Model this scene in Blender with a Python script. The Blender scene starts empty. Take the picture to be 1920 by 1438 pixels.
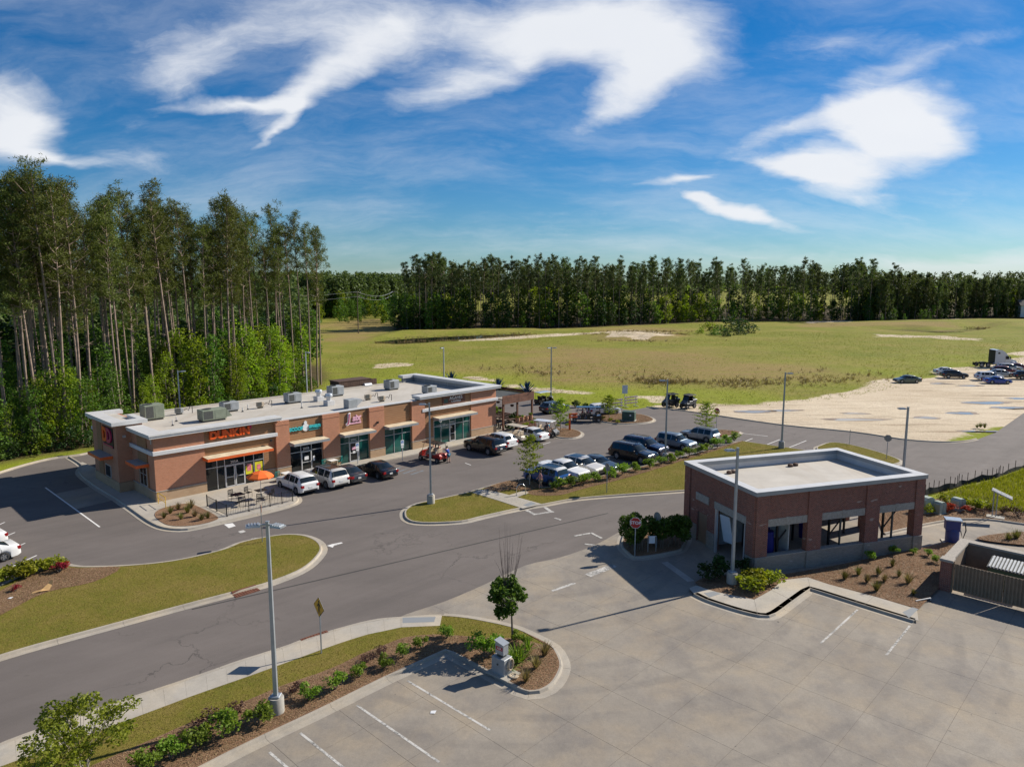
import bpy, bmesh, math, random
import numpy as np
from mathutils import Vector, Matrix
random.seed(7); rng = np.random.default_rng(7)
R = math.radians
SC = bpy.context.scene
COL = SC.collection
# ------------------------------------------------------------------ camera
CAM_H, TILT, FPX = 18.5, R(8.0), 1340.0
cam_d = bpy.data.cameras.new('camera'); cam = bpy.data.objects.new('camera', cam_d); COL.objects.link(cam)
cam.location = (0, 0, CAM_H); cam.rotation_euler = (R(90) - TILT, 0, 0)
cam_d.sensor_width = 36; cam_d.lens = FPX / 1920 * 36; cam_d.clip_start = 0.1; cam_d.clip_end = 20000
SC.camera = cam
# ------------------------------------------------------------------ light, sky, exposure
SUN_AZ, SUN_EL = R(26.5), R(34.0)          # the sun stands ahead and to the right
SUN_DIR = Vector((math.cos(SUN_EL) * math.cos(SUN_AZ), math.cos(SUN_EL) * math.sin(SUN_AZ), math.sin(SUN_EL)))
sl = bpy.data.lights.new('sun', 'SUN'); sl.energy = 5.0; sl.angle = R(0.53); sl.color = (1.0, 0.92, 0.80)
so = bpy.data.objects.new('sun', sl); COL.objects.link(so)
so.rotation_euler = (-SUN_DIR).to_track_quat('-Z', 'Y').to_euler()
SC.view_settings.view_transform = 'Standard'; SC.view_settings.look = 'None'
SC.view_settings.exposure = 0.48; SC.view_settings.gamma = 1.0; SC.view_settings.use_curve_mapping = False
SKY_STRENGTH = 0.050
world = bpy.data.worlds.new('World'); SC.world = world; world.use_nodes = True
def sky_point(x, y):
    """photo direction -> point on the plane of the clouds"""
    d = Vector((x - 960, FPX * math.cos(TILT) + (719 - y) * math.sin(TILT), (719 - y) * math.cos(TILT) - FPX * math.sin(TILT)))
    d.normalize(); k = d.z + 0.35
    return d.x / k, d.y / k
def build_world():
    nt = world.node_tree; N = nt.nodes; L = nt.links; N.clear()
    def n(t, **kw):
        o = N.new(t)
        for k, v in kw.items(): setattr(o, k, v)
        return o
    def math_(op, a, b=None, clamp=False):
        o = n('ShaderNodeMath', operation=op, use_clamp=clamp)
        for i, v in enumerate((a, b)):
            if v is None: continue
            if isinstance(v, (int, float)): o.inputs[i].default_value = v
            else: L.new(v, o.inputs[i])
        return o.outputs[0]
    out = n('ShaderNodeOutputWorld'); bg = n('ShaderNodeBackground'); bg.inputs[1].default_value = SKY_STRENGTH
    sky = n('ShaderNodeTexSky', sky_type='NISHITA'); sky.sun_disc = False
    sky.sun_elevation = SUN_EL; sky.sun_rotation = R(90) - SUN_AZ
    sky.air_density = 1.0; sky.dust_density = 0.25; sky.ozone_density = 3.0; sky.altitude = 100
    hsv = n('ShaderNodeHueSaturation'); hsv.inputs['Saturation'].default_value = 1.24; hsv.inputs['Value'].default_value = 1.12; hsv.inputs['Hue'].default_value = 0.502
    tint = n('ShaderNodeMix', data_type='RGBA', blend_type='MULTIPLY'); tint.inputs[0].default_value = 1.0; tint.inputs[7].default_value = (.70, .93, 1.15, 1); L.new(sky.outputs[0], tint.inputs[6]); L.new(tint.outputs[2], hsv.inputs['Color'])
    tc = n('ShaderNodeTexCoord'); sep = n('ShaderNodeSeparateXYZ'); L.new(tc.outputs['Generated'], sep.inputs[0])
    k = math_('MAXIMUM', math_('ADD', sep.outputs[2], 0.35), 0.05)
    com = n('ShaderNodeCombineXYZ'); L.new(math_('DIVIDE', sep.outputs[0], k), com.inputs[0]); L.new(math_('DIVIDE', sep.outputs[1], k), com.inputs[1])
    # warp
    wn = n('ShaderNodeTexNoise'); wn.inputs['Scale'].default_value = 3.2; wn.inputs['Detail'].default_value = 5; L.new(com.outputs[0], wn.inputs['Vector'])
    vs = n('ShaderNodeVectorMath', operation='SUBTRACT'); L.new(wn.outputs['Color'], vs.inputs[0]); vs.inputs[1].default_value = (.5, .5, .5)
    vm = n('ShaderNodeVectorMath', operation='SCALE'); L.new(vs.outputs[0], vm.inputs[0]); vm.inputs['Scale'].default_value = 0.20
    va = n('ShaderNodeVectorMath', operation='ADD'); L.new(com.outputs[0], va.inputs[0]); L.new(vm.outputs[0], va.inputs[1])
    P = va.outputs[0]
    def noise(scale, detail, rough, sx=1, sy=1, rot=0, src=None):
        mp = n('ShaderNodeMapping'); mp.inputs['Scale'].default_value = (sx, sy, 1); mp.inputs['Rotation'].default_value = (0, 0, rot)
        L.new(src or P, mp.inputs[0])
        t = n('ShaderNodeTexNoise'); t.inputs['Scale'].default_value = scale; t.inputs['Detail'].default_value = detail; t.inputs['Roughness'].default_value = rough
        L.new(mp.outputs[0], t.inputs['Vector']); return t.outputs['Fac']
    # cloud banks of the day: centre, end of the long axis, half width (all as seen in the photograph), weight
    banks = [((390, 80), (240, 140), 75, .62), ((330, 160), (240, 230), 45, .35), ((720, 50), (930, 30), 75, .85), ((620, 130), (540, 190), 40, .62), ((1120, 50), (1330, 70), 70, 1.15), ((1230, 130), (1370, 110), 70, .80), ((1150, 200), (1075, 265), 38, .60), ((980, 110), (900, 170), 60, .60),
             ((830, 165), (720, 200), 36, .75), ((450, 200), (315, 196), 11, .85), ((570, 185), (680, 130), 30, .70), ((505, 250), (462, 290), 15, .70), ((20, 235), (105, 245), 70, 1.4), ((110, 300), (190, 312), 14, .75), ((1700, 225), (1805, 190), 68, 1.25), ((1630, 285), (1760, 260), 52, 1.0),
             ((1560, 335), (1650, 375), 34, .80), ((1470, 318), (1390, 298), 20, 1.0), ((1500, 240), (1330, 290), 24, .65), ((1390, 400), (1505, 438), 14, 1.15), ((1310, 371), (1270, 366), 9, .7), ((1270, 335), (1345, 330), 9, .95),
             ((1560, 90), (1680, 50), 60, .34), ((1760, 110), (1920, 60), 20, .34), ((1760, 508), (1540, 490), 20, 1.0), ((1900, 492), (2060, 488), 26, 1.0), ((1400, 478), (1280, 472), 7, .5), ((740, 503), (630, 510), 10, .55), ((1280, 400), (880, 480), 36, .28), ((1700, 400), (1920, 370), 26, .25), ((250, 300), (120, 280), 26, .35), ((860, 300), (700, 320), 30, .18)]
    acc = None
    for (c, e, w, wt) in banks:
        cx, cy = sky_point(*c); ex, ey = sky_point(*e)
        a = math.atan2(ey - cy, ex - cx); ln = math.hypot(ex - cx, ey - cy) * 1.45; dx, dy = e[0] - c[0], e[1] - c[1]; dl = math.hypot(dx, dy); qx, qy = sky_point(c[0] - dy / dl * w, c[1] + dx / dl * w); w = 1.55 * abs(-(qx - cx) * math.sin(a) + (qy - cy) * math.cos(a))
        mp = n('ShaderNodeMapping', vector_type='TEXTURE'); mp.inputs['Location'].default_value = (cx, cy, 0)
        mp.inputs['Rotation'].default_value = (0, 0, a); mp.inputs['Scale'].default_value = (ln, w, 1)
        L.new(P, mp.inputs[0])
        g = n('ShaderNodeTexGradient', gradient_type='QUADRATIC_SPHERE'); L.new(mp.outputs[0], g.inputs[0])
        v = math_('MULTIPLY', math_('POWER', g.outputs[1], .5), wt * 1.2)
        acc = v if acc is None else math_('ADD', acc, v)
    # unseen sky: random banks, kept sparse to lower the fill light
    rest = noise(.9, 2, .5, src=com.outputs[0])
    back = math_('LESS_THAN', sep.outputs[1], 0.30)
    acc = math_('ADD', acc, math_('MULTIPLY', back, math_('MULTIPLY', math_('SUBTRACT', rest, .60), 1.6)))
    fine = noise(6.5, 12, .64, .9, 1.2, R(-30)); wisp = noise(4.2, 10, .68, .55, 2.2, R(38)); thin = noise(2.4, 9, .64, .6, 1.6, R(48))
    d = math_('ADD', acc, math_('MULTIPLY', math_('SUBTRACT', fine, .5), 1.0))
    d = math_('ADD', d, math_('MULTIPLY', math_('SUBTRACT', wisp, .5), .9))
    mr = n('ShaderNodeMapRange', interpolation_type='SMOOTHSTEP'); L.new(d, mr.inputs[0]); mr.inputs[1].default_value = .06; mr.inputs[2].default_value = 1.28
    veil = n('ShaderNodeMapRange', interpolation_type='SMOOTHSTEP'); L.new(thin, veil.inputs[0]); veil.inputs[1].default_value = .36; veil.inputs[2].default_value = .80; veil.inputs[4].default_value = .36
    cov = math_('MAXIMUM', mr.outputs[0], veil.outputs[0])
    up = n('ShaderNodeMapRange'); L.new(sep.outputs[2], up.inputs[0]); up.inputs[1].default_value = -.02; up.inputs[2].default_value = .05
    cov = math_('MULTIPLY', cov, up.outputs[0]); cov = math_('MULTIPLY', cov, .95)
    shade = noise(1.5, 4, .5)
    ccol = n('ShaderNodeMix', data_type='RGBA'); L.new(shade, ccol.inputs[0]); ccol.inputs[6].default_value = (11.0, 11.5, 12.4, 1); ccol.inputs[7].default_value = (14.0, 14.1, 14.3, 1)
    mix = n('ShaderNodeMix', data_type='RGBA'); L.new(cov, mix.inputs[0]); L.new(hsv.outputs[0], mix.inputs[6]); L.new(ccol.outputs[2], mix.inputs[7])
    L.new(mix.outputs[2], bg.inputs[0]); L.new(bg.outputs[0], out.inputs[0])
build_world()
SC.cycles.max_bounces = 6; SC.cycles.diffuse_bounces = 3; SC.cycles.transparent_max_bounces = 8
SC.cycles.use_adaptive_sampling = True; SC.cycles.use_denoising = True
# ------------------------------------------------------------------ helpers
def ray(x, y):
    return Vector((x - 960, FPX * math.cos(TILT) + (719 - y) * math.sin(TILT), (719 - y) * math.cos(TILT) - FPX * math.sin(TILT)))
def at(x, y, z=0.0):
    d = ray(x, y); k = (z - CAM_H) / d.z
    return Vector((d.x * k, d.y * k, z))
def W(pts): return [at(*p).xy for p in pts]
def crom(pts, n=5, closed=False):
    P = [Vector(p) for p in pts]; out = []; m = len(P)
    for i in range(m if closed else m - 1):
        if closed: a, b, c, d = P[(i - 1) % m], P[i], P[(i + 1) % m], P[(i + 2) % m]
        else: a, b, c, d = P[max(i - 1, 0)], P[i], P[i + 1], P[min(i + 2, m - 1)]
        if (c - b).length < 1e-6: continue
        for k in range(n):
            t = k / n
            out.append(.5 * ((2 * b) + (-a + c) * t + (2 * a - 5 * b + 4 * c - d) * t * t + (-a + 3 * b - 3 * c + d) * t ** 3))
    if not closed: out.append(P[-1])
    return out
def area2(p): return sum(p[i].x * p[(i + 1) % len(p)].y - p[(i + 1) % len(p)].x * p[i].y for i in range(len(p)))
def ccw(p): return p if area2(p) > 0 else list(reversed(p))
def offset(pts, d, closed=True):
    """shift a line to its left by d"""
    m = len(pts); out = []
    for i in range(m):
        a = pts[(i - 1) % m] if closed or i > 0 else pts[i]
        b = pts[(i + 1) % m] if closed or i < m - 1 else pts[i]
        t = (b - a)
        if t.length < 1e-6: t = Vector((1, 0))
        t.normalize(); out.append(pts[i] + Vector((-t.y, t.x)) * d)
    return out
class MB:
    def __init__(s): s.v = []; s.f = []
    def add(s, vs, fs):
        o = len(s.v); s.v += [tuple(v) for v in vs]; s.f += [tuple(i + o for i in f) for f in fs]; return s
    def box(s, x0, x1, y0, y1, z0, z1, b=0.0):
        if b <= 0:
            return s.add([(x, y, z) for z in (z0, z1) for y in (y0, y1) for x in (x0, x1)],
                         [(0, 2, 3, 1), (4, 5, 7, 6), (0, 1, 5, 4), (2, 6, 7, 3), (0, 4, 6, 2), (1, 3, 7, 5)])
        V = []
        for z in (z0, z1):
            zi = z + b if z == z0 else z - b
            r = [(x0 + b, y0), (x1 - b, y0), (x1, y0 + b), (x1, y1 - b), (x1 - b, y1), (x0 + b, y1), (x0, y1 - b), (x0, y0 + b)]
            V.append([(x, y, zi) for x, y in r])
            V.append([(min(max(x, x0 + b), x1 - b), min(max(y, y0 + b), y1 - b), z) for x, y in r])
        rings = [V[1], V[0], V[2], V[3]]; vs = sum(rings, []); fs = []
        for k in range(3):
            for i in range(8): fs.append((k * 8 + i, k * 8 + (i + 1) % 8, (k + 1) * 8 + (i + 1) % 8, (k + 1) * 8 + i))
        fs += [(7, 5, 3, 1), (25, 27, 29, 31)]
        return s.add(vs, fs)
    def cyl(s, p0, p1, r0, r1=None, seg=10, cap=True):
        r1 = r0 if r1 is None else r1; p0 = Vector(p0); p1 = Vector(p1); d = (p1 - p0)
        if d.length < 1e-9: return s
        d.normalize(); a = d.orthogonal().normalized(); b = d.cross(a); vs = []
        for p, r in ((p0, r0), (p1, r1)):
            for i in range(seg):
                t = 2 * math.pi * i / seg; vs.append(p + a * (r * math.cos(t)) + b * (r * math.sin(t)))
        fs = [(i, (i + 1) % seg, seg + (i + 1) % seg, seg + i) for i in range(seg)]
        if cap: fs += [tuple(reversed(range(seg))), tuple(range(seg, 2 * seg))]
        return s.add(vs, fs)
    def tube(s, pts, r, seg=8, r1=None):
        P = [Vector(p) for p in pts]; m = len(P); vs = []; fs = []
        a = None
        for i, p in enumerate(P):
            d = (P[min(i + 1, m - 1)] - P[max(i - 1, 0)]).normalized()
            a = d.orthogonal().normalized() if a is None else (a - d * a.dot(d)).normalized()
            b = d.cross(a); rr = r if r1 is None else r + (r1 - r) * i / (m - 1)
            for k in range(seg):
                t = 2 * math.pi * k / seg; vs.append(p + a * (rr * math.cos(t)) + b * (rr * math.sin(t)))
        for i in range(m - 1):
            for k in range(seg): fs.append((i * seg + k, i * seg + (k + 1) % seg, (i + 1) * seg + (k + 1) % seg, (i + 1) * seg + k))
        fs += [tuple(reversed(range(seg))), tuple(range((m - 1) * seg, m * seg))]
        return s.add(vs, fs)
    def prism(s, poly, z0, z1):
        p = [(q[0], q[1]) for q in poly]; m = len(p)
        if sum(p[i][0] * p[(i + 1) % m][1] - p[(i + 1) % m][0] * p[i][1] for i in range(m)) < 0: p.reverse()
        vs = [(x, y, z0) for x, y in p] + [(x, y, z1) for x, y in p]
        return s.add(vs, [tuple(reversed(range(m))), tuple(range(m, 2 * m))] + [(i, (i + 1) % m, m + (i + 1) % m, m + i) for i in range(m)])
    def side(s, poly, y0, y1):
        """outline in x-z, thick along y"""
        m = len(poly); vs = [(x, y0, z) for x, z in poly] + [(x, y1, z) for x, z in poly]
        return s.add(vs, [tuple(range(m)), tuple(reversed(range(m, 2 * m)))] + [(i, m + i, m + (i + 1) % m, (i + 1) % m) for i in range(m)])
    def lathe(s, prof, seg=16, c=(0, 0, 0), axis='z'):
        vs = []; m = len(prof)
        for k in range(seg):
            t = 2 * math.pi * k / seg
            for r, h in prof:
                x, y, z = r * math.cos(t), r * math.sin(t), h
                if axis == 'y': x, y, z = x, z, y
                vs.append((c[0] + x, c[1] + y, c[2] + z))
        fs = []
        for k in range(seg):
            for i in range(m - 1):
                a, b = k * m + i, ((k + 1) % seg) * m + i
                fs.append((a, b, b + 1, a + 1) if axis == 'z' else (a, a + 1, b + 1, b))
        return s.add(vs, fs)
    def quad(s, a, b, c, d): return s.add([a, b, c, d], [(0, 1, 2, 3)])
    def xf(s, M):
        s.v = [tuple(M @ Vector(v)) for v in s.v]; return s
    def mesh(s, name, smooth=None):
        me = bpy.data.meshes.new(name); me.from_pydata(s.v, [], s.f); me.update()
        if smooth is not None:
            me.shade_smooth(); me.set_sharp_from_angle(angle=R(smooth))
        return me
def npmesh(name, V, F):
    V = np.asarray(V, np.float32); F = np.asarray(F, np.int32); me = bpy.data.meshes.new(name); k = F.shape[1]
    me.vertices.add(len(V)); me.vertices.foreach_set('co', V.ravel())
    me.loops.add(F.size); me.loops.foreach_set('vertex_index', F.ravel())
    me.polygons.add(len(F)); me.polygons.foreach_set('loop_start', np.arange(0, F.size, k, dtype=np.int32))
    me.update(calc_edges=True); return me
def link(o, parent=None):
    COL.objects.link(o)
    if parent is not None: o.parent = parent
    return o
def ob(name, mb, m, parent=None, smooth=None, loc=None):
    me = mb if isinstance(mb, bpy.types.Mesh) else mb.mesh(name, smooth)
    if m is not None and not me.materials: me.materials.append(M[m] if isinstance(m, str) else m)
    o = bpy.data.objects.new(name, me)
    if loc is not None: o.location = loc
    return link(o, parent)
def tag(o, label=None, cat=None, group=None, kind=None):
    if label: o['label'] = label
    if cat: o['category'] = cat
    if group: o['group'] = group
    if kind: o['kind'] = kind
    return o
def thing(name, label, cat, loc=(0, 0, 0), rz=0.0, group=None):
    o = bpy.data.objects.new(name, None); o.empty_display_size = .3; o.location = Vector((loc[0], loc[1], loc[2] if len(loc) > 2 else 0)); o.rotation_euler = (0, 0, rz)
    link(o); return tag(o, label, cat, group)
def struct(name, mb, m, label=None, parent=None):
    o = ob(name, mb, m, parent)
    if parent is None: tag(o, label, kind='structure')
    return o
def copy_tree(o, parent=None):
    c = o.copy(); link(c, parent)
    for ch in list(o.children): copy_tree(ch, c)
    return c
def dup(o, loc, rz=0, sc=1.0, label=None, group=None):
    c = copy_tree(o); c.location = loc; c.rotation_euler = (0, 0, rz); c.scale = (sc, sc, sc) if isinstance(sc, (int, float)) else sc
    if label: c['label'] = label
    if group: c['group'] = group
    return c
ORD = ['first', 'second', 'third', 'fourth', 'fifth', 'sixth', 'seventh', 'eighth', 'ninth', 'tenth', 'eleventh', 'twelfth', 'thirteenth', 'fourteenth', 'fifteenth', 'sixteenth']
def text_mesh(s, size, depth=0.0, bevel=0.0, off=0.0, shear=0.0, align='CENTER', space=1.0):
    cu = bpy.data.curves.new('lettering', 'FONT'); cu.body = s; cu.size = size; cu.extrude = depth; cu.bevel_depth = bevel; cu.offset = off; cu.shear = shear
    cu.align_x = align; cu.align_y = 'CENTER'; cu.space_character = space; cu.resolution_u = 3
    o = bpy.data.objects.new('lettering', cu); COL.objects.link(o); bpy.context.view_layer.update()
    me = bpy.data.meshes.new_from_object(o.evaluated_get(bpy.context.evaluated_depsgraph_get()))
    bpy.data.objects.remove(o); bpy.data.curves.remove(cu); me.materials.clear(); return me
def place_text(name, s, size, m, parent, origin, rot, depth=.01, **kw):
    me = text_mesh(s, size, depth, **kw); o = ob(name, me, m, parent); o.location = origin; o.rotation_euler = rot; return o
# ------------------------------------------------------------------ materials
M = {}
class NT:
    def __init__(s, name):
        s.m = bpy.data.materials.new(name); s.m.use_nodes = True; s.t = s.m.node_tree; s.b = s.t.nodes['Principled BSDF']; M[name] = s.m
    def n(s, t, **kw):
        o = s.t.nodes.new(t)
        for k, v in kw.items(): setattr(o, k, v)
        return o
    def l(s, a, b): s.t.links.new(a, b)
    def co(s, kind='Object', scale=(1, 1, 1)):
        tc = s.n('ShaderNodeTexCoord'); mp = s.n('ShaderNodeMapping'); mp.inputs['Scale'].default_value = scale
        if kind == 'World':
            g = s.n('ShaderNodeNewGeometry'); s.l(g.outputs['Position'], mp.inputs[0])
        else: s.l(tc.outputs[kind], mp.inputs[0])
        return mp.outputs[0]
    def noise(s, v, scale, detail=4, rough=.55, col=False):
        t = s.n('ShaderNodeTexNoise'); t.inputs['Scale'].default_value = scale; t.inputs['Detail'].default_value = detail; t.inputs['Roughness'].default_value = rough
        s.l(v, t.inputs['Vector']); return t.outputs['Color' if col else 'Fac']
    def ramp(s, f, stops):
        r = s.n('ShaderNodeValToRGB'); e = r.color_ramp.elements
        while len(e) < len(stops): e.new(.5)
        for x, (p, c) in zip(e, stops): x.position = p; x.color = (*c, 1) if len(c) == 3 else c
        s.l(f, r.inputs[0]); return r.outputs[0]
    def rng(s, f, a, b, c=0., d=1.):
        m = s.n('ShaderNodeMapRange'); s.l(f, m.inputs[0])
        for i, v in zip((1, 2, 3, 4), (a, b, c, d)): m.inputs[i].default_value = v
        return m.outputs[0]
    def mix(s, f, a, b, mode='MIX'):
        m = s.n('ShaderNodeMix', data_type='RGBA', blend_type=mode)
        for i, v in ((0, f), (6, a), (7, b)):
            if isinstance(v, (int, float)): m.inputs[i].default_value = v
            elif isinstance(v, tuple): m.inputs[i].default_value = (*v, 1)
            else: s.l(v, m.inputs[i])
        return m.outputs[2]
    def mth(s, op, a, b=0.):
        m = s.n('ShaderNodeMath', operation=op)
        for i, v in enumerate((a, b)):
            if isinstance(v, (int, float)): m.inputs[i].default_value = v
            else: s.l(v, m.inputs[i])
        return m.outputs[0]
    def bump(s, h, strength=.3, dist=.02):
        b = s.n('ShaderNodeBump'); b.inputs['Strength'].default_value = strength; b.inputs['Distance'].default_value = dist
        s.l(h, b.inputs['Height']); s.l(b.outputs[0], s.b.inputs['Normal'])
    def col(s, c):
        if isinstance(c, tuple): s.b.inputs['Base Color'].default_value = (*c, 1)
        else: s.l(c, s.b.inputs['Base Color'])
    def set(s, **kw):
        for k, v in kw.items():
            k = {'rough': 'Roughness', 'metal': 'Metallic', 'coat': 'Coat Weight', 'spec': 'Specular IOR Level', 'trans': 'Transmission Weight'}[k]
            if isinstance(v, (int, float)): s.b.inputs[k].default_value = v
            else: s.l(v, s.b.inputs[k])
def simple(name, c, rough=.6, metal=0., var=.12, scale=3., coat=0., bump=0., spec=None):
    t = NT(name); v = t.co('Object'); f = t.noise(v, scale, 5, .6)
    t.col(t.mix(t.rng(f, .3, .7), tuple(x * (1 - var) for x in c), tuple(min(x * (1 + var), 1) for x in c)))
    t.set(rough=rough, metal=metal, coat=coat)
    if spec is not None: t.set(spec=spec)
    if bump: t.bump(t.noise(v, scale * 12, 4), bump, .01)
    return t
def build_materials():
    # asphalt, worn and patchy, lighter where the wheels run
    for nm, base in (('asphalt', (.124, .107, .097)), ('asphalt_new', (.046, .043, .041))):
        t = NT(nm); w = t.co('World'); big = t.noise(w, .08, 5, .6); mid = t.noise(w, .9, 6, .65); fine = t.noise(w, 38, 2, .7)
        st = t.noise(t.co('World', (.22, .9, 1)), .5, 5, .6)
        c = t.mix(t.rng(big, .3, .7), tuple(x * .86 for x in base), tuple(x * 1.14 for x in base))
        c = t.mix(t.rng(st, .42, .72, 0, .28), c, tuple(x * 1.5 for x in base)); c = t.mix(t.rng(mid, .55, .8, 0, .22), c, tuple(x * .62 for x in base))
        c = t.mix(.5, c, t.ramp(fine, [(.3, (.25, .25, .25)), (.7, (.75, .74, .72))]), 'OVERLAY')
        vo = t.n('ShaderNodeTexVoronoi', feature='DISTANCE_TO_EDGE'); vo.inputs['Scale'].default_value = .16; wv = t.n('ShaderNodeVectorMath', operation='ADD'); t.l(w, wv.inputs[0]); sc_ = t.n('ShaderNodeVectorMath', operation='SCALE'); t.l(t.noise(w, .6, 5, .6, True), sc_.inputs[0]); sc_.inputs['Scale'].default_value = 2.6; t.l(sc_.outputs[0], wv.inputs[1]); t.l(wv.outputs[0], vo.inputs['Vector'])
        crk = t.mth('MULTIPLY', t.rng(vo.outputs['Distance'], .004, .010, 1, 0), t.rng(big, .50, .60)); c = t.mix(t.mth('MULTIPLY', crk, .6), c, tuple(x * .35 for x in base))
        rot = t.n('ShaderNodeMapping'); rot.inputs['Rotation'].default_value = (0, 0, R(-44)); t.l(w, rot.inputs[0]); sq = t.n('ShaderNodeMapping'); sq.inputs['Scale'].default_value = (.035, .75, 1); t.l(rot.outputs[0], sq.inputs[0]); trk = t.noise(sq.outputs[0], 1., 5, .6); c = t.mix(t.rng(trk, .5, .68, 0, .34), c, tuple(x * .66 for x in base)); c = t.mix(t.rng(trk, .46, .30, 0, .30), c, tuple(x * 1.35 for x in base))
        oil = t.noise(w, .75, 3, .5); c = t.mix(t.rng(oil, .70, .78, 0, .5), c, tuple(x * .45 for x in base))
        t.col(c); t.set(rough=t.rng(mid, .3, .7, .82, .95)); t.bump(fine, .25, .01)
    # concrete
    for nm, a, b, st in (('concrete', (.226, .198, .162), (.300, .266, .218), .85), ('kerb_concrete', (.33, .295, .245), (.42, .38, .315), .4), ('walk_concrete', (.36, .33, .28), (.45, .415, .355), .3), ('concrete_base', (.36, .34, .30), (.43, .41, .36), .5)):
        t = NT(nm); w = t.co('World'); big = t.noise(w, .17, 6, .62); mid = t.noise(w, 1.3, 6, .7); fine = t.noise(w, 30, 3, .7)
        oi = t.n('ShaderNodeObjectInfo')
        c = t.mix(t.rng(big, .32, .68), a, b)
        c = t.mix(t.rng(oi.outputs['Random'], 0, 1, 0, .14), c, tuple(x * .80 for x in a))
        dirt = t.noise(t.co('World', (.42, .26, 1)), .8, 8, .72)
        c = t.mix(t.rng(dirt, .46, .72, 0, st), c, (.150, .135, .125)); warm = t.noise(w, .33, 4, .6)
        c = t.mix(t.rng(warm, .46, .72, 0, .5), c, tuple(x * y for x, y in zip(b, (1.25, 1.1, .85)))); c = t.mix(t.rng(mid, .35, .7, 0, .25), c, tuple(x * .72 for x in a))
        wvv = t.n('ShaderNodeTexWave', wave_type='RINGS', rings_direction='Z'); wvv.inputs['Scale'].default_value = .16; wvv.inputs['Distortion'].default_value = 2.5; wvv.inputs['Detail'].default_value = 2.; wvv.inputs['Detail Scale'].default_value = .25; off = t.n('ShaderNodeVectorMath', operation='SUBTRACT'); t.l(w, off.inputs[0]); off.inputs[1].default_value = (2., 47., 0); t.l(off.outputs[0], wvv.inputs['Vector'])
        arc = t.mth('MULTIPLY', t.rng(wvv.outputs['Fac'], .72, .95), t.rng(t.noise(w, .28, 6, .7), .42, .62)); c = t.mix(t.mth('MULTIPLY', arc, .42 * st), c, (.115, .105, .098))
        gr = t.noise(w, 5.5, 6, .75); c = t.mix(t.rng(gr, .50, .80, 0, .35), c, tuple(x * .62 for x in a)); c = t.mix(t.rng(gr, .44, .22, 0, .25), c, tuple(min(x * 1.35, 1) for x in b))
        spot = t.noise(w, 2.7, 2, .5); c = t.mix(t.rng(spot, .74, .80, 0, st), c, (.07, .065, .06))
        c = t.mix(.35, c, t.ramp(fine, [(.3, (.3, .3, .3)), (.7, (.7, .7, .7))]), 'OVERLAY')
        t.col(c); t.set(rough=.86); t.bump(mid, .12, .01)
    t = NT('turf'); w = t.co('World'); a = t.noise(w, .35, 6, .65); b = t.noise(w, 5, 5, .7); f = t.noise(w, 26, 3, .75)
    c = t.ramp(a, [(.3, (.115, .125, .018)), (.5, (.165, .148, .028)), (.7, (.21, .160, .050))])
    c = t.mix(t.rng(b, .4, .75, 0, .65), c, (.205, .142, .055)); c = t.mix(.75, c, t.ramp(f, [(.25, (.12, .14, .08)), (.75, (.85, .85, .8))]), 'OVERLAY')
    t.col(c); t.set(rough=.95, spec=.1); t.bump(f, .8, .05)
    t = NT('mulch'); w = t.co('World'); a = t.noise(w, .5, 5, .6); f = t.noise(t.co('World', (1, .35, 1)), 22, 4, .75); g = t.noise(t.co('World', (.35, 1, 1)), 25, 4, .75)
    c = t.mix(t.rng(a, .3, .7), (.135, .070, .040), (.225, .130, .078)); c = t.mix(t.rng(t.mth('MAXIMUM', f, g), .48, .72, 0, .75), c, (.40, .27, .17)); c = t.mix(t.rng(t.noise(w, 17, 3), .55, .75, 0, .7), c, (.035, .02, .014))
    t.col(c); t.set(rough=.95, spec=.1); t.bump(t.mth('MAXIMUM', f, g), .9, .05)
    # bricks: u runs along the wall (x+y), v is height
    def brick(nm, c1, c2, mort, pale, bw=.203, bh=.0677, pf=.0):
        t = NT(nm); tc = t.n('ShaderNodeTexCoord'); s = t.n('ShaderNodeSeparateXYZ'); t.l(tc.outputs['Object'], s.inputs[0])
        cb = t.n('ShaderNodeCombineXYZ'); t.l(t.mth('ADD', s.outputs[0], s.outputs[1]), cb.inputs[0]); t.l(s.outputs[2], cb.inputs[1])
        b = t.n('ShaderNodeTexBrick'); t.l(cb.outputs[0], b.inputs['Vector']); b.inputs['Scale'].default_value = 1; b.inputs['Brick Width'].default_value = bw; b.inputs['Row Height'].default_value = bh
        b.inputs['Mortar Size'].default_value = .006; b.inputs['Mortar Smooth'].default_value = .3; b.inputs['Bias'].default_value = -.1
        b.inputs['Color1'].default_value = (*c1, 1); b.inputs['Color2'].default_value = (*c2, 1); b.inputs['Mortar'].default_value = (*mort, 1)
        mp = t.n('ShaderNodeMapping'); mp.inputs['Scale'].default_value = (1 / bw, 1 / bh, 1); t.l(cb.outputs[0], mp.inputs[0])
        wn = t.noise(mp.outputs[0], .16, 2, .5); wn2 = t.noise(tc.outputs['Object'], .5, 5, .6)
        c = t.mix(t.rng(wn2, .3, .7, 0, .3), b.outputs[0], tuple(x * .7 for x in c1))
        c = t.mix(t.rng(wn, .66, .70, 0, pf), c, pale)
        t.col(c); t.set(rough=.9); inv = t.mth('SUBTRACT', 1., b.outputs['Fac']); t.bump(inv, .6, .01)
    brick('brick_tan', (.50, .215, .118), (.41, .170, .090), (.52, .37, .26), (.36, .2, .13), pf=.15)
    brick('brick_red', (.25, .078, .048), (.13, .042, .030), (.46, .37, .31), (.42, .34, .29), pf=.75)
    brick('stone_tan', (.43, .295, .18), (.37, .245, .145), (.36, .27, .18), (.4, .28, .18), .4, .2, .1)
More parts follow.
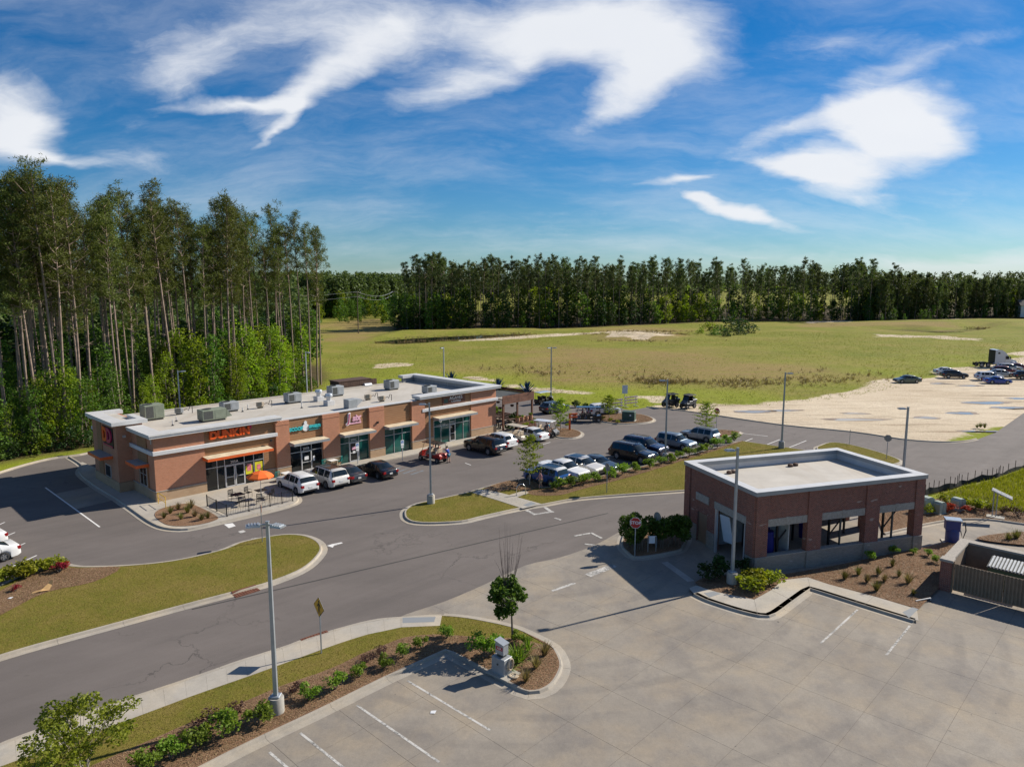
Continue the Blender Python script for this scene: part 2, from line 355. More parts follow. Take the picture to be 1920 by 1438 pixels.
    brick('stone_grey', (.285, .255, .215), (.21, .185, .155), (.40, .37, .33), (.45, .41, .36), .2, .0677, .6)
    t = NT('siding'); w = t.co('Object'); s = t.n('ShaderNodeSeparateXYZ'); t.l(w, s.inputs[0]); wv = t.n('ShaderNodeTexWave', bands_direction='Z'); wv.inputs['Scale'].default_value = 1.6; t.l(w, wv.inputs[0])
    n1 = t.noise(t.co('Object', (.4, .4, 6)), 2, 4); c = t.mix(t.rng(n1, .3, .7), (.26, .128, .054), (.34, .18, .085)); c = t.mix(t.rng(wv.outputs['Fac'], 0, .12, .55, 0), c, (.09, .045, .02)); t.col(c); t.set(rough=.75); t.bump(wv.outputs['Fac'], .3, .02)
    t = NT('roof_membrane'); w = t.co('World'); a = t.noise(w, .35, 6, .65); st = t.noise(t.co('World', (.9, .12, 1)), .7, 6, .65)
    c = t.mix(t.rng(a, .3, .7), (.40, .37, .32), (.52, .485, .425)); c = t.mix(t.rng(st, .5, .75, 0, .55), c, (.33, .27, .20)); t.col(c); t.set(rough=.75)
    simple('white_metal', (.55, .55, .54), .45, 0, .08, 1.2); simple('coping_grey', (.30, .315, .325), .45, .2, .1, 1.2); simple('band_white', (.60, .60, .60), .5, 0, .06)
    simple('precast', (.33, .30, .26), .9, 0, .22, 9, bump=.3); simple('aluminium', (.56, .57, .58), .38, .6, .06); simple('galvanised', (.36, .39, .42), .48, .55, .12, 2.)
    simple('hvac_grey', (.33, .35, .36), .55, .3, .15, 1.8); simple('hvac_green', (.20, .23, .17), .6, .1, .15, 1.8); simple('coil_dark', (.07, .075, .07), .7, .2, .3, 9)
    simple('black_metal', (.018, .018, .019), .5, .3); simple('dark_plastic', (.022, .022, .024), .6); simple('rubber', (.022, .022, .022), .85); simple('interior_dark', (.012, .012, .013), .8)
    simple('orange_sign', (.78, .105, .012), .4, 0, .05); simple('magenta_sign', (.38, .012, .08), .4, 0, .05); simple('orange_paint', (.72, .12, .018), .5, 0, .1); simple('orange_fabric', (.80, .14, .015), .8, 0, .12)
    simple('awning_top', (.56, .47, .33), .7, 0, .22, 1.5); simple('teal_sign', (.03, .42, .44), .45, 0, .1); simple('navy_trim', (.01, .04, .12), .5); simple('white_sign', (.78, .78, .77), .45, 0, .04); simple('pink_sign', (.72, .40, .50), .45, 0, .06); simple('pink_dark', (.42, .05, .14), .45)
    simple('red_sign', (.42, .012, .018), .35, 0, .06); simple('yellow_sign', (.62, .33, .015), .4, 0, .08); simple('black_print', (.012, .012, .012), .6); simple('blue_sign', (.02, .14, .42), .4); simple('sign_back', (.30, .30, .29), .45, .4)
    simple('yellow_paint', (.66, .40, .02), .5); simple('poster_yellow', (.68, .62, .02), .6, 0, .2, 2); simple('poster_pink', (.70, .20, .22), .6, 0, .4, 6); simple('teal_plastic', (.0, .16, .15), .5, 0, .2); simple('table_white', (.72, .72, .70), .5)
    simple('bark_pine', (.25, .185, .145), .95, 0, .35, 2.5, bump=.6); simple('bark_grey', (.17, .145, .115), .95, 0, .3, 3, bump=.4); simple('bark_pale', (.36, .31, .25), .9, 0, .25, 4); simple('utility_wood', (.10, .075, .055), .9)
    simple('wood_brown', (.145, .062, .036), .75, 0, .3, 2.); simple('wood_dark', (.075, .04, .026), .8, 0, .3, 2.); simple('terracotta', (.46, .24, .14), .85, 0, .15); simple('agave_blue', (.008, .06, .13), .4, .2, .2)
    simple('rust', (.16, .062, .036), .85, .2, .3, 5); simple('block_tan', (.225, .17, .118), .9, 0, .15, 2, bump=.2); simple('gate_tan', (.225, .155, .098), .7, 0, .14, 2.5); simple('dumpster_green', (.02, .07, .045), .6); simple('transformer_green', (.045, .085, .062), .6, 0, .2); simple('pale_green_box', (.30, .35, .29), .6)
    simple('vac_blue', (.012, .03, .16), .45, 0, .15); simple('brush_blue', (.01, .012, .16), .8); simple('frp_white', (.52, .53, .52), .5); simple('banner', (.55, .58, .62), .7, 0, .06); simple('silt_fabric', (.02, .021, .022), .8, 0, .3, 4)
    simple('chrome', (.62, .62, .62), .18, 1.0, .02); simple('rim', (.42, .43, .44), .32, .8, .05); simple('rim_dark', (.06, .06, .065), .4, .6); simple('tail_red', (.28, .008, .01), .15, 0, .05); simple('headlight', (.55, .57, .58), .08, .2, .05); simple('plate', (.62, .62, .60), .5); simple('stucco', (.50, .49, .45), .8); simple('cardboard', (.50, .31, .13), .8, 0, .1)
    simple('roof_shingle', (.10, .095, .09), .9); simple('house_siding', (.62, .64, .64), .7); simple('seat_tan', (.46, .38, .28), .7); simple('seat_black', (.03, .028, .027), .6); simple('skin', (.46, .25, .17), .6, 0, .06, 5); simple('hair_brown', (.055, .03, .018), .8, 0, .2)
    for k, c in dict(cloth_blue=(.02, .07, .34), cloth_pink=(.50, .22, .26), cloth_navy=(.02, .025, .05), cloth_khaki=(.34, .27, .18), cloth_red=(.30, .03, .03), cloth_white=(.6, .6, .6), cloth_teal=(.05, .18, .26), cloth_grey=(.12, .12, .13)).items(): simple(k, c, .9, 0, .12, 6)
    t = NT('cloth_camo'); t.col((.1, .1, .08))
    for k, (c, mt, rg) in dict(white=((.66, .66, .65), 0, .25), pearl=((.58, .56, .52), .1, .25), black=((.006, .006, .007), .1, .16), charcoal=((.035, .037, .04), .4, .25), gunmetal=((.06, .07, .085), .5, .28), navy=((.008, .016, .05), .3, .2), blue=((.008, .075, .27), .3, .22), royal=((.008, .045, .28), .2, .22), silver=((.34, .36, .37), .7, .3), steel=((.22, .27, .31), .6, .3), green=((.07, .10, .09), .5, .3), maroon=((.11, .015, .02), .3, .25), slate=((.05, .075, .10), .5, .25), red=((.36, .018, .014), .1, .25), cream=((.56, .50, .40), .0, .3), paleblue=((.42, .46, .48), .2, .28)).items():
        t = NT('paint_' + k); t.col(c); t.set(rough=rg, metal=mt, coat=.6)
        v = t.co('World'); t.set(rough=t.rng(t.noise(v, 4, 4), .3, .7, rg, rg + .16))
    for k, c in dict(glass_dark=(.010, .013, .014), glass_teal=(.012, .075, .062), glass_car=(.012, .017, .019)).items():
        t = NT(k); v = t.co('World'); f = t.noise(v, .55, 3); t.col(t.mix(t.rng(f, .35, .65), tuple(x * .6 for x in c), tuple(x * 1.5 for x in c))); t.set(rough=.05, spec=.55)
    simple('mud', (.20, .145, .10), .7, 0, .3, 1.2)
    t = NT('water'); t.col((.018, .022, .016)); t.set(rough=.03, spec=.6); t.bump(t.noise(t.co('World'), 1.2, 3), .04, .05)
    t = NT('puddle'); t.col((.30, .27, .22)); t.set(rough=.12, spec=.7); t.bump(t.noise(t.co('World'), 3, 2), .01, .02)
    def paint(nm, c, wear):
        t = NT(nm); f = t.noise(t.co('World'), 7, 6, .75); g = t.noise(t.co('World'), .9, 4, .6); t.col(t.mix(t.rng(t.mth('ADD', f, t.mth('MULTIPLY', g, .8)), wear, wear + .2), c, (.15, .145, .135))); t.set(rough=.8)
    paint('line_white', (.66, .65, .62), 1.02); paint('line_worn', (.50, .485, .45), .84); paint('line_blue', (.16, .20, .24), .82); paint('mat_grey', (.22, .235, .245), 1.15)
    # leaves: some light passes through
    def leaf(nm, a, b, tr=.35, sub=None):
        t = NT(nm); oi = t.n('ShaderNodeObjectInfo'); g = t.n('ShaderNodeNewGeometry'); f = t.noise(t.co('Object'), .9, 4, .7)
        rnd = t.n('ShaderNodeMath', operation='ADD'); t.l(f, rnd.inputs[0]); t.l(t.rng(g.outputs['Random Per Island'], 0, 1, -.18, .18), rnd.inputs[1])
        c = t.mix(t.rng(rnd.outputs[0], .2, .8), a, b); hs = t.n('ShaderNodeHueSaturation'); t.l(c, hs.inputs['Color']); t.l(t.rng(oi.outputs['Random'], 0, 1, .75, 1.25), hs.inputs['Value']); t.l(t.rng(oi.outputs['Random'], 0, 1, .485, .515), hs.inputs['Hue'])
        t.col(hs.outputs[0]); t.set(rough=.6, spec=.25)
        tl = t.n('ShaderNodeBsdfTranslucent'); t.l(t.mix(1., hs.outputs[0], (.95, 1., .45), 'MULTIPLY'), tl.inputs[0])
        ms = t.n('ShaderNodeMixShader'); ms.inputs[0].default_value = tr; t.l(t.b.outputs[0], ms.inputs[1]); t.l(tl.outputs[0], ms.inputs[2]); t.l(ms.outputs[0], t.t.nodes['Material Output'].inputs[0])
    leaf('needles', (.055, .075, .016), (.165, .185, .038), .34); leaf('needles_far', (.055, .085, .028), (.145, .18, .058), .34)
    leaf('leaf_bright', (.13, .21, .015), (.31, .39, .03), .55); leaf('leaf_mid', (.05, .11, .014), (.14, .23, .03), .42); leaf('leaf_dark', (.018, .045, .010), (.055, .105, .022), .35); leaf('leaf_shrub', (.09, .17, .016), (.26, .36, .045), .42)
    leaf('leaf_yellow', (.16, .19, .012), (.34, .34, .03), .4); leaf('leaf_maroon', (.045, .018, .02), (.10, .045, .04), .25); leaf('leaf_red', (.22, .01, .015), (.42, .03, .03), .3); leaf('leaf_olive', (.10, .10, .03), (.22, .20, .07), .3); leaf('twig', (.16, .12, .10), (.24, .18, .15), .0)
    leaf('grass_blade', (.115, .120, .016), (.27, .215, .05), .3); leaf('straw', (.13, .075, .04), (.34, .225, .14), .1); leaf('dry_tuft', (.17, .135, .06), (.33, .25, .13), .3); leaf('blade_field', (.15, .165, .02), (.30, .27, .07), .3)
    leaf('leaf_crape', (.15, .20, .02), (.34, .38, .05), .5); leaf('spruce', (.045, .11, .014), (.14, .25, .035), .4)
build_materials()
# ================================================================== GROUND
def seg_dist(PX, PY, poly):
    d = np.full(PX.shape, 1e9); ins = np.zeros(PX.shape, bool); m = len(poly)
    for i in range(m):
        x0, y0 = poly[i]; x1, y1 = poly[(i + 1) % m]; dx, dy = x1 - x0, y1 - y0
        t = np.clip(((PX - x0) * dx + (PY - y0) * dy) / (dx * dx + dy * dy + 1e-12), 0, 1)
        d = np.minimum(d, np.hypot(PX - x0 - t * dx, PY - y0 - t * dy))
        c = ((y0 > PY) != (y1 > PY)) & (PX < (x1 - x0) * (PY - y0) / (y1 - y0 + 1e-12) + x0); ins ^= c
    return np.where(ins, d, -d)
def vnoise(x, y, s, seed=0):
    r = np.random.default_rng(seed); T = r.random((256, 256)); xs, ys = x / s, y / s
    xi, yi = np.floor(xs).astype(int), np.floor(ys).astype(int); fx, fy = xs - xi, ys - yi; fx = fx * fx * (3 - 2 * fx); fy = fy * fy * (3 - 2 * fy)
    g = lambda a, b: T[a % 256, b % 256]
    return (g(xi, yi) * (1 - fx) + g(xi + 1, yi) * fx) * (1 - fy) + (g(xi, yi + 1) * (1 - fx) + g(xi + 1, yi + 1) * fx) * fy
SAND = [tuple(p) for p in W([(1225, 771), (1235, 760), (1330, 757), (1420, 756), (1500, 748), (1560, 743), (1640, 728), (1690, 713), (1740, 701), (1800, 692), (1850, 690), (1885, 682), (1915, 664), (1960, 650), (2060, 660), (2060, 740), (1945, 792), (1885, 826), (1840, 842), (1767, 848), (1694, 842), (1600, 827), (1500, 816), (1467, 813), (1336, 792), (1280, 783)])]
POND = W([(703, 641), (725, 644), (750, 645), (800, 642), (834, 638.5), (880, 636), (915, 633.5), (960, 630), (995, 627), (990, 625.5), (940, 627.5), (880, 629.5), (818, 632), (760, 635.5), (725, 638)])
POND = [tuple(p) for p in POND]
POND2 = [tuple(p) for p in W([(1640, 617), (1700, 621), (1760, 624), (1800, 623), (1850, 617), (1850, 614), (1800, 617), (1760, 619), (1700, 617)])]
STREAKS = [([(690, 684), (765, 678), (770, 685), (700, 690)], 1.6), ([(865, 708), (900, 699), (926, 702), (922, 712), (880, 714)], 2.5), ([(925, 716), (1010, 722), (1130, 735), (1130, 741), (1000, 736), (930, 728)], 2.5),
           ([(1640, 627), (1760, 630), (1850, 636), (1846, 640), (1740, 634), (1640, 631)], 2.2), ([(1000, 627), (1090, 624), (1130, 622), (1130, 626), (1080, 629), (860, 641), (860, 637)], 1.6), ([(1190, 742), (1235, 742), (1240, 757), (1195, 757)], 3.), ([(1130, 622), (1180, 618), (1250, 624), (1260, 634), (1200, 638), (1140, 635)], 3.0), ([(1500, 604), (1600, 602), (1600, 607), (1500, 608)], 2.5), ([(1755, 600), (1800, 596), (1808, 602), (1760, 605)], 2.5)]
BROWN = [([(880, 690), (960, 662), (1100, 652), (1250, 655), (1400, 665), (1520, 690), (1560, 715), (1450, 725), (1250, 722), (1050, 715), (930, 705)], 8.), ([(600, 612), (640, 600), (735, 596), (745, 612), (720, 628), (690, 640), (630, 648), (600, 640)], 5.), ([(1115, 612), (1260, 615), (1290, 632), (1220, 642), (1120, 640)], 5.), ([(1500, 606), (1780, 612), (1780, 616), (1500, 614)], 3.)]
ASPH = [(-700, 1100), (0, 887), (90, 862), (178, 848), (330, 806), (520, 765), (700, 736), (850, 722), (960, 742), (1060, 757), (1100, 766), (1150, 765), (1183, 769), (1212, 764), (1280, 771), (1336, 779), (1467, 798), (1500, 801), (1600, 811), (1694, 825), (1767, 830), (1812, 828), (1832, 824), (1867, 811), (1920, 774), (2080, 694), (2500, 720), (2200, 800), (1920, 872), (1865, 896), (1800, 911), (1740, 925), (1735, 970), (1500, 985), (1283, 1000), (1115, 1035), (985, 1070), (760, 1165), (640, 1185), (577, 1205), (450, 1249), (327, 1292), (223, 1326), (44, 1390), (-700, 1640)]
ASPHW = W(ASPH)
def build_ground():
    xs = np.unique(np.concatenate([np.arange(-110, 190, 1.5), np.arange(190, 420, 6.), np.arange(-260, -110, 6.), np.array([-9000, -4000, -2000, -1200, -800, -500, -350, 500, 700, 1000, 1600, 2600, 5000, 9000.])]))
    ys = np.unique(np.concatenate([np.arange(40, 300, 1.5), np.arange(300, 460, 6.), np.array([-3000, -800, -200, -60, -20, 0, 20, 30, 520, 620, 800, 1100, 1600, 2500, 4500, 9000.])]))
    X, Y = np.meshgrid(xs, ys, indexing='xy'); nx, ny = len(xs), len(ys)
    sand = seg_dist(X, Y, SAND); sand = np.clip(.5 + (sand + (vnoise(X, Y, 9, 3) - .5) * 9) / 5., 0, 1)
    for poly, w in STREAKS:
        d = seg_dist(X, Y, [tuple(p) for p in W(poly)]); sand = np.maximum(sand, .62 * np.clip(.5 + (d + (vnoise(X, Y, 4, 5) - .5) * w * 2.5) / w, 0, 1))
    brown = np.zeros_like(X)
    for poly, w in BROWN:
        d = seg_dist(X, Y, [tuple(p) for p in W(poly)]); brown = np.maximum(brown, np.clip(.5 + (d + (vnoise(X, Y, 14, 8) - .5) * w * 3) / (2 * w), 0, 1))
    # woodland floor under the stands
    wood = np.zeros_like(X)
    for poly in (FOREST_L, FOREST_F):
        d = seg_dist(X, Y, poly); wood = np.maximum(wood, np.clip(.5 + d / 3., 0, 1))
    inside = seg_dist(X, Y, [tuple(p) for p in ASPHW])
    pdm = np.minimum(np.clip(-seg_dist(X, Y, POND) / 8, 0, 1), np.clip(-seg_dist(X, Y, POND2) / 8, 0, 1))
    lime = np.clip(1.15 - (-inside) / 34 + (vnoise(X, Y, 8, 21) - .5) * .8, 0, 1) * (inside < 0)
    fld = pdm * np.clip((-inside - 3) / 10, 0, 1) * np.clip((Y - 70) / 30, 0, 1)
    Z = -.04 + fld * ((vnoise(X, Y, 22, 11) - .5) * .5 + (vnoise(X, Y, 6, 12) - .5) * .12)
    Z = np.where(sand > .15, -.03, Z); Z = np.where(inside > -2, -.14, Z)
    mc = at(1195, 632); Z += 1.6 * np.exp(-(((X - mc.x) / 14) ** 2 + ((Y - mc.y) / 9) ** 2)) * (.7 + .6 * vnoise(X, Y, 3, 9))
    for pd, dep in ((POND, .6), (POND2, .6)):
        d = seg_dist(X, Y, pd); Z -= dep * np.clip(d / 2.5, 0, 1)
    # bank beyond the pond and the low rise at the far right
    b = at(900, 623); d = seg_dist(X, Y, [tuple(p) for p in W([(690, 637), (760, 630), (900, 624), (1020, 620), (1020, 618), (880, 619), (740, 623)])]); Z += 1.0 * pdm * np.clip((d + 2) / 6, 0, 1)
    r = at(1900, 615); Z += 2.5 * pdm * np.exp(-(((X - r.x) / 60) ** 2 + ((Y - r.y - 12) / 38) ** 2))
    V = np.stack([X.ravel(), Y.ravel(), Z.ravel()], 1); i = np.arange(nx * ny).reshape(ny, nx)
    F = np.stack([i[:-1, :-1].ravel(), i[:-1, 1:].ravel(), i[1:, 1:].ravel(), i[1:, :-1].ravel()], 1)
    me = npmesh('ground', V, F); me.shade_smooth(); a = me.color_attributes.new('cover', 'FLOAT_COLOR', 'POINT')
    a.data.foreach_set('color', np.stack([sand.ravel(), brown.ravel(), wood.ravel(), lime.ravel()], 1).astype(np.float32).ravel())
    t = NT('field'); w = t.co('World'); at_ = t.n('ShaderNodeVertexColor'); at_.layer_name = 'cover'; s = t.n('ShaderNodeSeparateColor'); t.l(at_.outputs[0], s.inputs[0])
    n1 = t.noise(w, .045, 6, .65); n2 = t.noise(w, .5, 6, .7); n3 = t.noise(w, 6, 4, .7); n4 = t.noise(t.co('World', (.25, 1, 1)), .35, 6, .7)
    g = t.ramp(n1, [(.32, (.150, .180, .022)), (.5, (.205, .212, .034)), (.68, (.265, .225, .062))]); g = t.mix(t.rng(n2, .45, .72, 0, .6), g, (.245, .185, .075)); g = t.mix(t.rng(n4, .48, .72, 0, .55), g, (.10, .115, .02)); g = t.mix(t.mth('MULTIPLY', at_.outputs['Alpha'], .75), g, (.215, .255, .018))
    br = t.mix(t.rng(n2, .3, .7), (.31, .195, .105), (.235, .175, .070)); bm = t.mth('MULTIPLY', s.outputs[1], t.rng(n4, .22, .60, 0, .85)); c = t.mix(bm, g, br)
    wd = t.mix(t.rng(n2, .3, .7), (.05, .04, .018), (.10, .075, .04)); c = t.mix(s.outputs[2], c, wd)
    sd = t.mix(t.rng(n1, .3, .7), (.52, .425, .315), (.64, .545, .43)); sd = t.mix(t.rng(t.noise(t.co('World', (.22, 1, 1)), .55, 7, .7), .48, .72, 0, .65), sd, (.36, .265, .18)); tr = t.noise(t.co('World', (.1, 1.2, 1)), .45, 4, .6); sd = t.mix(t.rng(tr, .56, .68, 0, .7), sd, (.19, .135, .09)); sd = t.mix(t.rng(n3, .55, .8, 0, .3), sd, (.70, .61, .49))
    sm = t.rng(t.mth('ADD', s.outputs[0], t.mth('MULTIPLY', t.mth('SUBTRACT', n2, .5), .9)), .42, .62); c = t.mix(sm, c, sd)
    c = t.mix(.62, c, t.ramp(n3, [(.25, (.25, .25, .2)), (.75, (.75, .75, .72))]), 'OVERLAY')
    t.col(c); t.set(rough=.95, spec=.1); t.bump(t.mth('ADD', n3, t.mth('MULTIPLY', n2, 2.)), .7, .12)
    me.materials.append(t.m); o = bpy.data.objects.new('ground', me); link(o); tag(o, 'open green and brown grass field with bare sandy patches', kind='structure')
    return None
FOREST_L = [tuple(p) for p in W([(-500, 1000), (0, 868), (90, 852), (178, 838), (330, 796), (520, 748), (590, 728), (612, 712), (604, 690), (560, 672), (400, 680), (200, 700), (-300, 735), (-1500, 760)])]
FOREST_F = [tuple(p) for p in W([(735, 617), (760, 622), (850, 620), (1000, 617), (1150, 612), (1300, 606), (1400, 602), (1550, 603), (1700, 606), (1740, 602), (1850, 598), (2100, 598), (2500, 590), (2400, 566), (1800, 570), (1400, 575), (1000, 582), (760, 584), (735, 600)])]
build_ground()
def sheet(name, poly, z, m, label, smooth=None): 
    mb = MB(); p = ccw([Vector(q) for q in poly]); mb.add([(q.x, q.y, z) for q in p], [tuple(range(len(p)))]); return struct(name, mb, m, label)
sheet('road', ASPHW, 0.0, 'asphalt', 'grey asphalt road and car park sweeping between the two brick buildings')
NEWA = W([(-60, 985), (-40, 960), (0, 895), (90, 868), (178, 855), (270, 900), (283, 975), (345, 998), (420, 984), (560, 950), (470, 985), (400, 1000), (330, 1008), (260, 1000), (190, 985)])
sheet('pond_water', [Vector(p) for p in POND], -.055, 'water', 'narrow dark pond reflecting the far pine wood')
sheet('swamp_water', [Vector(p) for p in POND2], -.05, 'water', 'dark wet ditch in the grass near the far right wood')
def sh_clip(subj, clip):
    out = subj
    for i in range(len(clip)):
        a, b = clip[i], clip[(i + 1) % len(clip)]; inp, out = out, []
        if not inp: return []
        ins = lambda p: (b.x - a.x) * (p.y - a.y) - (b.y - a.y) * (p.x - a.x) >= 0
        for k in range(len(inp)):
            p, q = inp[k - 1], inp[k]
            if ins(p) != ins(q):
                d1 = (b - a); d2 = (q - p); t = ((a.x - p.x) * d1.y - (a.y - p.y) * d1.x) / (d2.x * d1.y - d2.y * d1.x); out.append(p + d2 * t)
            if ins(q): out.append(q)
    return out
# the concrete lot is cast in slabs; each slab is its own piece with open joints between
CONC = ccw(crom(W([(735, 1166), (760, 1152), (835, 1127), (910, 1095), (985, 1060), (1050, 1045), (1115, 1022), (1170, 992)]), 3) + W([(1250, 978), (1400, 962), (1560, 955), (1720, 965), (1800, 957), (1920, 960), (2300, 965)]) + [Vector((75, 30)), Vector((75, 6)), Vector((-40, 6)), Vector((-40, 14))] + W([(0, 1425), (223, 1340), (450, 1262), (600, 1215), (700, 1185)]))
GA = R(46.2); E1 = Vector((math.cos(GA), math.sin(GA))); E2 = Vector((-E1.y, E1.x)); GO = Vector((8.89, 30.65))
lot = thing('concrete_lot', 'pale slab concrete forecourt at lower right', None); del_ = None
tag(lot, kind='structure')
def build_slabs():
    base = MB(); p = CONC; base.add([(q.x, q.y, .001) for q in p], [tuple(range(len(p)))]); ob('joint_bed', base, 'asphalt', lot)
    S1, S2 = 3.15, 2.95; g = .006
    for i in range(-16, 22):
        for j in range(-16, 16):
            a0, a1, b0, b1 = i * S1 + g, (i + 1) * S1 - g, j * S2 + g, (j + 1) * S2 - g
            q = [GO + E1 * a + E2 * b for a, b in ((a0, b0), (a1, b0), (a1, b1), (a0, b1))]; r = sh_clip(p, q)
            if len(r) > 2 and abs(area2(r)) > .12:
                mb = MB(); mb.prism(r, -.01, .012); ob('slab', mb, 'concrete', lot)
build_slabs()
KERBS = []
def kerb(label, line, closed=True, h=.14, gut=.38, seg=3.05, left_in=True, top=.15, zt=0.):
    """kerb with gutter cast in lengths; 'line' is the kerb face, the planted side lies to its left"""
    if not left_in: line = list(reversed(line))
    root = thing('kerb', label, None); tag(root, kind='structure'); KERBS.append(root)
    L = line + [line[0]] if closed else line
    s = [0.]
    for a, b in zip(L, L[1:]): s.append(s[-1] + (b - a).length)
    tot = s[-1]; n = max(1, round(tot / seg))
    def pt(d):
        d = min(max(d, 0), tot)
        for i in range(len(s) - 1):
            if d <= s[i + 1] + 1e-9:
                t = (d - s[i]) / max(s[i + 1] - s[i], 1e-9); return L[i].lerp(L[i + 1], t)
        return L[-1]
    def nrm(d):
        a, b = pt(d - .12) if not closed else pt((d - .12) % tot), pt(d + .12) if not closed else pt((d + .12) % tot)
        t = b - a
        if t.length < 1e-6: t = Vector((1, 0))
        t.normalize(); return Vector((-t.y, t.x))
    prof = [(-gut, .004), (-gut, .016), (-.03, .022), (.025, h), (.045, h + .008), (top, h + .008), (top, -.01)] if gut > 0 else [(-.03, -.01), (0, h), (.02, h + .008), (top, h + .008), (top, -.01)]
    for k in range(n):
        d0, d1 = tot * k / n + .006, tot * (k + 1) / n - .006; m = max(2, int((d1 - d0) / .45) + 1); mb = MB(); np_ = len(prof)
        vs = []
        for i in range(m):
            d = d0 + (d1 - d0) * i / (m - 1); p = pt(d); nn = nrm(d)
            for o, z in prof: q = p + nn * o; vs.append((q.x, q.y, z + zt))
        fs = [(i * np_ + j, (i + 1) * np_ + j, (i + 1) * np_ + j + 1, i * np_ + j + 1) for i in range(m - 1) for j in range(np_ - 1)]
        fs += [tuple(range(np_ - 1, -1, -1)), tuple((m - 1) * np_ + j for j in range(np_))]
        mb.add(vs, fs); ob('kerb_segment', mb, 'kerb_concrete', root)
    return root
FILLS = []
def bed(name, poly, z, m, label): FILLS.append((name, poly, z, m)); return sheet(name, poly, z, m, label)
# --- north grass island by the drive
isl1 = ccw(crom(W([(-300, 1232), (-120, 1162), (0, 1101), (99, 1060), (146, 1065), (234, 1063), (330, 1053), (420, 1032), (451, 1019), (505, 1008), (542, 1004), (574, 1007), (596, 1017), (604, 1030), (599, 1042), (582, 1060), (556, 1076), (507, 1095), (469, 1106), (400, 1124), (314, 1147), (208, 1176), (86, 1209), (0, 1234), (-300, 1325)]), 3, True))
kerb('pale concrete kerb round the long grass island at left', isl1)
bed('lawn', offset(isl1, .14), .135, 'turf', 'mown grass of the long island beside the main road at left')
mul1 = crom(W([(-250, 1245), (-120, 1185), (0, 1112), (95, 1067), (146, 1069), (226, 1067), (175, 1095), (88, 1114), (0, 1158), (-200, 1262)]), 3, True)
bed('mulch_bed', mul1, .15, 'mulch', 'brown mulch bed with shrubs at the left edge of the long island')
# --- mall forecourt (walk, kerb, planting patch)
mall_kerb = crom(W([(128, 858), (152, 874), (148, 888), (175, 911), (216, 936), (251, 961), (280, 981), (307, 992), (345, 995), (380, 989), (420, 980), (474, 967.5), (530, 953.5), (553, 945.5), (560, 939), (556, 931)]), 4)
# --- middle island
isl2 = ccw(crom(W([(758, 967), (761, 957), (783, 946), (820, 938), (881, 924), (940, 907), (973, 901), (1000, 903), (1014, 917), (1014, 917), (1060, 909.5), (1165, 885), (1275, 859), (1354, 838), (1389, 828), (1389, 828), (1440, 835.5), (1498, 844), (1580, 858), (1640, 869), (1620, 880), (1500, 900), (1380, 913), (1280, 922), (1180, 929), (1083, 937), (1020, 948), (967, 957), (900, 972), (865, 980), (809, 983), (776, 981), (762, 975)]), 4, True))
kerb('kerb round the planted island in front of the parked cars', isl2)
bed('lawn', offset(isl2, .14), .135, 'turf', 'mown grass strip between the parked cars and the road')
bed('mulch_bed', crom(W([(1012, 921), (1060, 911), (1165, 886.5), (1275, 860.5), (1387, 829.5), (1375, 836), (1280, 866), (1180, 897), (1090, 920), (1050, 931), (1000, 931), (985, 922)]), 3, True), .15, 'mulch', 'mulch bed with a row of round shrubs before the parked cars')
bed('mulch_bed', crom(W([(908, 920), (930, 910), (960, 903), (985, 903), (1006, 908), (1011, 917), (985, 922), (955, 921), (925, 926)]), 3, True), .156, 'mulch', 'mulch patch with the bicycle at the tip of the middle island')
def walk(label, quads, z, m='walk_concrete', t=.02):
    root = thing('walkway', label, None); tag(root, kind='structure')
    for q in quads:
        c = sum(q, Vector((0, 0))) / len(q); mb = MB(); mb.prism([c + (p - c) * .994 for p in q], z - t, z); ob('paving_slab', mb, m, root)
    return root
def strip(a, b, n):
    """quads between two lines cut in n lengths"""
    def res(l):
        s = [0.]
        for p, q in zip(l, l[1:]): s.append(s[-1] + (q - p).length)
        o = []
        for k in range(n + 1):
            d = s[-1] * k / n; i = max(j for j in range(len(s)) if s[j] <= d + 1e-9); i = min(i, len(l) - 2); o.append(l[i].lerp(l[i + 1], (d - s[i]) / max(s[i + 1] - s[i], 1e-9)))
        return o
    A, B = res(a), res(b); return [[A[i], A[i + 1], B[i + 1], B[i]] for i in range(n)]
walk('pale concrete path crossing the grass island by the bicycle', strip(W([(884, 926), (930, 940), (980, 956.5)]), W([(912, 920), (955, 931), (1016, 948)]), 6), .158)
walk('small concrete pad under the bicycle rack', [W([(949, 933), (985, 922), (992, 927), (962, 938)])], .162)
sheet('ramp_mat', W([(888, 925), (903, 920.5), (911, 922), (896, 927)]), .1635, 'mat_grey', 'grey tactile mat at the upper end of the island path')
sheet('ramp_mat', W([(980, 950), (996, 944), (1006, 947.5), (990, 953)]), .1635, 'mat_grey', 'grey tactile mat at the road end of the island path')
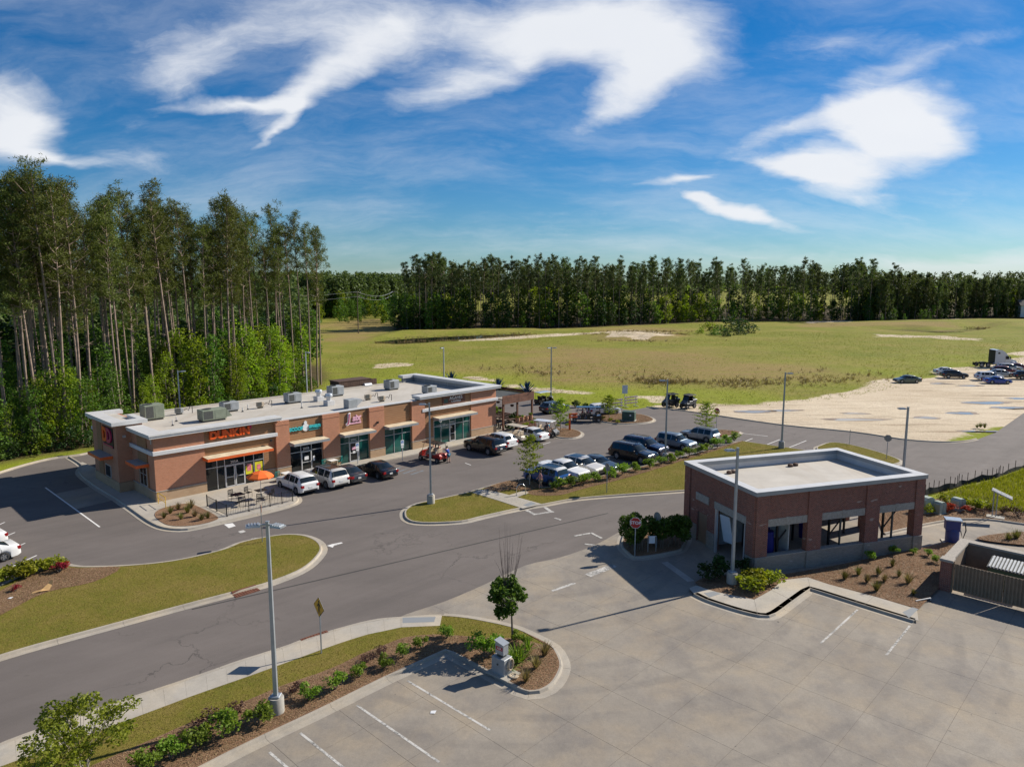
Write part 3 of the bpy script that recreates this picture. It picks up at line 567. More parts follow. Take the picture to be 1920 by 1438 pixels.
# --- small islands in the car park
for px, lab in (([(1040, 804), (1074, 806), (1091, 813), (1084, 821), (1060, 823), (1036, 818), (1026, 810)], 'round end island with a sapling and an orange sign'), ([(1110, 786), (1125, 778), (1194, 777), (1225, 786), (1216, 793), (1172, 796), (1129, 792)], 'island with the green transformer box'), ([(1330, 812), (1349, 807), (1384, 810), (1388, 813), (1372, 818), (1350, 824), (1334, 822)], 'island tip beside the silver minivan')):
    q = ccw(crom(W(px), 4, True)); kerb('kerb round the mulch ' + lab, q, gut=.3); bed('mulch_bed', offset(q, .14), .14, 'mulch', 'mulch ' + lab)
q = ccw(crom(W([(1530, 842), (1540, 836), (1558, 831), (1589, 834), (1634, 845), (1674, 858), (1690, 868), (1660, 874), (1600, 868), (1550, 856)]), 4, True)); kerb('kerb round the small bright grass island beyond the car wash', q, gut=.3); bed('lawn', offset(q, .14), .135, 'turf', 'small bright grass island beyond the car wash roof')
# --- far kerbs
kerb('dark far kerb between the asphalt and the sandy lot', crom(W([(1212, 764), (1280, 771), (1336, 779), (1467, 798), (1600, 811), (1694, 825), (1767, 830), (1812, 828), (1832, 824)]), 3), False, gut=.25, left_in=True)
kerb('curved back kerb of the drive below the pine wood', crom(W([(-500, 1065), (-150, 940), (0, 887), (90, 862), (178, 848), (330, 806), (420, 786)]), 4), False, gut=.3)
# --- south verge: walk, lawn, mulch, kerb
wk_n = crom(W([(-400, 1560), (-100, 1440), (0, 1401), (44, 1383), (223, 1320), (327, 1286), (417, 1255), (450, 1243), (542, 1214), (577, 1200), (641, 1181), (690, 1168), (720, 1163), (752, 1161)]), 3)
wk_s = crom(W([(-400, 1620), (-100, 1484), (13, 1438), (130, 1396), (234, 1357), (290, 1336), (356, 1311), (421, 1288), (481, 1267), (568, 1235), (617, 1217), (664, 1201), (702, 1190), (720, 1187), (752, 1180)]), 3)
kerb('low road kerb along the sidewalk in the foreground', wk_n + W([(790, 1158), (828, 1156)]), False, h=.12, gut=.30, left_in=False)
walk('pale concrete sidewalk along the road in the foreground', strip(offset(wk_n, -.15, False), wk_s, 26), .136)
walk('sidewalk ramp pad at the end of the foreground sidewalk', [W([(752, 1162), (829, 1158), (825, 1177), (752, 1180)])], .137)
sheet('ramp_mat', W([(755, 1162), (817, 1160.5), (814, 1170), (755, 1172)]), .1415, 'mat_grey', 'grey tactile mat at the end of the foreground sidewalk')
lotk = crom(W([(200, 1545), (300, 1486), (387, 1440), (474, 1396), (601, 1336), (720, 1277), (838, 1223), (838, 1223)]), 3) + crom(W([(838, 1223), (900, 1256), (962, 1290), (985, 1301), (1012, 1300), (1036, 1287), (1051, 1264), (1054, 1246), (1046, 1226), (1034, 1212), (1000, 1194), (962, 1178), (903, 1165), (866, 1159), (830, 1156)]), 4)[1:]
kerb('pale kerb of the foreground planting bed beside the parking bays', lotk, False, gut=.42)
verge = list(wk_s) + W([(825, 1177), (829, 1157)]) + list(reversed(offset(lotk, .14, False)))
bed('lawn', verge, .132, 'turf', 'grass verge between the foreground sidewalk and the mulch bed')
mul2 = list(offset(lotk, .145, False))[:-14] + crom(W([(1037, 1220), (1000, 1208), (962, 1201), (900, 1199), (831, 1194), (794, 1195), (756, 1200), (720, 1214), (676, 1231), (641, 1249), (594, 1268), (535, 1288), (504, 1301), (464, 1318), (413, 1340), (359, 1359), (300, 1385), (180, 1438), (60, 1500)]), 2)
bed('mulch_bed', mul2, .15, 'mulch', 'long brown mulch bed with shrubs between verge and parking bays')
# --- car wash surrounds
isl5 = ccw(crom(W([(1164, 1024), (1172, 1000), (1200, 985), (1250, 978), (1283, 985), (1290, 1010), (1278, 1034), (1278, 1034), (1236, 1043), (1191, 1048), (1176, 1039)]), 4, True))
kerb('kerb round the big hedge beside the stop sign', isl5, gut=.3); bed('mulch_bed', offset(isl5, .14), .14, 'mulch', 'mulch bed under the big hedge beside the stop sign')
fr = W([(1302, 1096), (1318, 1087), (1360, 1081), (1400, 1086), (1414, 1090), (1560, 1065), (1730, 1030), (1800, 1014), (1830, 1020), (1775, 1040), (1768, 1098), (1722, 1146), (1639, 1122), (1553, 1099), (1514, 1086), (1468, 1091), (1446, 1110), (1414, 1128), (1345, 1114), (1318, 1106)])
bed('mulch_bed', fr, .155, 'mulch', 'mulch bed with grass tufts in front of the car wash windows')
swk = W([(1305, 1101), (1345, 1114), (1414, 1128), (1446, 1110), (1468, 1091), (1514, 1086), (1553, 1099), (1639, 1122), (1719, 1146), (1722, 1168), (1713, 1166), (1620, 1138), (1519, 1106), (1519, 1106), (1486, 1130), (1456, 1152), (1440, 1158), (1420, 1156), (1380, 1146), (1325, 1128), (1300, 1116), (1292, 1107)])
qs = [[swk[i] for i in q] for q in ((0, 1, 19, 20, 21), (1, 2, 17, 18, 19), (2, 3, 14, 15, 16, 17), (3, 4, 5, 12, 14), (5, 6, 11, 12), (6, 7, 11), (7, 8, 9, 10, 11))]
walk('concrete walk stepping round the car wash bed', qs, .148)
kerb('kerb along the walk before the car wash', crom(W([(1300, 1117), (1325, 1129), (1380, 1147), (1420, 1157), (1440, 1159), (1456, 1153), (1486, 1131), (1519, 1107), (1519, 1107)]), 3) + crom(W([(1519, 1107), (1620, 1139), (1713, 1168)]), 3)[1:], False, gut=.32, left_in=True, top=.34)
sheet('ramp_mat', W([(1692, 1152), (1712, 1142), (1722, 1146), (1704, 1163)]), .1535, 'mat_grey', 'grey tactile mat at the right end of the car wash walk')
sheet('ramp_mat', W([(1320, 1116), (1338, 1113), (1352, 1117), (1330, 1124)]), .1535, 'mat_grey', 'grey tactile mat at the left end of the car wash walk')
bk = crom(W([(1660, 1003), (1720, 989), (1760, 981), (1800, 976), (1860, 977), (1920, 985), (2050, 1000)]), 4)
kerb('curved kerb along the lane behind the car wash', bk, False, gut=.25)
far = offset(bk, .14, False) + W([(2050, 930), (1920, 930), (1840, 932), (1790, 935), (1735, 940), (1640, 960)])
bed('mulch_bed', far, .14, 'mulch', 'mulch bed with boxes and shrubs behind the car wash')
bed('rough_grass', W([(1760, 934), (1800, 945), (1850, 958), (1920, 965), (2050, 965), (2050, 850), (1920, 880), (1865, 900), (1800, 915)]), .148, 'field', 'rough weedy grass behind the black silt fence')
bed('mulch_bed', crom(W([(1830, 1012), (1870, 1004), (1930, 1000), (1990, 1010), (1990, 1030), (1930, 1026), (1870, 1020)]), 3, True), .15, 'mulch', 'planting strip behind the trash enclosure')
# --- puddles on the sand
for i, (c, rx, ry, lab) in enumerate([((1412, 771.5), 3.2, 1.6, 'nearest the stop sign'), ((1470, 769.5), 2.4, 1.2, 'behind the middle lamp post'), ((1601, 786.5), 4.2, 1.5, 'widest, left of the nearest lamp post'), ((1602, 775), 2.0, .9, 'just behind the widest one'), ((1736, 783), 2.0, 1.2, 'right of the lamp post top'), ((1803, 774.5), 2.5, 1.5, 'round, in the middle of the lot'), ((1848, 755), 4.0, 2.0, 'long, below the blue sedan'), ((1888, 764), 3.0, 1.4, 'just right of the long one'), ((1914, 747), 2.5, 1.4, 'at the right edge'), ((1838, 808), 3.2, .7, 'along the grass tuft'), ((1763, 719), 2.2, 1.2, 'beside the green sedan'), ((1820, 723), 3., 1.0, 'below the dark wagon')]):
    p = at(*c).xy; r = random.Random(i); n = 22; rx *= .72; ry *= .5
    sheet('mud_patch', [p + Vector((1.35 * rx * math.cos(t) + .3, 1.5 * ry * math.sin(t) + .1)) * (1 + .2 * math.sin(2 * t + i) + r.uniform(-.16, .16)) for t in [2 * math.pi * k / n for k in range(n)]], -.018, 'mud', 'dark wet mud round the puddle on the sandy lot, ' + lab)
    sheet('puddle', [p + Vector((rx * math.cos(t), ry * math.sin(t))) * (1 + .28 * math.sin(3 * t + i) + r.uniform(-.14, .14)) for t in [2 * math.pi * k / n for k in range(n)]], -.012, 'puddle', 'muddy puddle on the sandy lot, ' + lab)
# --- painted markings
NL = [0]
def mark(name, label, pts, z, m): sheet(name, W(pts) if not isinstance(pts[0], Vector) else pts, z, m, label)
def line(label, a, b, w=.1, z=.008, m='line_white', name='painted_line'):
    a, b = at(*a).xy, at(*b).xy; t = (b - a).normalized(); n = Vector((-t.y, t.x)) * w / 2; sheet(name, [a + n, b + n, b - n, a - n], z, m, label)
for a, b, lab in [((505, 1410), (575, 1470), 'parking bay line at the bottom edge left'), ((563, 1374), (660, 1452), 'parking bay line nearest the big lamp post'), ((669, 1322), (824, 1429), 'middle parking bay line before the mulch bed'), ((764, 1276), (919, 1369), 'parking bay line nearest the air machine'), ((1608, 1143), (1539, 1206), 'parking bay line before the car wash walk'), ((1706, 1173), (1662, 1228), 'parking bay line near the trash enclosure')]:
    line('white ' + lab, a, b, .11, .0165, 'line_worn')
for i, (a, b) in enumerate([((-40, 1090), (69, 1041)), ((-20, 1049), (47, 1018)), ((-25, 1021), (28, 998)), ((-30, 996), (9, 979))]): line(f'white bay line, {ORD[i]} from the front at the left edge', a, b, .11, .008)
for i, (a, b) in enumerate([((1396, 828), (1411, 822)), ((1437, 834), (1462, 824)), ((1480, 839), (1512, 826))]): line(f'white bay line, {ORD[i]} from the left beyond the car wash', a, b, .11, .008)
line('long white line before the empty bays', (1389, 812), (1440, 818), .11, .008); line('white drive lane line beside the shaded side of the store', (85, 914), (187, 988), .12, .0095)
line('worn parking line beside the black large wagon', (872, 868), (883, 872), .1); line('worn parking line beside the white saloon', (1015, 834), (1032, 829), .1)
mark('concrete_pad', 'pale concrete pad in the shaded drive lane', [(102, 926), (169, 912), (211, 938), (140, 955)], .005, 'concrete')
mark('painted_arrow', 'white painted block on the drive before the patio', [(420, 983), (436, 980.5), (442, 986), (429, 990)], .008, 'line_white')
mark('painted_arrow', 'small worn white marks beside the painted block', [(446, 996.5), (456, 993.5), (461, 996.5), (451, 1000)], .008, 'line_worn'); mark('painted_arrow', 'worn white mark by the grass island kerb', [(470, 1010), (484, 1007.5), (489, 1011), (474, 1014)], .008, 'line_worn')
mark('painted_arrow', 'white arrow painted at the road mouth', [(613, 1023), (622, 1020), (640, 1016.5), (643, 1018), (626, 1023), (624, 1026.5)], .008, 'line_white')
for i, (a, b) in enumerate([((987, 956.5), (1004, 965)), ((1021, 950), (1034, 960)), ((1004, 964), (1038, 959))]): line(f'worn crosswalk line, {ORD[i]} from the island path', a, b, .3, .009 + .001 * i, 'line_worn')
for i, (a, b) in enumerate([((1077, 1005), (1108, 999.5)), ((1108, 999), (1128, 1009)), ((1096, 1020), (1116, 1022)), ((1035, 1108), (1078, 1093)), ((1040, 971), (1052, 975))]): line(f'worn white paint trace, {ORD[i]} on the road by the stop sign', a, b, .22, .017, 'line_worn')
line('pale stop bar in the shade of the car wash', (1102, 1079), (1152, 1060), .55, .0165, 'line_worn'); line('pale trench drain across the car wash entrance', (1246, 1054), (1296, 1090), .5, .0165, 'concrete_base')
for i, (a, b) in enumerate([((728, 884), (752, 876)), ((742, 886), (766, 878)), ((756, 888), (780, 880)), ((770, 890), (794, 882))]): line(f'faded blue hatch stripe, {ORD[i]} from the left beside the accessible bays', a, b, .22, .008, 'line_blue')
line('dark seam running along the main road', (360, 1142), (1140, 962), .14, .006, 'asphalt_new'); line('fine seam along the main road', (-50, 1310), (760, 1078), .08, .006, 'line_worn') if False else None
# drains
def drain(label, px, rz):
    t = thing('storm_drain', label, 'drain', at(*px), rz, 'storm drains'); ob('grate', MB().box(-.75, .75, -.28, .28, .005, .03), 'rust', t)
    for k in range(9): ob('grate_bar', MB().box(-.66 + k * .16, -.58 + k * .16, -.24, .24, .03, .045), 'rust', t)
    return t
d1 = drain('rusty storm drain grate at the grass island kerb', (462, 1111), R(44)); ob('inlet', MB().box(-.75, .75, .30, .42, .02, .17), 'rust', d1)
drain('rusty storm drain grate beside the foreground sidewalk', (592, 1194), R(41))
def grass_scatter(name, label, polys, n, h, w, m, seed, z=.13, lean=.5):
    r = np.random.default_rng(seed); V = []; tot = sum(abs(area2(p)) for p in polys)
    for p in polys:
        k = int(n * abs(area2(p)) / tot); xs = [q.x for q in p]; ys = [q.y for q in p]; lo = (max(min(xs), -45), max(min(ys), 8)); hi = (min(max(xs), 70), max(ys))
        A = max((hi[0] - lo[0]) * (hi[1] - lo[1]), 1e-6); X = r.uniform(lo[0], hi[0], int(k * A / (abs(area2(p)) / 2) * 1.0) + 10); Y = r.uniform(lo[1], hi[1], len(X))
        ok = seg_dist(X, Y, [tuple(q) for q in p]) > .05; V.append(np.stack([X[ok], Y[ok]], 1)[:k * 2])
    P = np.concatenate(V); m_ = len(P); a = r.uniform(0, 2 * np.pi, m_); hh = h * r.uniform(.5, 1.3, m_); ww = w * r.uniform(.6, 1.3, m_); b = r.uniform(0, 2 * np.pi, m_); ln = hh * lean * r.uniform(.2, 1.2, m_)
    z0 = np.full(m_, z); A_ = np.stack([P[:, 0] + np.cos(a) * ww / 2, P[:, 1] + np.sin(a) * ww / 2, z0], 1); B_ = np.stack([P[:, 0] - np.cos(a) * ww / 2, P[:, 1] - np.sin(a) * ww / 2, z0], 1); C_ = np.stack([P[:, 0] + np.cos(b) * ln, P[:, 1] + np.sin(b) * ln, z0 + hh], 1)
    VV = np.stack([A_, B_, C_], 1).reshape(-1, 3); o = ob(name, npmesh(name, VV, np.arange(3 * m_).reshape(-1, 3)), m); return tag(o, label, name.replace('_', ' '), kind='stuff')
LAWNS = [f[1] for f in FILLS if f[0] == 'lawn']; MULCH = [f[1] for f in FILLS if f[0] == 'mulch_bed']
grass_scatter('grass', 'short mown grass blades of the lawns and verges', LAWNS, 150000, .055, .022, 'grass_blade', 3)
grass_scatter('mulch_straw', 'loose pine straw littering the mulch beds', MULCH, 170000, .028, .035, 'straw', 4, z=.157, lean=4.5)
grass_scatter('rough_grass', 'yellow green weeds behind the black silt fence', [W([(1760, 934), (1800, 945), (1850, 958), (1920, 965), (2050, 965), (2050, 850), (1920, 882), (1865, 902), (1800, 917)])], 14000, .35, .06, 'leaf_yellow', 5, z=.14)
# ================================================================== BUILDINGS
MO = Vector((-30.08, 58.57, 0)); MA = R(45.8)
mall = thing('shop_building', 'long single storey tan brick store row with flat white roof', 'store row', MO, MA)
MMAT = Matrix.Translation(MO) @ Matrix.Rotation(MA, 4, 'Z'); MINV = MMAT.inverted()
def mloc(x, y, z): return MINV @ at(x, y, z)
def mw(x, y, z=0): return MMAT @ Vector((x, y, z))
def part(name, m, *boxes, parent=None, b=0., smooth=None, join=False):
    if join or len(boxes) == 1:
        mb = MB()
        for bx in boxes: mb.box(*bx, b=b)
        return ob(name, mb, m, parent or mall, smooth)
    for bx in boxes: o = ob(name, MB().box(*bx, b=b), m, parent or mall, smooth)
    return o
def storefront(x0, x1, cols, door=None, trans=2.15, top=2.9, glass='glass_dark', number=None, dw=.95):
    f = MB(); t = .06; y0, y1 = .1, .2
    xs = [x0] + cols + [x1]
    for x in xs: f.box(x - t / 2, x + t / 2, y0, y1, 0, top)
    f.box(x0, x1, y0 - .003, y1, top - t, top + .002); f.box(x0, x1, y0 - .003, y1, trans - t / 2, trans + t / 2); f.box(x0, x1, y0 - .003, y1, .0, .10)
    fr = ob('storefront_frame', f, 'aluminium', mall)
    for i, (a, b) in enumerate(zip(xs, xs[1:])):
        ob('pane', MB().box(a + t / 2, b - t / 2, .15, .17, trans + t / 2, top - t), glass, fr)
        if not (door and a >= door[0] - .01 and b <= door[1] + .01): ob('pane', MB().box(a + t / 2, b - t / 2, .15, .17, .1, trans - t / 2), glass, fr)
    if door:
        n = max(1, round((door[1] - door[0]) / dw)); w = (door[1] - door[0]) / n
        for k in range(n):
            a = door[0] + k * w + .03; b = a + w - .06; d = MB(); s = .075
            d.box(a, a + s, .07, .12, .03, trans - .04); d.box(b - s, b, .07, .12, .03, trans - .04); d.box(a + s, b - s, .07, .12, .03, .22); d.box(a + s, b - s, .07, .12, trans - .12, trans - .04); d.box(a + s, b - s, .08, .115, 1.0, 1.06)
            dr = ob('door', d, 'white_metal', mall); ob('door_glass', MB().box(a + s, b - s, .09, .10, .22, trans - .12), 'glass_dark', dr)
            hx = b - .13 if (n == 1 or k == 0) else a + .13; ob('door_handle', MB().cyl((hx, .03, .85), (hx, .03, 1.25), .02), 'chrome', dr)
    if number:
        cx = (door[0] + door[1]) / 2; place_text('street_number', number, .34, 'white_sign', mall, (cx, .135, trans + .22), (R(90), 0, 0), .006)
    return fr
def awning(x0, x1, fas, z=3.05, dep=1.15):
    a = MB(); a.add([(x0, -dep, z), (x1, -dep, z), (x1, .05, z), (x0, .05, z), (x0, -dep, z + .24), (x1, -dep, z + .24), (x1, .05, z + .30), (x0, .05, z + .30)], [(0, 3, 2, 1), (0, 1, 5, 4), (1, 2, 6, 5), (3, 0, 4, 7), (2, 3, 7, 6)])
    o = ob('awning', a, fas, mall); ob('awning_top', MB().add([(x0 + .02, -dep + .02, z + .243), (x1 - .02, -dep + .02, z + .243), (x1 - .02, .05, z + .304), (x0 + .02, .05, z + .304)], [(0, 1, 2, 3)]), 'awning_top', o)
def build_mall():
    L = 40.3
    part('wall', 'brick_tan', (0.02, L - .02, .36, 16, 0, 5.0))
    part('roof_deck', 'roof_membrane', (.05, L - .05, .4, 15.96, 5.0, 5.03))
    # front skin: brick piers, stone plinths, siding
    piers = [(0, 4.25, 5.64, 0), (10.95, 12.35, 5.5, -.14), (15.95, 17.9, 5.5, -.14), (21.5, 23.4, 5.5, -.14), (27.1, 28.95, 5.5, -.14), (36.1, L, 5.64, 0)]
    for x0, x1, zt, y in piers:
        part('brick_pier', 'brick_tan', (x0, x1, y, .36, 1.0, zt)); part('stone_plinth', 'stone_tan', (x0 - .02, x1 + .02, y - .05, .36, 0, .96)); part('stone_sill', 'precast', (x0 - .04, x1 + .04, y - .08, .34, .96, 1.03))
        if y < 0: part('brick_frieze', 'brick_tan', (x0 + .01, x1 - .01, y - .03, .3, 5.12, 5.2))
    for x0, x1, zt in [(4.25, 10.95, 5.64), (12.35, 15.95, 5.5), (17.9, 21.5, 5.5), (23.4, 27.1, 5.5), (28.95, 36.1, 5.64)]: part('siding_panel', 'siding', (x0, x1, .1, .36, 2.9, zt))
    part('siding_panel', 'siding', (9.72, 10.95, .1, .36, 1.0, 2.9), (35.97, 36.1, .1, .36, 0, 2.9), (28.95, 30.38, .1, .36, 1.0, 2.9)); part('stone_plinth', 'stone_tan', (9.72, 10.95, .04, .36, 0, .96), (28.95, 30.38, .04, .36, 0, .96)); part('stone_sill', 'precast', (9.72, 10.95, .02, .34, .96, 1.03), (28.95, 30.38, .02, .34, .96, 1.03))
    storefront(4.25, 9.72, [5.3, 6.0, 7.85, 8.75], (6.0, 7.85), number='205A')
    storefront(12.35, 15.95, [13.6, 14.75], (13.6, 14.75), number='205B', dw=1.2); storefront(17.9, 21.5, [19.1, 20.25], (19.1, 20.25), number='205C', dw=1.2, glass='glass_teal')
    storefront(23.4, 27.1, [24.8, 25.9], None, glass='glass_teal'); storefront(30.4, 35.97, [31.45, 32.75, 33.65, 34.9], (32.75, 33.65), number='205D', glass='glass_teal')
    awning(4.0, 10.15, 'orange_paint')
    for a, b in ((12.25, 16.1), (17.8, 21.65), (23.3, 27.25), (30.2, 36.15)): awning(a, b, 'coping_grey')
    part('posters', 'poster_yellow', (7.95, 8.6, .135, .145, .95, 1.75)); part('poster', 'poster_yellow', (8.86, 9.6, .135, .145, .9, 1.95)); part('poster', 'poster_pink', (8.1, 8.5, .128, .134, 1.25, 1.9)); part('poster', 'poster_pink', (9.05, 9.4, .128, .134, 1.2, 1.7))
    part('door_decal', 'white_sign', (13.95, 14.4, .085, .089, 1.25, 1.6)); part('door_decal', 'pink_sign', (19.4, 19.95, .085, .089, 1.35, 1.65)); part('door_notice', 'white_sign', (19.5, 19.8, .085, .089, .95, 1.2)); part('window_notice', 'white_sign', (14.9, 15.1, .13, .135, 1.0, 1.5))
    # bands and copings
    part('band', 'band_white', (-.14, 11.1, -.2, .1, 4.13, 4.47), b=.02); part('band', 'band_white', (28.55, L + .2, -.2, .1, 4.13, 4.47), b=.02); part('band', 'band_white', (-.2, 0, .1, 5.28, 4.13, 4.47), b=.02); part('band', 'band_white', (-.2, 0, 12.05, 16.2, 4.13, 4.47), b=.02)
    part('parapet', 'roof_membrane', (.02, 11.2, .36, .7, 5.0, 5.64), (28.2, L - .02, .36, .7, 5.0, 5.64)); part('parapet', 'roof_membrane', (11.2, 28.2, .30, .62, 5.0, 5.46))
    part('coping', 'white_metal', (-.42, 11.45, -.46, .95, 5.64, 5.84), (-.48, 11.5, -.52, .95, 5.84, 5.99), b=.012); part('coping', 'white_metal', (-.42, .9, .951, 5.05, 5.64, 5.84), (-.48, .9, .951, 5.1, 5.84, 5.985)); part('parapet', 'brick_tan', (0, .5, .7, 16, 5.0, 5.63))
    part('coping', 'white_metal', (11.5, 27.95, .0, .66, 5.5, 5.58))
    part('coping', 'white_metal', (28.0, L + .42, -.46, .95, 5.64, 5.84), (27.94, L + .48, -.52, .95, 5.84, 6.0), b=.012); part('coping', 'white_metal', (L - .75, L + .42, .951, 16.4, 5.64, 5.84), (L - .8, L + .48, .951, 16.45, 5.84, 5.995)); part('coping', 'white_metal', (L - 2.6, L - .81, 15.4, 16.45, 5.64, 5.99))
    part('parapet', 'coping_grey', (L - .6, L - .02, .7, 16, 5.0, 5.64)); part('parapet', 'coping_grey', (L - 2.4, L - .6, 15.6, 16, 5.0, 5.64)); part('parapet', 'roof_membrane', (.5, L - 2.4, 15.7, 16, 5.0, 5.22))
    for k in range(9): part('parapet_seam', 'white_metal', (L - .612, L - .6, 2 + k * 1.6, 2.03 + k * 1.6, 5.03, 5.64))
    # left end: window bay, tower, rear bay
    part('siding_panel', 'siding', (-.06, .0, 1.5, 3.7, 1.0, 5.6)); part('stone_plinth', 'stone_tan', (-.05, .02, .0, 5.3, 0, .96)); part('stone_sill', 'precast', (-.08, .02, .0, 5.3, .96, 1.03)); part('stone_plinth', 'stone_tan', (-.05, .02, 12.0, 16, 0, .96))
    w = part('window', 'aluminium', (-.1, -.06, 1.75, 1.81, 1.1, 2.8), (-.1, -.06, 3.34, 3.40, 1.1, 2.8), (-.1, -.06, 1.81, 3.34, 1.1, 1.16), (-.1, -.06, 1.81, 3.34, 2.74, 2.8), (-.1, -.06, 2.55, 2.60, 1.16, 2.74), (-.1, -.06, 1.81, 3.34, 2.1, 2.15), join=True)
    for y0, y1 in ((1.81, 2.55), (2.60, 3.34)):
        for z0, z1 in ((1.16, 2.1), (2.15, 2.74)): part('pane', 'glass_dark', (-.08, -.07, y0, y1, z0, z1), parent=w)
    def sawn(x, y0, y1, dep=1.05, z=2.95):
        o = part('awning', 'orange_paint', (x - dep, x, y0, y1, z, z + .26)); part('awning_top', 'coping_grey', (x - dep + .03, x, y0 + .03, y1 - .03, z + .263, z + .275), parent=o)
    sawn(0, 1.3, 3.9); sawn(-1.2, 6.6, 10.2)
    part('tower', 'brick_tan', (-1.2, 1.0, 5.3, 12.0, 1.0, 6.15)); part('stone_plinth', 'stone_tan', (-1.24, .02, 5.26, 12.04, 0, .97)); part('siding_panel', 'siding', (-1.25, -1.2, 9.3, 10.6, 1.0, 6.1)); part('coping', 'white_metal', (-1.62, -.5, 4.9, 12.4, 6.15, 6.46), (-.5, 1.35, 4.9, 5.9, 6.15, 6.455), (-.5, 1.35, 11.4, 12.4, 6.15, 6.455), (.8, 1.35, 5.9, 8.6, 6.15, 6.45)); part('tower_roof', 'roof_membrane', (-.5, .8, 5.9, 11.4, 6.15, 6.17))
    part('siding_panel', 'siding', (-.06, 0, 12.6, 15.4, 1.0, 5.0)); part('rear_coping', 'white_metal', (-.4, .8, 12.5, 16.4, 5.3, 5.62))
    o = part('drive_window', 'aluminium', (-1.28, -1.2, 7.3, 8.7, 1.05, 2.2)); part('pane', 'glass_dark', (-1.29, -1.28, 7.38, 8.62, 1.13, 2.12), parent=o); part('side_door', 'coil_dark', (-.05, 0, 13.5, 14.5, 0, 2.1)); part('vent', 'coil_dark', (-1.27, -1.2, 10.9, 11.5, 2.2, 2.6))
    # signs
    s = MB(); xs = [4.9, 5.52, 6.18, 6.85, 7.5, 7.93, 8.6]
    for ch, x in zip("DUNKIN", [5.08, 5.74, 6.40, 7.06, 7.56, 8.08]): place_text('letter', ch, .92, 'orange_sign', mall, (x, .0, 5.08), (R(90), 0, 0), .09, bevel=.02, off=.035)
    place_text('letter', "'", .92, 'magenta_sign', mall, (8.52, .0, 5.12), (R(90), 0, 0), .09, bevel=.02, off=.03)
    lb = part('logo_board', 'black_metal', (-1.27, -1.2, 6.05, 8.75, 3.95, 5.75)); 
    for ch, y, m in (('D', 8.0, 'orange_sign'), ('D', 6.85, 'magenta_sign')):
        t = place_text('letter', ch, 1.75, m, lb, (-1.32, y, 4.95), (R(90), 0, R(-90)), .05, bevel=.02, off=.06)
    part('logo_bar', 'magenta_sign', (-1.31, -1.27, 6.1, 8.7, 4.0, 4.15), parent=lb)
    place_text('letters', 'SCOOP', .44, 'teal_sign', mall, (13.12, .0, 4.47), (R(90), 0, 0), .05, bevel=.015, off=.02); place_text('letters', 'SWEETS', .36, 'teal_sign', mall, (15.16, .0, 4.5), (R(90), 0, 0), .05, bevel=.015, off=.02); part('sign_rail', 'teal_sign', (14.5, 15.7, .02, .08, 4.16, 4.24))
    ob('logo_disc', MB().lathe([(0, 0), (.36, 0), (.36, .1), (0, .1)], 24, (14.18, .02, 4.5), 'y').lathe([(0, 0), (.17, 0), (.17, .1), (0, .1)], 16, (14.18, .03, 4.97), 'y'), 'white_sign', mall)
    part('sign_backing', 'pink_sign', (18.7, 20.6, .04, .09, 4.06, 4.24)); place_text('letter', 'J', 1.25, 'white_sign', mall, (19.05, .02, 4.72), (R(90), 0, 0), .05, bevel=.02, off=.06, shear=.1); place_text('letter', 'J', 1.2, 'pink_dark', mall, (19.05, -.06, 4.72), (R(90), 0, 0), .01, off=.01, shear=.1); place_text('letters', 'six', .85, 'pink_sign', mall, (19.98, .02, 4.65), (R(90), 0, 0), .05, bevel=.015, off=.03, shear=.15)
    bd = part('sign_board', 'wood_brown', (31.7, 35.2, .03, .1, 4.5, 5.62)); place_text('letters', 'AGAVES', .55, 'white_sign', bd, (33.75, .02, 5.2), (R(90), 0, 0), .01); place_text('letters', 'CANTINA', .34, 'white_sign', bd, (33.75, .02, 4.8), (R(90), 0, 0), .01); part('sign_emblem', 'transformer_green', (31.9, 32.5, .015, .03, 4.75, 5.2), parent=bd)
    for x in (10.3, 22.4, 29.6): part('wall_lamp', 'black_metal', (x, x + .18, -.3, -.14 if x < 29 else .1, 3.75, 3.95))
    part('tower_lamp', 'aluminium', (-.7, -.45, 5.16, 5.3, 5.0, 5.2))
build_mall()
# walk in front of the stores
fw = [mw(0, 0).xy, mw(40.6, 0).xy]
wv = [mw(-1.4, -.1).xy]
pat = list(mall_kerb); 
kerb('kerb curving round the store patio and the drive lane', pat, False, gut=.32)
pk = offset(pat, .14, False); i0 = min(range(len(pk)), key=lambda i: (pk[i] - at(216, 936).xy).length)
def build_walks():
    side_o = [p for p in pk]; k = len(side_o)
    # long walk before the shop fronts
    qs = [[mw(x, -.06).xy, mw(x + 1.84, -.06).xy, mw(x + 1.84, -2.0).xy, mw(x, -2.0).xy] for x in np.arange(10.9, 40, 1.84)]
    walk('concrete walk along the shop fronts', qs, .13, t=.15)
    # patio and side walk: one field between wall and kerb
    poly = side_o + [mw(10.9, -2.0).xy, mw(10.9, -.06).xy, mw(-.06, -.06).xy, mw(-.06, 5.2).xy, mw(-1.26, 5.2).xy, mw(-1.26, 12.1).xy, mw(-.06, 12.1).xy, mw(-.06, 16).xy]
    poly = ccw(poly); root = thing('walkway', 'concrete patio round the corner of the store row', None); tag(root, kind='structure')
    for i in range(-4, 10):
        for j in range(-7, 9):
            a0, a1, b0, b1 = i * 2.2 + .006, (i + 1) * 2.2 - .006, j * 2.2 + .006, (j + 1) * 2.2 - .006
            r = sh_clip(poly, [mw(a0, b0).xy, mw(a1, b0).xy, mw(a1, b1).xy, mw(a0, b1).xy])
            if len(r) > 2 and abs(area2(r)) > .08: ob('paving_slab', MB().prism(r, .0, .14), 'walk_concrete', root)
build_walks()
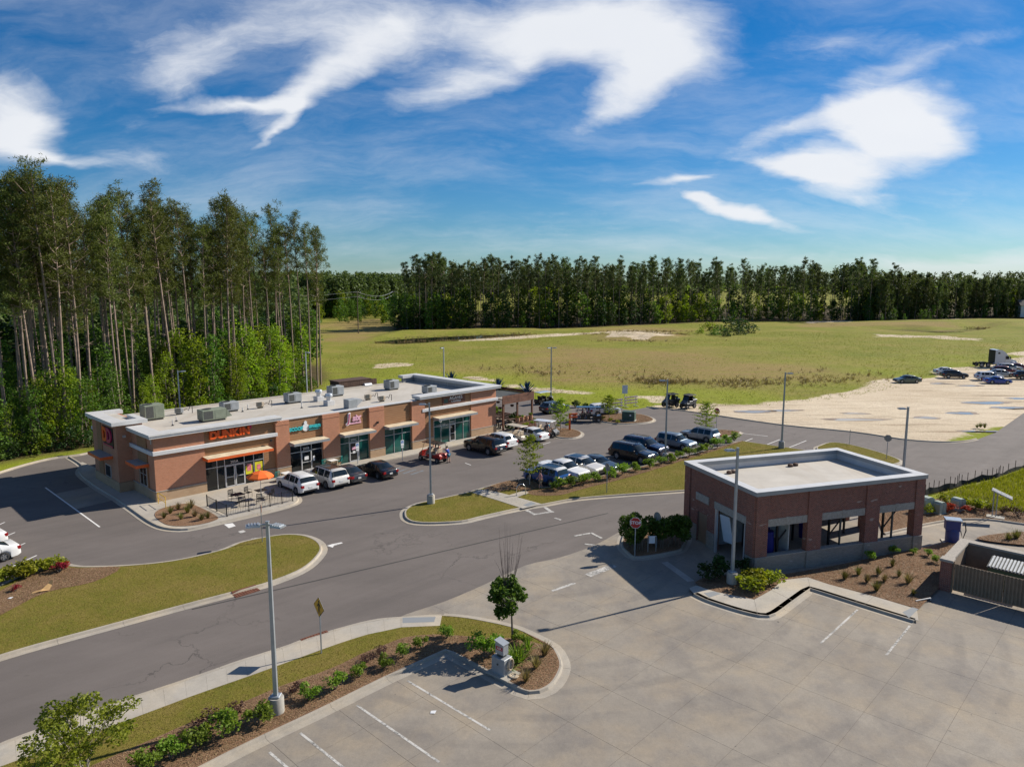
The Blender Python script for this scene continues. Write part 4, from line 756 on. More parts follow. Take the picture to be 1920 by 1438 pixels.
pp = ccw(crom(W([(290, 969), (305, 956), (350, 947), (372, 953), (408, 972), (400, 980), (372, 987), (340, 990), (310, 986)]), 4, True)); bed('mulch_bed', pp, .165, 'mulch', 'mulch patch of tufted grass at the patio corner')
# roof units
def rtu(name, label, px, w, d, h, m, rz=0., coil=True, kind=0):
    w, d, h = w * .88, d * .88, h * .88; p = at(*px, 5.05); t = thing(name, label, 'roof unit', (p.x, p.y, 5.03), MA + rz, 'rooftop equipment')
    ob('cabinet', MB().box(-w / 2, w / 2, -d / 2, d / 2, .18, h, .03), m, t); ob('skid', MB().box(-w / 2 + .1, w / 2 - .1, -d / 2 + .1, d / 2 - .1, 0, .18), 'coil_dark', t)
    if coil:
        ob('coil', MB().box(-w / 2 + .12, -w / 2 + .12 + w * .38, -d / 2 - .012, -d / 2 + .02, .3, h - .12), 'coil_dark', t); ob('access_panel', MB().box(w * .0 + .05, w / 2 - .1, -d / 2 - .015, -d / 2 + .01, .3, h - .15), m, t)
        ob('fan', MB().lathe([(0, h + .02), (.38, h + .02), (.42, h + .07), (.42, h)], 18, (-w * .2, 0, 0)), 'coil_dark', t)
    if kind == 1: ob('hood', MB().side([(w / 2, .3), (w / 2 + .55, .35), (w / 2, h - .05)], -d / 2, d / 2), m, t)
    return t
rtu('roof_unit', 'big boxy green roof unit nearest the orange sign', (286, 786), 2.1, 1.7, 1.75, 'hvac_green'); rtu('roof_unit', 'long low green roof unit with sloped hood', (398, 788), 2.7, 1.5, 1.35, 'hvac_green', kind=1)
for px, w, d, h, lab in [((430, 771), 1.9, 1.3, 1.2, 'behind the long green one'), ((549, 755), 1.9, 1.3, 1.3, 'in the middle of the roof'), ((629, 742), 1.9, 1.4, 1.4, 'behind the exhaust fans'), ((734, 730), 1.7, 1.5, 1.4, 'near the tall rear parapet'), ((805, 738), 1.7, 1.3, 1.15, 'in front of the tall side parapet')]: rtu('roof_unit', 'grey roof unit ' + lab, px, w, d, h, 'hvac_grey')
for px, lab in [((336, 777), 'beside the big green unit'), ((488, 765), 'left of the middle grey unit'), ((690, 750), 'right of the kitchen fan'), ((716, 753), 'with looped pipes on the right')]:
    t = rtu('condenser', 'small condenser ' + lab, px, .9, .4, .75, 'seat_tan' if px[0] > 480 else 'hvac_grey', coil=False); ob('grille', MB().box(-.42, .1, -.215, -.2, .25, .7), 'coil_dark', t); ob('pipe', MB().tube([(.45, 0, .4), (.8, 0, .5), (.95, 0, .3), (1.15, 0, .75), (1.35, 0, .7), (1.35, 0, 0)], .035), 'dark_plastic', t)
for px, lab in [((598, 752), 'tall white mushroom'), ((617, 760), 'front white mushroom')]:
    p = at(*px, 5.03); t = thing('exhaust_fan', lab + ' exhaust fan on the roof', 'exhaust fan', (p.x, p.y, 5.03), MA, 'rooftop equipment'); ob('curb', MB().box(-.45, .45, -.45, .45, 0, .55, .02), 'white_metal', t); ob('fan_dome', MB().lathe([(0, 1.35), (.36, 1.33), (.42, 1.18), (.42, 1.0), (.28, .95), (.26, .55)], 18), 'aluminium', t, 40)
p = at(658, 766, 5.03); t = thing('kitchen_fan', 'square kitchen make-up air unit with open hood on the roof', 'exhaust fan', (p.x, p.y, 5.03), MA, 'rooftop equipment'); ob('cabinet', MB().box(-.6, .5, -.5, .5, .1, 1.05, .02), 'hvac_grey', t); ob('hood', MB().side([(.5, .3), (1.15, .75), (1.15, .95), (.5, 1.05)], -.5, .5), 'aluminium', t); ob('foot', MB().box(-.5, .4, -.4, .4, 0, .1), 'coil_dark', t)
for i, px in enumerate([(331, 790), (324, 798), (252, 792), (455, 772), (465, 768), (566, 765), (245, 795)]):
    p = at(*px, 5.03); t = thing('roof_pipe', f'white roof vent pipe, {ORD[i]} of the small pipes on the store roof', 'vent pipe', (p.x, p.y, 5.03), 0, 'roof vent pipes'); ob('pipe', MB().cyl((0, 0, 0), (0, 0, .45 + .1 * (i % 3)), .055), 'white_metal', t, 40); ob('pipe_boot', MB().lathe([(.16, 0), (.07, .12), (.06, .14)], 12), 'dark_plastic', t)
# wooden screen behind the roof
t = thing('timber_screen', 'brown timber equipment screen rising behind the store roof', 'screen', mw(31.2, 17.2), MA)
for k in range(17): ob('board', MB().box(-2.9 + k * .34, -2.58 + k * .34, -.9, -.84, .0, 5.95), 'wood_dark', t)
for k in range(6): ob('side_board', MB().box(-2.96, -2.9, -.84 + k * .34, -.52 + k * .34, 0, 5.95), 'wood_dark', t)
ob('roof_panel', MB().box(-3.0, 2.0, -.95, 1.4, 5.96, 6.04), 'wood_dark', t); ob('tank', MB().cyl((.6, -1.2, 5.2), (1.7, -1.2, 5.2), .32, seg=16), 'aluminium', t, 40)
# ---------------------------------------------------------------- timber terrace beside the store row
pg = thing('timber_terrace', 'brown timber roofed terrace at the right end of the store row', 'terrace', MO, MA)
def build_terrace():
    x0, x1, y0, y1 = 40.8, 46.6, -.6, 16.2
    for k in range(3):
        for a, b in ((x0, x0 + 2.9), (x0 + 2.92, x1)): ob('fascia_board', MB().box(a, b, y0 - .05, y0, 3.55 + k * .36, 3.89 + k * .36), 'wood_brown', pg)
        for q in range(4): ob('fascia_board', MB().box(x1, x1 + .05, y0 + q * 4.2, y0 + q * 4.2 + 4.18, 3.55 + k * .36, 3.89 + k * .36), 'wood_brown', pg)
    ob('roof_panel', MB().box(x0, x1, y0, y1, 4.15, 4.22), 'coil_dark', pg); ob('roof_ledge', MB().box(x0, x1, y0 + .02, y0 + 1.2, 4.25, 4.27), 'precast', pg)
    for y in (y0 + .2, 4.8, 10.2, y1 - .2):
        for x in (x0 + .35, x0 + 2.9, x1 - .15): ob('post', MB().box(x - .1, x + .1, y - .1, y + .1, 0, 4.15), 'wood_brown', pg)
    for k in range(7): ob('joist', MB().box(x0, x1, 1 + k * 2.1, 1.12 + k * 2.1, 3.9, 4.15), 'wood_dark', pg)
    for (a, b, y, h) in ((x0 + 2.2, x1 - .2, y0 - .25, 1.15), (x0 + 2.6, x1 - 1.0, y0 - 1.1, .75)):
        for k in range(int(h / .24)): ob('planter_board', MB().box(a, b, y - .3, y - .25, .02 + k * .24, .24 + k * .24), 'wood_brown', pg)
        ob('planter_soil', MB().box(a, b, y - .25, y + .25, .02, h - .12), 'wood_dark', pg)
    ob('terrace_floor', MB().box(x0 - .3, x1 + .2, y0 - .3, y1, .02, .12), 'walk_concrete', pg)
    for k in range(5):
        for q in range(4): ob('rail_board', MB().box(x1 - .02, x1 + .04, y0 + .1 + q * 4.1, y0 + q * 4.1 + 4.1, .2 + k * .2, .36 + k * .2), 'wood_brown', pg)
    for k in range(14): ob('darkening_board', MB().box(x0 + .1, x1 - .1, 7.9, 7.96, .2 + k * .26, .42 + k * .26), 'wood_dark', pg)  # cross boards added to make the terrace interior dark
    for k in range(3): ob('darkening_screen', MB().box(x0 + .1 + k * 1.9, x0 + 1.9 + k * 1.9, y1 - .1, y1, .12, 2.6), 'wood_dark', pg)  # rear panels, likewise added to darken the space under the roof
    for x, y in ((42.2, 1.2), (44.6, 1.4), (42.4, 4.4), (45.2, 4.6)): ob('hanging_planter', MB().lathe([(0, 2.6), (.2, 2.62), (.26, 2.85), (.22, 2.85)], 12, (x, y, 0)), 'wood_dark', pg); ob('hanger', MB().cyl((x, y, 2.85), (x, y, 3.9), .012, seg=5), 'black_metal', pg)
build_terrace()
for i, x in enumerate((43.3, 44.1, 44.9, 45.7)):
    t = thing('flower_pot', f'terracotta pot, {ORD[i]} from the left on the terrace planter', 'flower pot', mw(x, -.85, 1.05), 0, 'terrace pots'); ob('pot', MB().lathe([(0, 0), (.2, 0), (.3, .28), (.27, .52), (.3, .56), (.25, .56), (.2, .5)], 16), 'terracotta', t, 40)
for i, (x, y, z) in enumerate(((46.4, 15.4, 4.2), (46.2, 5.6, 4.2), (46.2, .3, 4.27))):
    t = thing('agave_sculpture', ('spiky blue agave on the terrace roof, ' + ('farthest back', 'middle one', 'nearest the car park')[i]), 'agave', mw(x, y, z), 0, 'blue agave sculptures')
    r = random.Random(i)
    for k in range(34):
        a = r.uniform(0, 6.28); e = R(r.uniform(28, 88)); ln = r.uniform(1.3, 1.75); d = Vector((math.cos(a) * math.cos(e), math.sin(a) * math.cos(e), math.sin(e))); s = Vector((-math.sin(a), math.cos(a), 0)); u = d.cross(s)
        pts = [(0, .07), (.35, .15), (.75, .09), (1, .004)]; vs = []
        for tt, w in pts:
            c = d * (ln * tt) - u * (.25 * tt * tt * ln * math.cos(e)); vs += [c - s * w + u * .03, c - u * .02, c + s * w + u * .03]
        fs = [(3 * q + j, 3 * q + j + 1, 3 * q + j + 4, 3 * q + j + 3) for q in range(3) for j in range(2)]; ob('leaf', MB().add(vs, fs), 'agave_blue', t)
for i, (x, y) in enumerate(((42.3, 1.6), (44.9, 1.9), (42.5, 4.6), (45.1, 4.9))):
    t = thing('terrace_table', f'dark dining table, {ORD[i]} from the front inside the timber terrace', 'table', mw(x, y, .12), MA, 'terrace tables'); ob('table_top', MB().box(-.6, .6, -.45, .45, .72, .77, .01), 'wood_dark', t); ob('pedestal', MB().box(-.06, .06, -.06, .06, 0, .72), 'black_metal', t); ob('base', MB().box(-.3, .3, -.25, .25, 0, .03), 'black_metal', t)
    for sx in (-1, 1): ob('bench', MB().box(-.6, .6, sx * .8 - .16, sx * .8 + .16, .42, .47), 'wood_dark', t); ob('bench_leg', MB().box(-.5, -.44, sx * .8 - .12, sx * .8 + .12, 0, .42), 'black_metal', t); ob('bench_leg', MB().box(.44, .5, sx * .8 - .12, sx * .8 + .12, 0, .42), 'black_metal', t)
# ---------------------------------------------------------------- car wash
CO = Vector((15.40, 43.60, 0)); CA = R(18.0); CL, CD = 13.75, 8.2
cw = thing('car_wash', 'red brick car wash tunnel with flat white roof and open windows', 'car wash', CO, CA)
def cwp(name, m, *bx, parent=None, b=0., join=False): return part(name, m, *bx, parent=parent or cw, b=b, join=join)
def cww(x, y, z=0): return Matrix.Translation(CO) @ Matrix.Rotation(CA, 4, 'Z') @ Vector((x, y, z))
def build_wash():
    ops = [(.95, 4.0), (5.15, 8.7), (9.9, 12.95)]; edges = [0, .95, 4.05, 5.2, 8.85, 10.1, 13.2, CL]
    for y0, y1, s in ((0, .35, 1), (CD - .35, CD, -1)):
        o = -.05 if s > 0 else .05; yo = (y0 + o, y1) if s > 0 else (y0, y1 + o)
        cwp('stone_base', 'stone_grey', (0, CL, yo[0], yo[1], 0, 1.08)); cwp('base_sill', 'precast', (-.03, CL + .03, yo[0] - .03, yo[1] + .03, 1.08, 1.15))
        for a, b in ((0, .95), (4.0, 5.15), (8.7, 9.9), (12.95, CL)): cwp('brick_pier', 'brick_red', (a, b, y0, y1, 1.15, 3.12))
        cwp('wall', 'brick_red', (0, CL, y0, y1, 3.12, 5.2))
        for a, b in ((0, .95), (4.0, 5.15), (8.7, 9.9), (12.95, CL)):
            cwp('pilaster', 'brick_red', (a + .02, b - .02, (y0 - .09) if s > 0 else y1, y0 if s > 0 else y1 + .09, 1.15, 5.17)); cwp('pilaster_base', 'stone_grey', (a + .0, b - .0, (y0 - .15) if s > 0 else y1 + .05, (y0 - .05) if s > 0 else y1 + .15, 0, 1.15))
        for a, b in ops: cwp('lintel', 'precast', (a - .01, b + .01, y0 - .025, y1 + .025, 3.09, 3.58)); cwp('keystone', 'precast', ((a + b) / 2 - .12, (a + b) / 2 + .12, y0 - .045, y1 + .045, 3.08, 3.62))
    for x0, x1, s in ((0, .35, 1), (CL - .35, CL, -1)):
        cwp('wall', 'brick_red', (x0 + .001, x1 - .001, .35, .85, 0, 3.12), (x0 + .001, x1 - .001, 4.3, 5.3, 0, 3.12), (x0 + .001, x1 - .001, 6.5, CD - .35, 0, 3.12)); cwp('wall', 'brick_red', (x0 + .001, x1 - .001, .35, CD - .35, 3.12, 5.2)); cwp('wall', 'brick_red', (x0 + .001, x1 - .001, 5.3, 6.5, 2.25, 3.12))
        xo = (x0 - .06, x0 - .001) if s > 0 else (x1 + .001, x1 + .06)
        cwp('lintel', 'precast', (xo[0], xo[1], .75, 4.4, 3.09, 3.58)); cwp('lintel', 'precast', (xo[0], xo[1], 5.1, 6.7, 3.09, 3.62)); cwp('stone_base', 'stone_grey', (xo[0], xo[1], 4.35, 5.25, 0, 1.2), (xo[0], xo[1], 6.55, CD, 0, 1.2), (xo[0], xo[1], 0, .8, 0, 1.2))
        cwp('pilaster', 'brick_red', (xo[0] - .03 * s, xo[1], .0, .8, 1.15, 5.17), (xo[0] - .03 * s, xo[1], 7.5, CD, 1.15, 5.17)) if s > 0 else None
    cwp('door', 'gate_tan', (.1, .16, 5.32, 6.48, .02, 2.23)); cwp('entry_frame', 'aluminium', (-.08, .05, 4.02, 4.24, 0, 3.08), (-.08, .05, .86, .98, 0, 3.08)); cwp('roller_door', 'coil_dark', (.36, .5, .86, 4.2, 2.9, 3.09))
    cwp('floor', 'concrete', (.02, CL - .02, .3, CD - .3, .02, .05)); cwp('roof_deck', 'roof_membrane', (.3, CL - .3, .3, CD - .3, 4.6, 4.75))
    for bx in ((.35, CL - .35, .35, .42, 4.75, 5.2), (.35, CL - .35, CD - .42, CD - .35, 4.75, 5.2), (.35, .42, .42, CD - .42, 4.75, 5.2), (CL - .42, CL - .35, .42, CD - .42, 4.75, 5.2)): cwp('parapet_lining', 'white_metal', bx)
    for bx in ((-.09, CL + .09, -.15, .5, 5.2, 5.46), (-.09, CL + .09, CD - .5, CD + .15, 5.2, 5.46), (-.09, .5, .5, CD - .5, 5.2, 5.46), (CL - .5, CL + .09, .5, CD - .5, 5.2, 5.46)): cwp('coping_face', 'coping_grey', bx)
    for bx in ((-.11, CL + .11, -.17, .52, 5.46, 5.485), (-.11, CL + .11, CD - .52, CD + .17, 5.46, 5.485), (-.11, .52, .52, CD - .52, 5.46, 5.484), (CL - .52, CL + .11, .52, CD - .52, 5.46, 5.484)): cwp('coping', 'white_metal', bx)
    for x, y in ((2.6, 6.6), (3.0, 6.7), (8.2, 6.9), (8.75, 7.0)): ob('roof_vent', MB().lathe([(.2, 4.75), (.2, 4.91), (.1, 4.97), (0, 4.98)], 14, (x, y, 0)), 'wood_dark', cw, 40)
    # inside: white wall panels, arch frames, brushes
    cwp('panel', 'frp_white', (.6, 6.5, 5.2, 5.3, .05, 3.2)); cwp('curtain', 'frp_white', (3.1, 3.16, .6, 1.5, .5, 3.0)) 
    for x in (2.4, 6.6, 11.2):
        o = cwp('wash_arch', 'black_metal', (x - .06, x + .06, .8, .92, .05, 2.92), (x - .06, x + .06, 4.3, 4.42, .05, 2.92), (x - .06, x + .06, .92, 4.3, 2.8, 2.92), join=True)
        ob('brace', MB().cyl((x, .86, 1.6), (x + 1.2, .86, 2.9), .05), 'black_metal', cw)
    for x, y in ((2.0, 1.3), (3.6, 3.8), (7.3, 3.9), (8.2, 4.2)): ob('brush', MB().lathe([(.1, .3), (.42, .35), (.46, 1.3), (.4, 2.3), (.1, 2.35)], 14, (x, y, 0)), 'brush_blue', cw, 40)
    for x in (6.9, 11.3): cwp('window_post', 'coil_dark', (x - .05, x + .05, .14, .24, 1.15, 3.09))
    t = MB().box(-.55, .55, -.02, .02, -.95, .95); o = ob('banner', t, 'banner', cw); o.location = (.25, 3.3, 1.9); o.rotation_euler = (R(-8), R(6), R(90))
    for k in range(6): q = ob('banner_mark', MB().box(-.3, .25, -.028, -.02, .45 - k * .22, .55 - k * .22), 'vac_blue', o)
build_wash()
# ---------------------------------------------------------------- trash enclosure and what stands beside it
EO = Vector((26.35, 41.35, 0)); EA = R(-43.8)
en = thing('trash_enclosure', 'tan block trash enclosure with ribbed gates at the right edge', 'enclosure', EO, EA)
def enp(name, m, *bx, parent=None, b=0.): return part(name, m, *bx, parent=parent or en, b=b)
enp('pillar', 'brick_red', (-.3, .3, -.2, .35, 0, 1.85)); enp('pillar_cap', 'precast', (-.36, .36, -.26, .41, 1.85, 2.0), b=.02); enp('pillar', 'brick_red', (5.6, 6.2, -.2, .35, 0, 1.85)); enp('pillar_cap', 'precast', (5.54, 6.26, -.26, .41, 1.85, 2.0), b=.02)
enp('wall', 'block_tan', (-.2, .2, .35, 4.6, 0, 1.85), (5.7, 6.1, .35, 4.6, 0, 1.85), (.2, 5.7, 4.2, 4.6, 0, 1.85)); enp('wall_cap', 'precast', (-.28, .28, .41, 4.7, 1.85, 1.98), (5.62, 6.18, .41, 4.7, 1.85, 1.98), (.28, 5.62, 4.12, 4.68, 1.85, 1.975))
for a, b in ((.42, 2.92), (2.96, 5.5)):
    g = enp('gate', 'gate_tan', (a, b, -.05, -.02, .14, 1.82)); n = 14; w = (b - a) / n
    for k in range(n): enp('gate_rib', 'gate_tan', (a + k * w + .02, a + k * w + w * .6, -.1, -.05, .16, 1.80), parent=g)
    enp('gate_rail', 'coil_dark', (a, b, -.02, .03, .3, .4), parent=g); enp('gate_rail', 'coil_dark', (a, b, -.02, .03, 1.5, 1.6), parent=g)
enp('gate_post', 'gate_tan', (.31, .41, -.1, .0, 0, 1.95), (5.51, 5.6, -.1, 0, 0, 1.95))
dm = thing('dumpster', 'green dumpster with slatted lid inside the trash enclosure', 'dumpster', Matrix.Translation(EO) @ Matrix.Rotation(EA, 4, 'Z') @ Vector((2.9, 2.7, 0)), EA)
ob('bin', MB().side([(-1.0, .15), (1.0, .15), (1.15, 1.35), (-1.15, 1.35)], -.75, .75), 'dumpster_green', dm); ob('lid', MB().add([(-1.2, -.8, 1.36), (1.2, -.8, 1.36), (1.2, .8, 1.6), (-1.2, .8, 1.6), (-1.2, -.8, 1.42), (1.2, -.8, 1.42), (1.2, .8, 1.66), (-1.2, .8, 1.66)], [(0, 3, 2, 1), (4, 5, 6, 7), (0, 1, 5, 4), (1, 2, 6, 5), (2, 3, 7, 6), (3, 0, 4, 7)]), 'coil_dark', dm)
for k in range(13): x = -1.12 + k * .18; ob('lid_rib', MB().add([(x, -.75, 1.43), (x + .1, -.75, 1.43), (x + .1, .75, 1.66), (x, .75, 1.66), (x, -.75, 1.48), (x + .1, -.75, 1.48), (x + .1, .75, 1.71), (x, .75, 1.71)], [(0, 3, 2, 1), (4, 5, 6, 7), (0, 1, 5, 4), (1, 2, 6, 5), (2, 3, 7, 6), (3, 0, 4, 7)]), 'frp_white', dm)
# far white house at the right edge
hp = at(1921, 597); hs = thing('house', 'white two storey house at the far right edge before the wood', 'house', (hp.x + 6, hp.y + 4, .6), R(-20))
ob('wall', MB().box(-6, 6, -5, 5, 0, 6.2), 'house_siding', hs); ob('roof', MB().add([(-6.5, -5.5, 6.1), (6.5, -5.5, 6.1), (6.5, 5.5, 6.1), (-6.5, 5.5, 6.1), (-6.5, 0, 9), (6.5, 0, 9)], [(0, 1, 5, 4), (2, 3, 4, 5), (0, 4, 3), (1, 2, 5)]), 'roof_shingle', hs)
for x in (-4, -1, 2, 4.5):
    for z in (1, 4): w = ob('window', MB().box(x - .5, x + .5, -5.06, -5, z, z + 1.5), 'white_metal', hs); ob('pane', MB().box(x - .42, x + .42, -5.08, -5.06, z + .08, z + 1.42), 'glass_dark', w)
for y in (-3, 0, 3):
    for z in (1, 4): w = ob('window', MB().box(-6.06, -6, y - .5, y + .5, z, z + 1.5), 'white_metal', hs); ob('pane', MB().box(-6.08, -6.06, y - .42, y + .42, z + .08, z + 1.42), 'glass_dark', w)
# ================================================================== LAMP POSTS, SIGNS, STREET FURNITURE
def lamp_proto(heads, name='lamp_post'):
    t = thing(name, 'x', 'lamp post'); H = 8.55
    ob('footing', MB().lathe([(0, 0), (.33, 0), (.33, .70), (.31, .74), (0, .74)], 24), 'concrete_base', t, 40); ob('base_plate', MB().box(-.2, .2, -.2, .2, .74, .82, .02), 'galvanised', t)
    p = MB(); w0, w1 = .085, .06
    p.add([(-w0, -w0, .8), (w0, -w0, .8), (w0, w0, .8), (-w0, w0, .8), (-w1, -w1, H), (w1, -w1, H), (w1, w1, H), (-w1, w1, H)], [(3, 2, 1, 0), (4, 5, 6, 7), (0, 1, 5, 4), (1, 2, 6, 5), (2, 3, 7, 6), (3, 0, 4, 7)]); ob('pole', p, 'galvanised', t); ob('pole_cap', MB().box(-.075, .075, -.075, .075, H, H + .03), 'galvanised', t)
    for a in heads:
        M_ = Matrix.Rotation(a, 4, 'Z'); hd = ob('lamp_head', MB().add([(.28, -.17, H - .16), (.85, -.19, H - .12), (.85, .19, H - .12), (.28, .17, H - .16), (.28, -.15, H - .06), (.85, -.17, H - .06), (.85, .17, H - .06), (.28, .15, H - .06)], [(3, 2, 1, 0), (4, 5, 6, 7), (0, 1, 5, 4), (1, 2, 6, 5), (2, 3, 7, 6), (3, 0, 4, 7)]).xf(M_), 'galvanised', t)
        for k in range(4): ob('heat_fin', MB().box(.34 + k * .12, .40 + k * .12, -.15, .15, H - .06, H - .02).xf(M_), 'galvanised', hd)
        ob('lamp_arm', MB().box(.05, .3, -.04, .04, H - .15, H - .07).xf(M_), 'galvanised', t); ob('lens', MB().box(.36, .8, -.13, .13, H - .155, H - .14).xf(M_), 'white_sign', hd)
    return t
two = lamp_proto([R(200), R(-25)]); one = lamp_proto([R(180)])
LP = [(two, (519, 1340), 0, 'tall grey lamp post with two heads in the foreground mulch bed'), (one, (808, 946), R(5), 'lamp post on the grass tip before the store row'), (one, (1372, 1097), R(15), 'lamp post in the bush bed before the car wash'), (one, (1247, 866), 0, 'lamp post among the shrubs by the dark blue wagon'), (one, (1465, 842), R(180), 'lamp post on the grass beyond the car wash roof'), (one, (1688, 955), R(8), 'lamp post rising behind the right corner of the car wash'), (two, (1033, 752), R(20), 'lamp post at the field edge beside the timber terrace'), (one, (833, 752), R(60), 'lamp post behind the right end of the store roof'), (one, (342, 832), R(-150), 'lamp post behind the store roof at the pine wood, left one'), (one, (577, 768), R(150), 'lamp post behind the store roof at the pine wood, right one')]
used = set()
for pr, px, rz, lab in LP:
    p = at(*px); z = .12 if px in ((519, 1340), (808, 946), (1372, 1097), (1247, 866), (1465, 842)) else 0
    if id(pr) not in used: used.add(id(pr)); o = pr; o.location = (p.x, p.y, z); o.rotation_euler = (0, 0, rz); tag(o, lab, group='grey lamp posts')
    else: dup(pr, (p.x, p.y, z), rz, 1, lab, 'grey lamp posts')
def sign(name, label, px, h, rz, shape, face, back='sign_back', text=None, z=.13, post='galvanised', size=.75, group=None):
    """post with a plate; the plate looks along local -y"""
    p = at(*px); t = thing(name, label, 'sign', (p.x, p.y, z), rz, group); ob('post', MB().box(-.03, .03, .0, .05, 0, h + size * .4), post, t)
    if shape == 'oct': o = [(size / 2 / math.cos(R(22.5)) * math.cos(R(22.5 + 45 * k)), h + size / 2 / math.cos(R(22.5)) * math.sin(R(22.5 + 45 * k))) for k in range(8)]
    elif shape == 'dia': o = [(0, h - size * .707), (size * .707, h), (0, h + size * .707), (-size * .707, h)]
    elif shape == 'rnd': o = [(size / 2 * math.cos(2 * math.pi * k / 24), h + size / 2 * math.sin(2 * math.pi * k / 24)) for k in range(24)]
    else: o = [(-size * .33, h - size / 2), (size * .33, h - size / 2), (size * .33, h + size / 2), (-size * .33, h + size / 2)]
    pl = ob('plate', MB().side(o, -.012, -.004), back, t); c = (0, h)
    sh = lambda s: [((x - 0) * s, h + (z_ - h) * s) for x, z_ in o]
    if face: ob('plate_rim', MB().side(sh(.99), -.016, -.0125), 'white_sign' if shape == 'oct' else 'black_print' if shape == 'dia' else 'white_sign', pl); ob('plate_face', MB().side(sh(.93), -.019, -.0165), face, pl)
    if text: place_text('lettering', text, .30, 'white_sign', pl, (0, -.021, h), (R(90), 0, 0), .001, off=.008)
    return t, pl
sign('stop_sign', 'red stop sign standing in the hedge beside the car wash', (1190, 1046), 2.35, R(-12), 'oct', 'red_sign', text='STOP')
sign('stop_sign', 'far red stop sign by the sapling and the silver minivan', (1343, 806), 2.3, R(-40), 'oct', 'red_sign', text='STOP', z=.14)
sign('road_sign', 'back of a round sign behind the hedge', (1231, 1030), 2.2, R(120), 'rnd', None, z=.14)
sign('road_sign', 'back of a sign on the grass before the grey saloon', (1138, 926), 2.3, R(118), 'oct', None, size=.7)
sign('road_sign', 'back of a round sign on the small far grass island', (1662, 862), 2.2, R(150), 'oct', None, size=.7)
sign('road_sign', 'back of a narrow brown sign before the store patio', (493, 1019), 2.5, R(105), 'rect', None, 'wood_brown', size=.6)
t, pl = sign('road_sign', 'slim bare sign post on the small far grass island', (1593, 835), 1.6, R(60), 'rect', None, size=.25)
t, pl = sign('crossing_sign', 'yellow diamond pedestrian crossing sign beside the sidewalk', (602, 1229), 2.45, R(-46), 'dia', 'yellow_sign')
pd = MB(); h = 2.45
pd.lathe([(0, 0), (.055, 0), (.055, .003), (0, .003)], 12, (.02, -.024, h + .3), 'y')
for q in ([(-.05, .22), (.07, .22), (.06, -.02), (-.04, -.02)], [(-.04, 0), (.02, 0), (-.07, -.38), (-.13, -.38)], [(0, 0), (.06, 0), (.15, -.36), (.09, -.38)], [(-.05, .2), (-.02, .14), (-.15, -.02), (-.19, .02)], [(.06, .2), (.05, .12), (.16, 0), (.2, .04)]): pd.side([(x, z + h) for x, z in q], -.0235, -.0205)
ob('walking_figure', pd, 'black_print', pl)
for px, lab in (((671, 872), 'left blue accessible parking sign before the shop fronts'), ((755, 866), 'right blue accessible parking sign before the shop fronts')):
    t, pl = sign('parking_sign', lab, px, 1.9, MA, 'rect', 'white_sign', size=.6, z=.13, group='accessible parking signs'); ob('symbol', MB().side([(-.14, 1.85), (.14, 1.85), (.14, 2.12), (-.14, 2.12)], -.023, -.020), 'blue_sign', pl); ob('symbol_figure', MB().lathe([(.05, 0), (.08, 0), (.08, .002), (.05, .002)], 12, (0, -.026, 1.93), 'y'), 'white_sign', pl)
    ob('lower_plate', MB().side([(-.15, 1.38), (.15, 1.38), (.15, 1.55), (-.15, 1.55)], -.012, -.004), 'white_sign', t)
# barricade, notice, transformer, orange sign
def barricade(label, px, rz, L=2.5):
    p = at(*px); t = thing('barricade', label, 'barricade', (p.x, p.y, 0), rz, 'striped barricades')
    for x in (-L / 2 + .3, L / 2 - .3): ob('post', MB().box(x - .04, x + .04, 0, .06, 0, 1.6), 'white_metal', t); ob('foot', MB().box(x - .04, x + .04, -.6, .6, 0, .06), 'white_metal', t)
    for z in (.45, .9, 1.35):
        b = ob('board', MB().box(-L / 2, L / 2, -.04, 0, z, z + .2), 'white_sign', t)
        for k in range(8): x = -L / 2 + .05 + k * .3; ob('stripe', MB().add([(x, -.044, z), (x + .14, -.044, z), (x + .3, -.044, z + .2), (x + .16, -.044, z + .2)], [(0, 1, 2, 3)]), 'red_sign', b)
barricade('left striped road barricade before the field', (1155, 768), R(28)); barricade('right striped road barricade before the field', (1183, 762), R(30))
t, pl = sign('notice_board', 'pale blue notice on a post behind the barricades', (1171, 762), 2.6, R(10), 'rect', 'banner', size=1.3, z=0)
p = at(1179, 790); t = thing('transformer_box', 'dark green transformer box on the mulch island', 'utility box', (p.x, p.y, .14), R(-20)); ob('cabinet', MB().box(-.85, .85, -.6, .6, .08, 1.25, .04), 'transformer_green', t); ob('plinth', MB().box(-.95, .95, -.7, .7, 0, .08), 'concrete_base', t); ob('door_seam', MB().box(-.01, .01, -.61, -.6, .1, 1.2), 'black_print', t); ob('warning_label', MB().box(.2, .4, -.612, -.602, .7, .9), 'white_sign', t)
p = at(1068, 808); t = thing('direction_sign', 'orange hook shaped sign on the mulch island', 'sign', (p.x, p.y, .14), R(10)); ob('post', MB().box(-.12, .12, -.06, .06, 0, 1.9), 'orange_paint', t); ob('arm', MB().box(-.12, 1.0, -.062, .062, 1.9, 2.12), 'orange_paint', t); ob('arm', MB().box(.15, 1.0, -.05, .05, 1.55, 1.72), 'orange_paint', t)
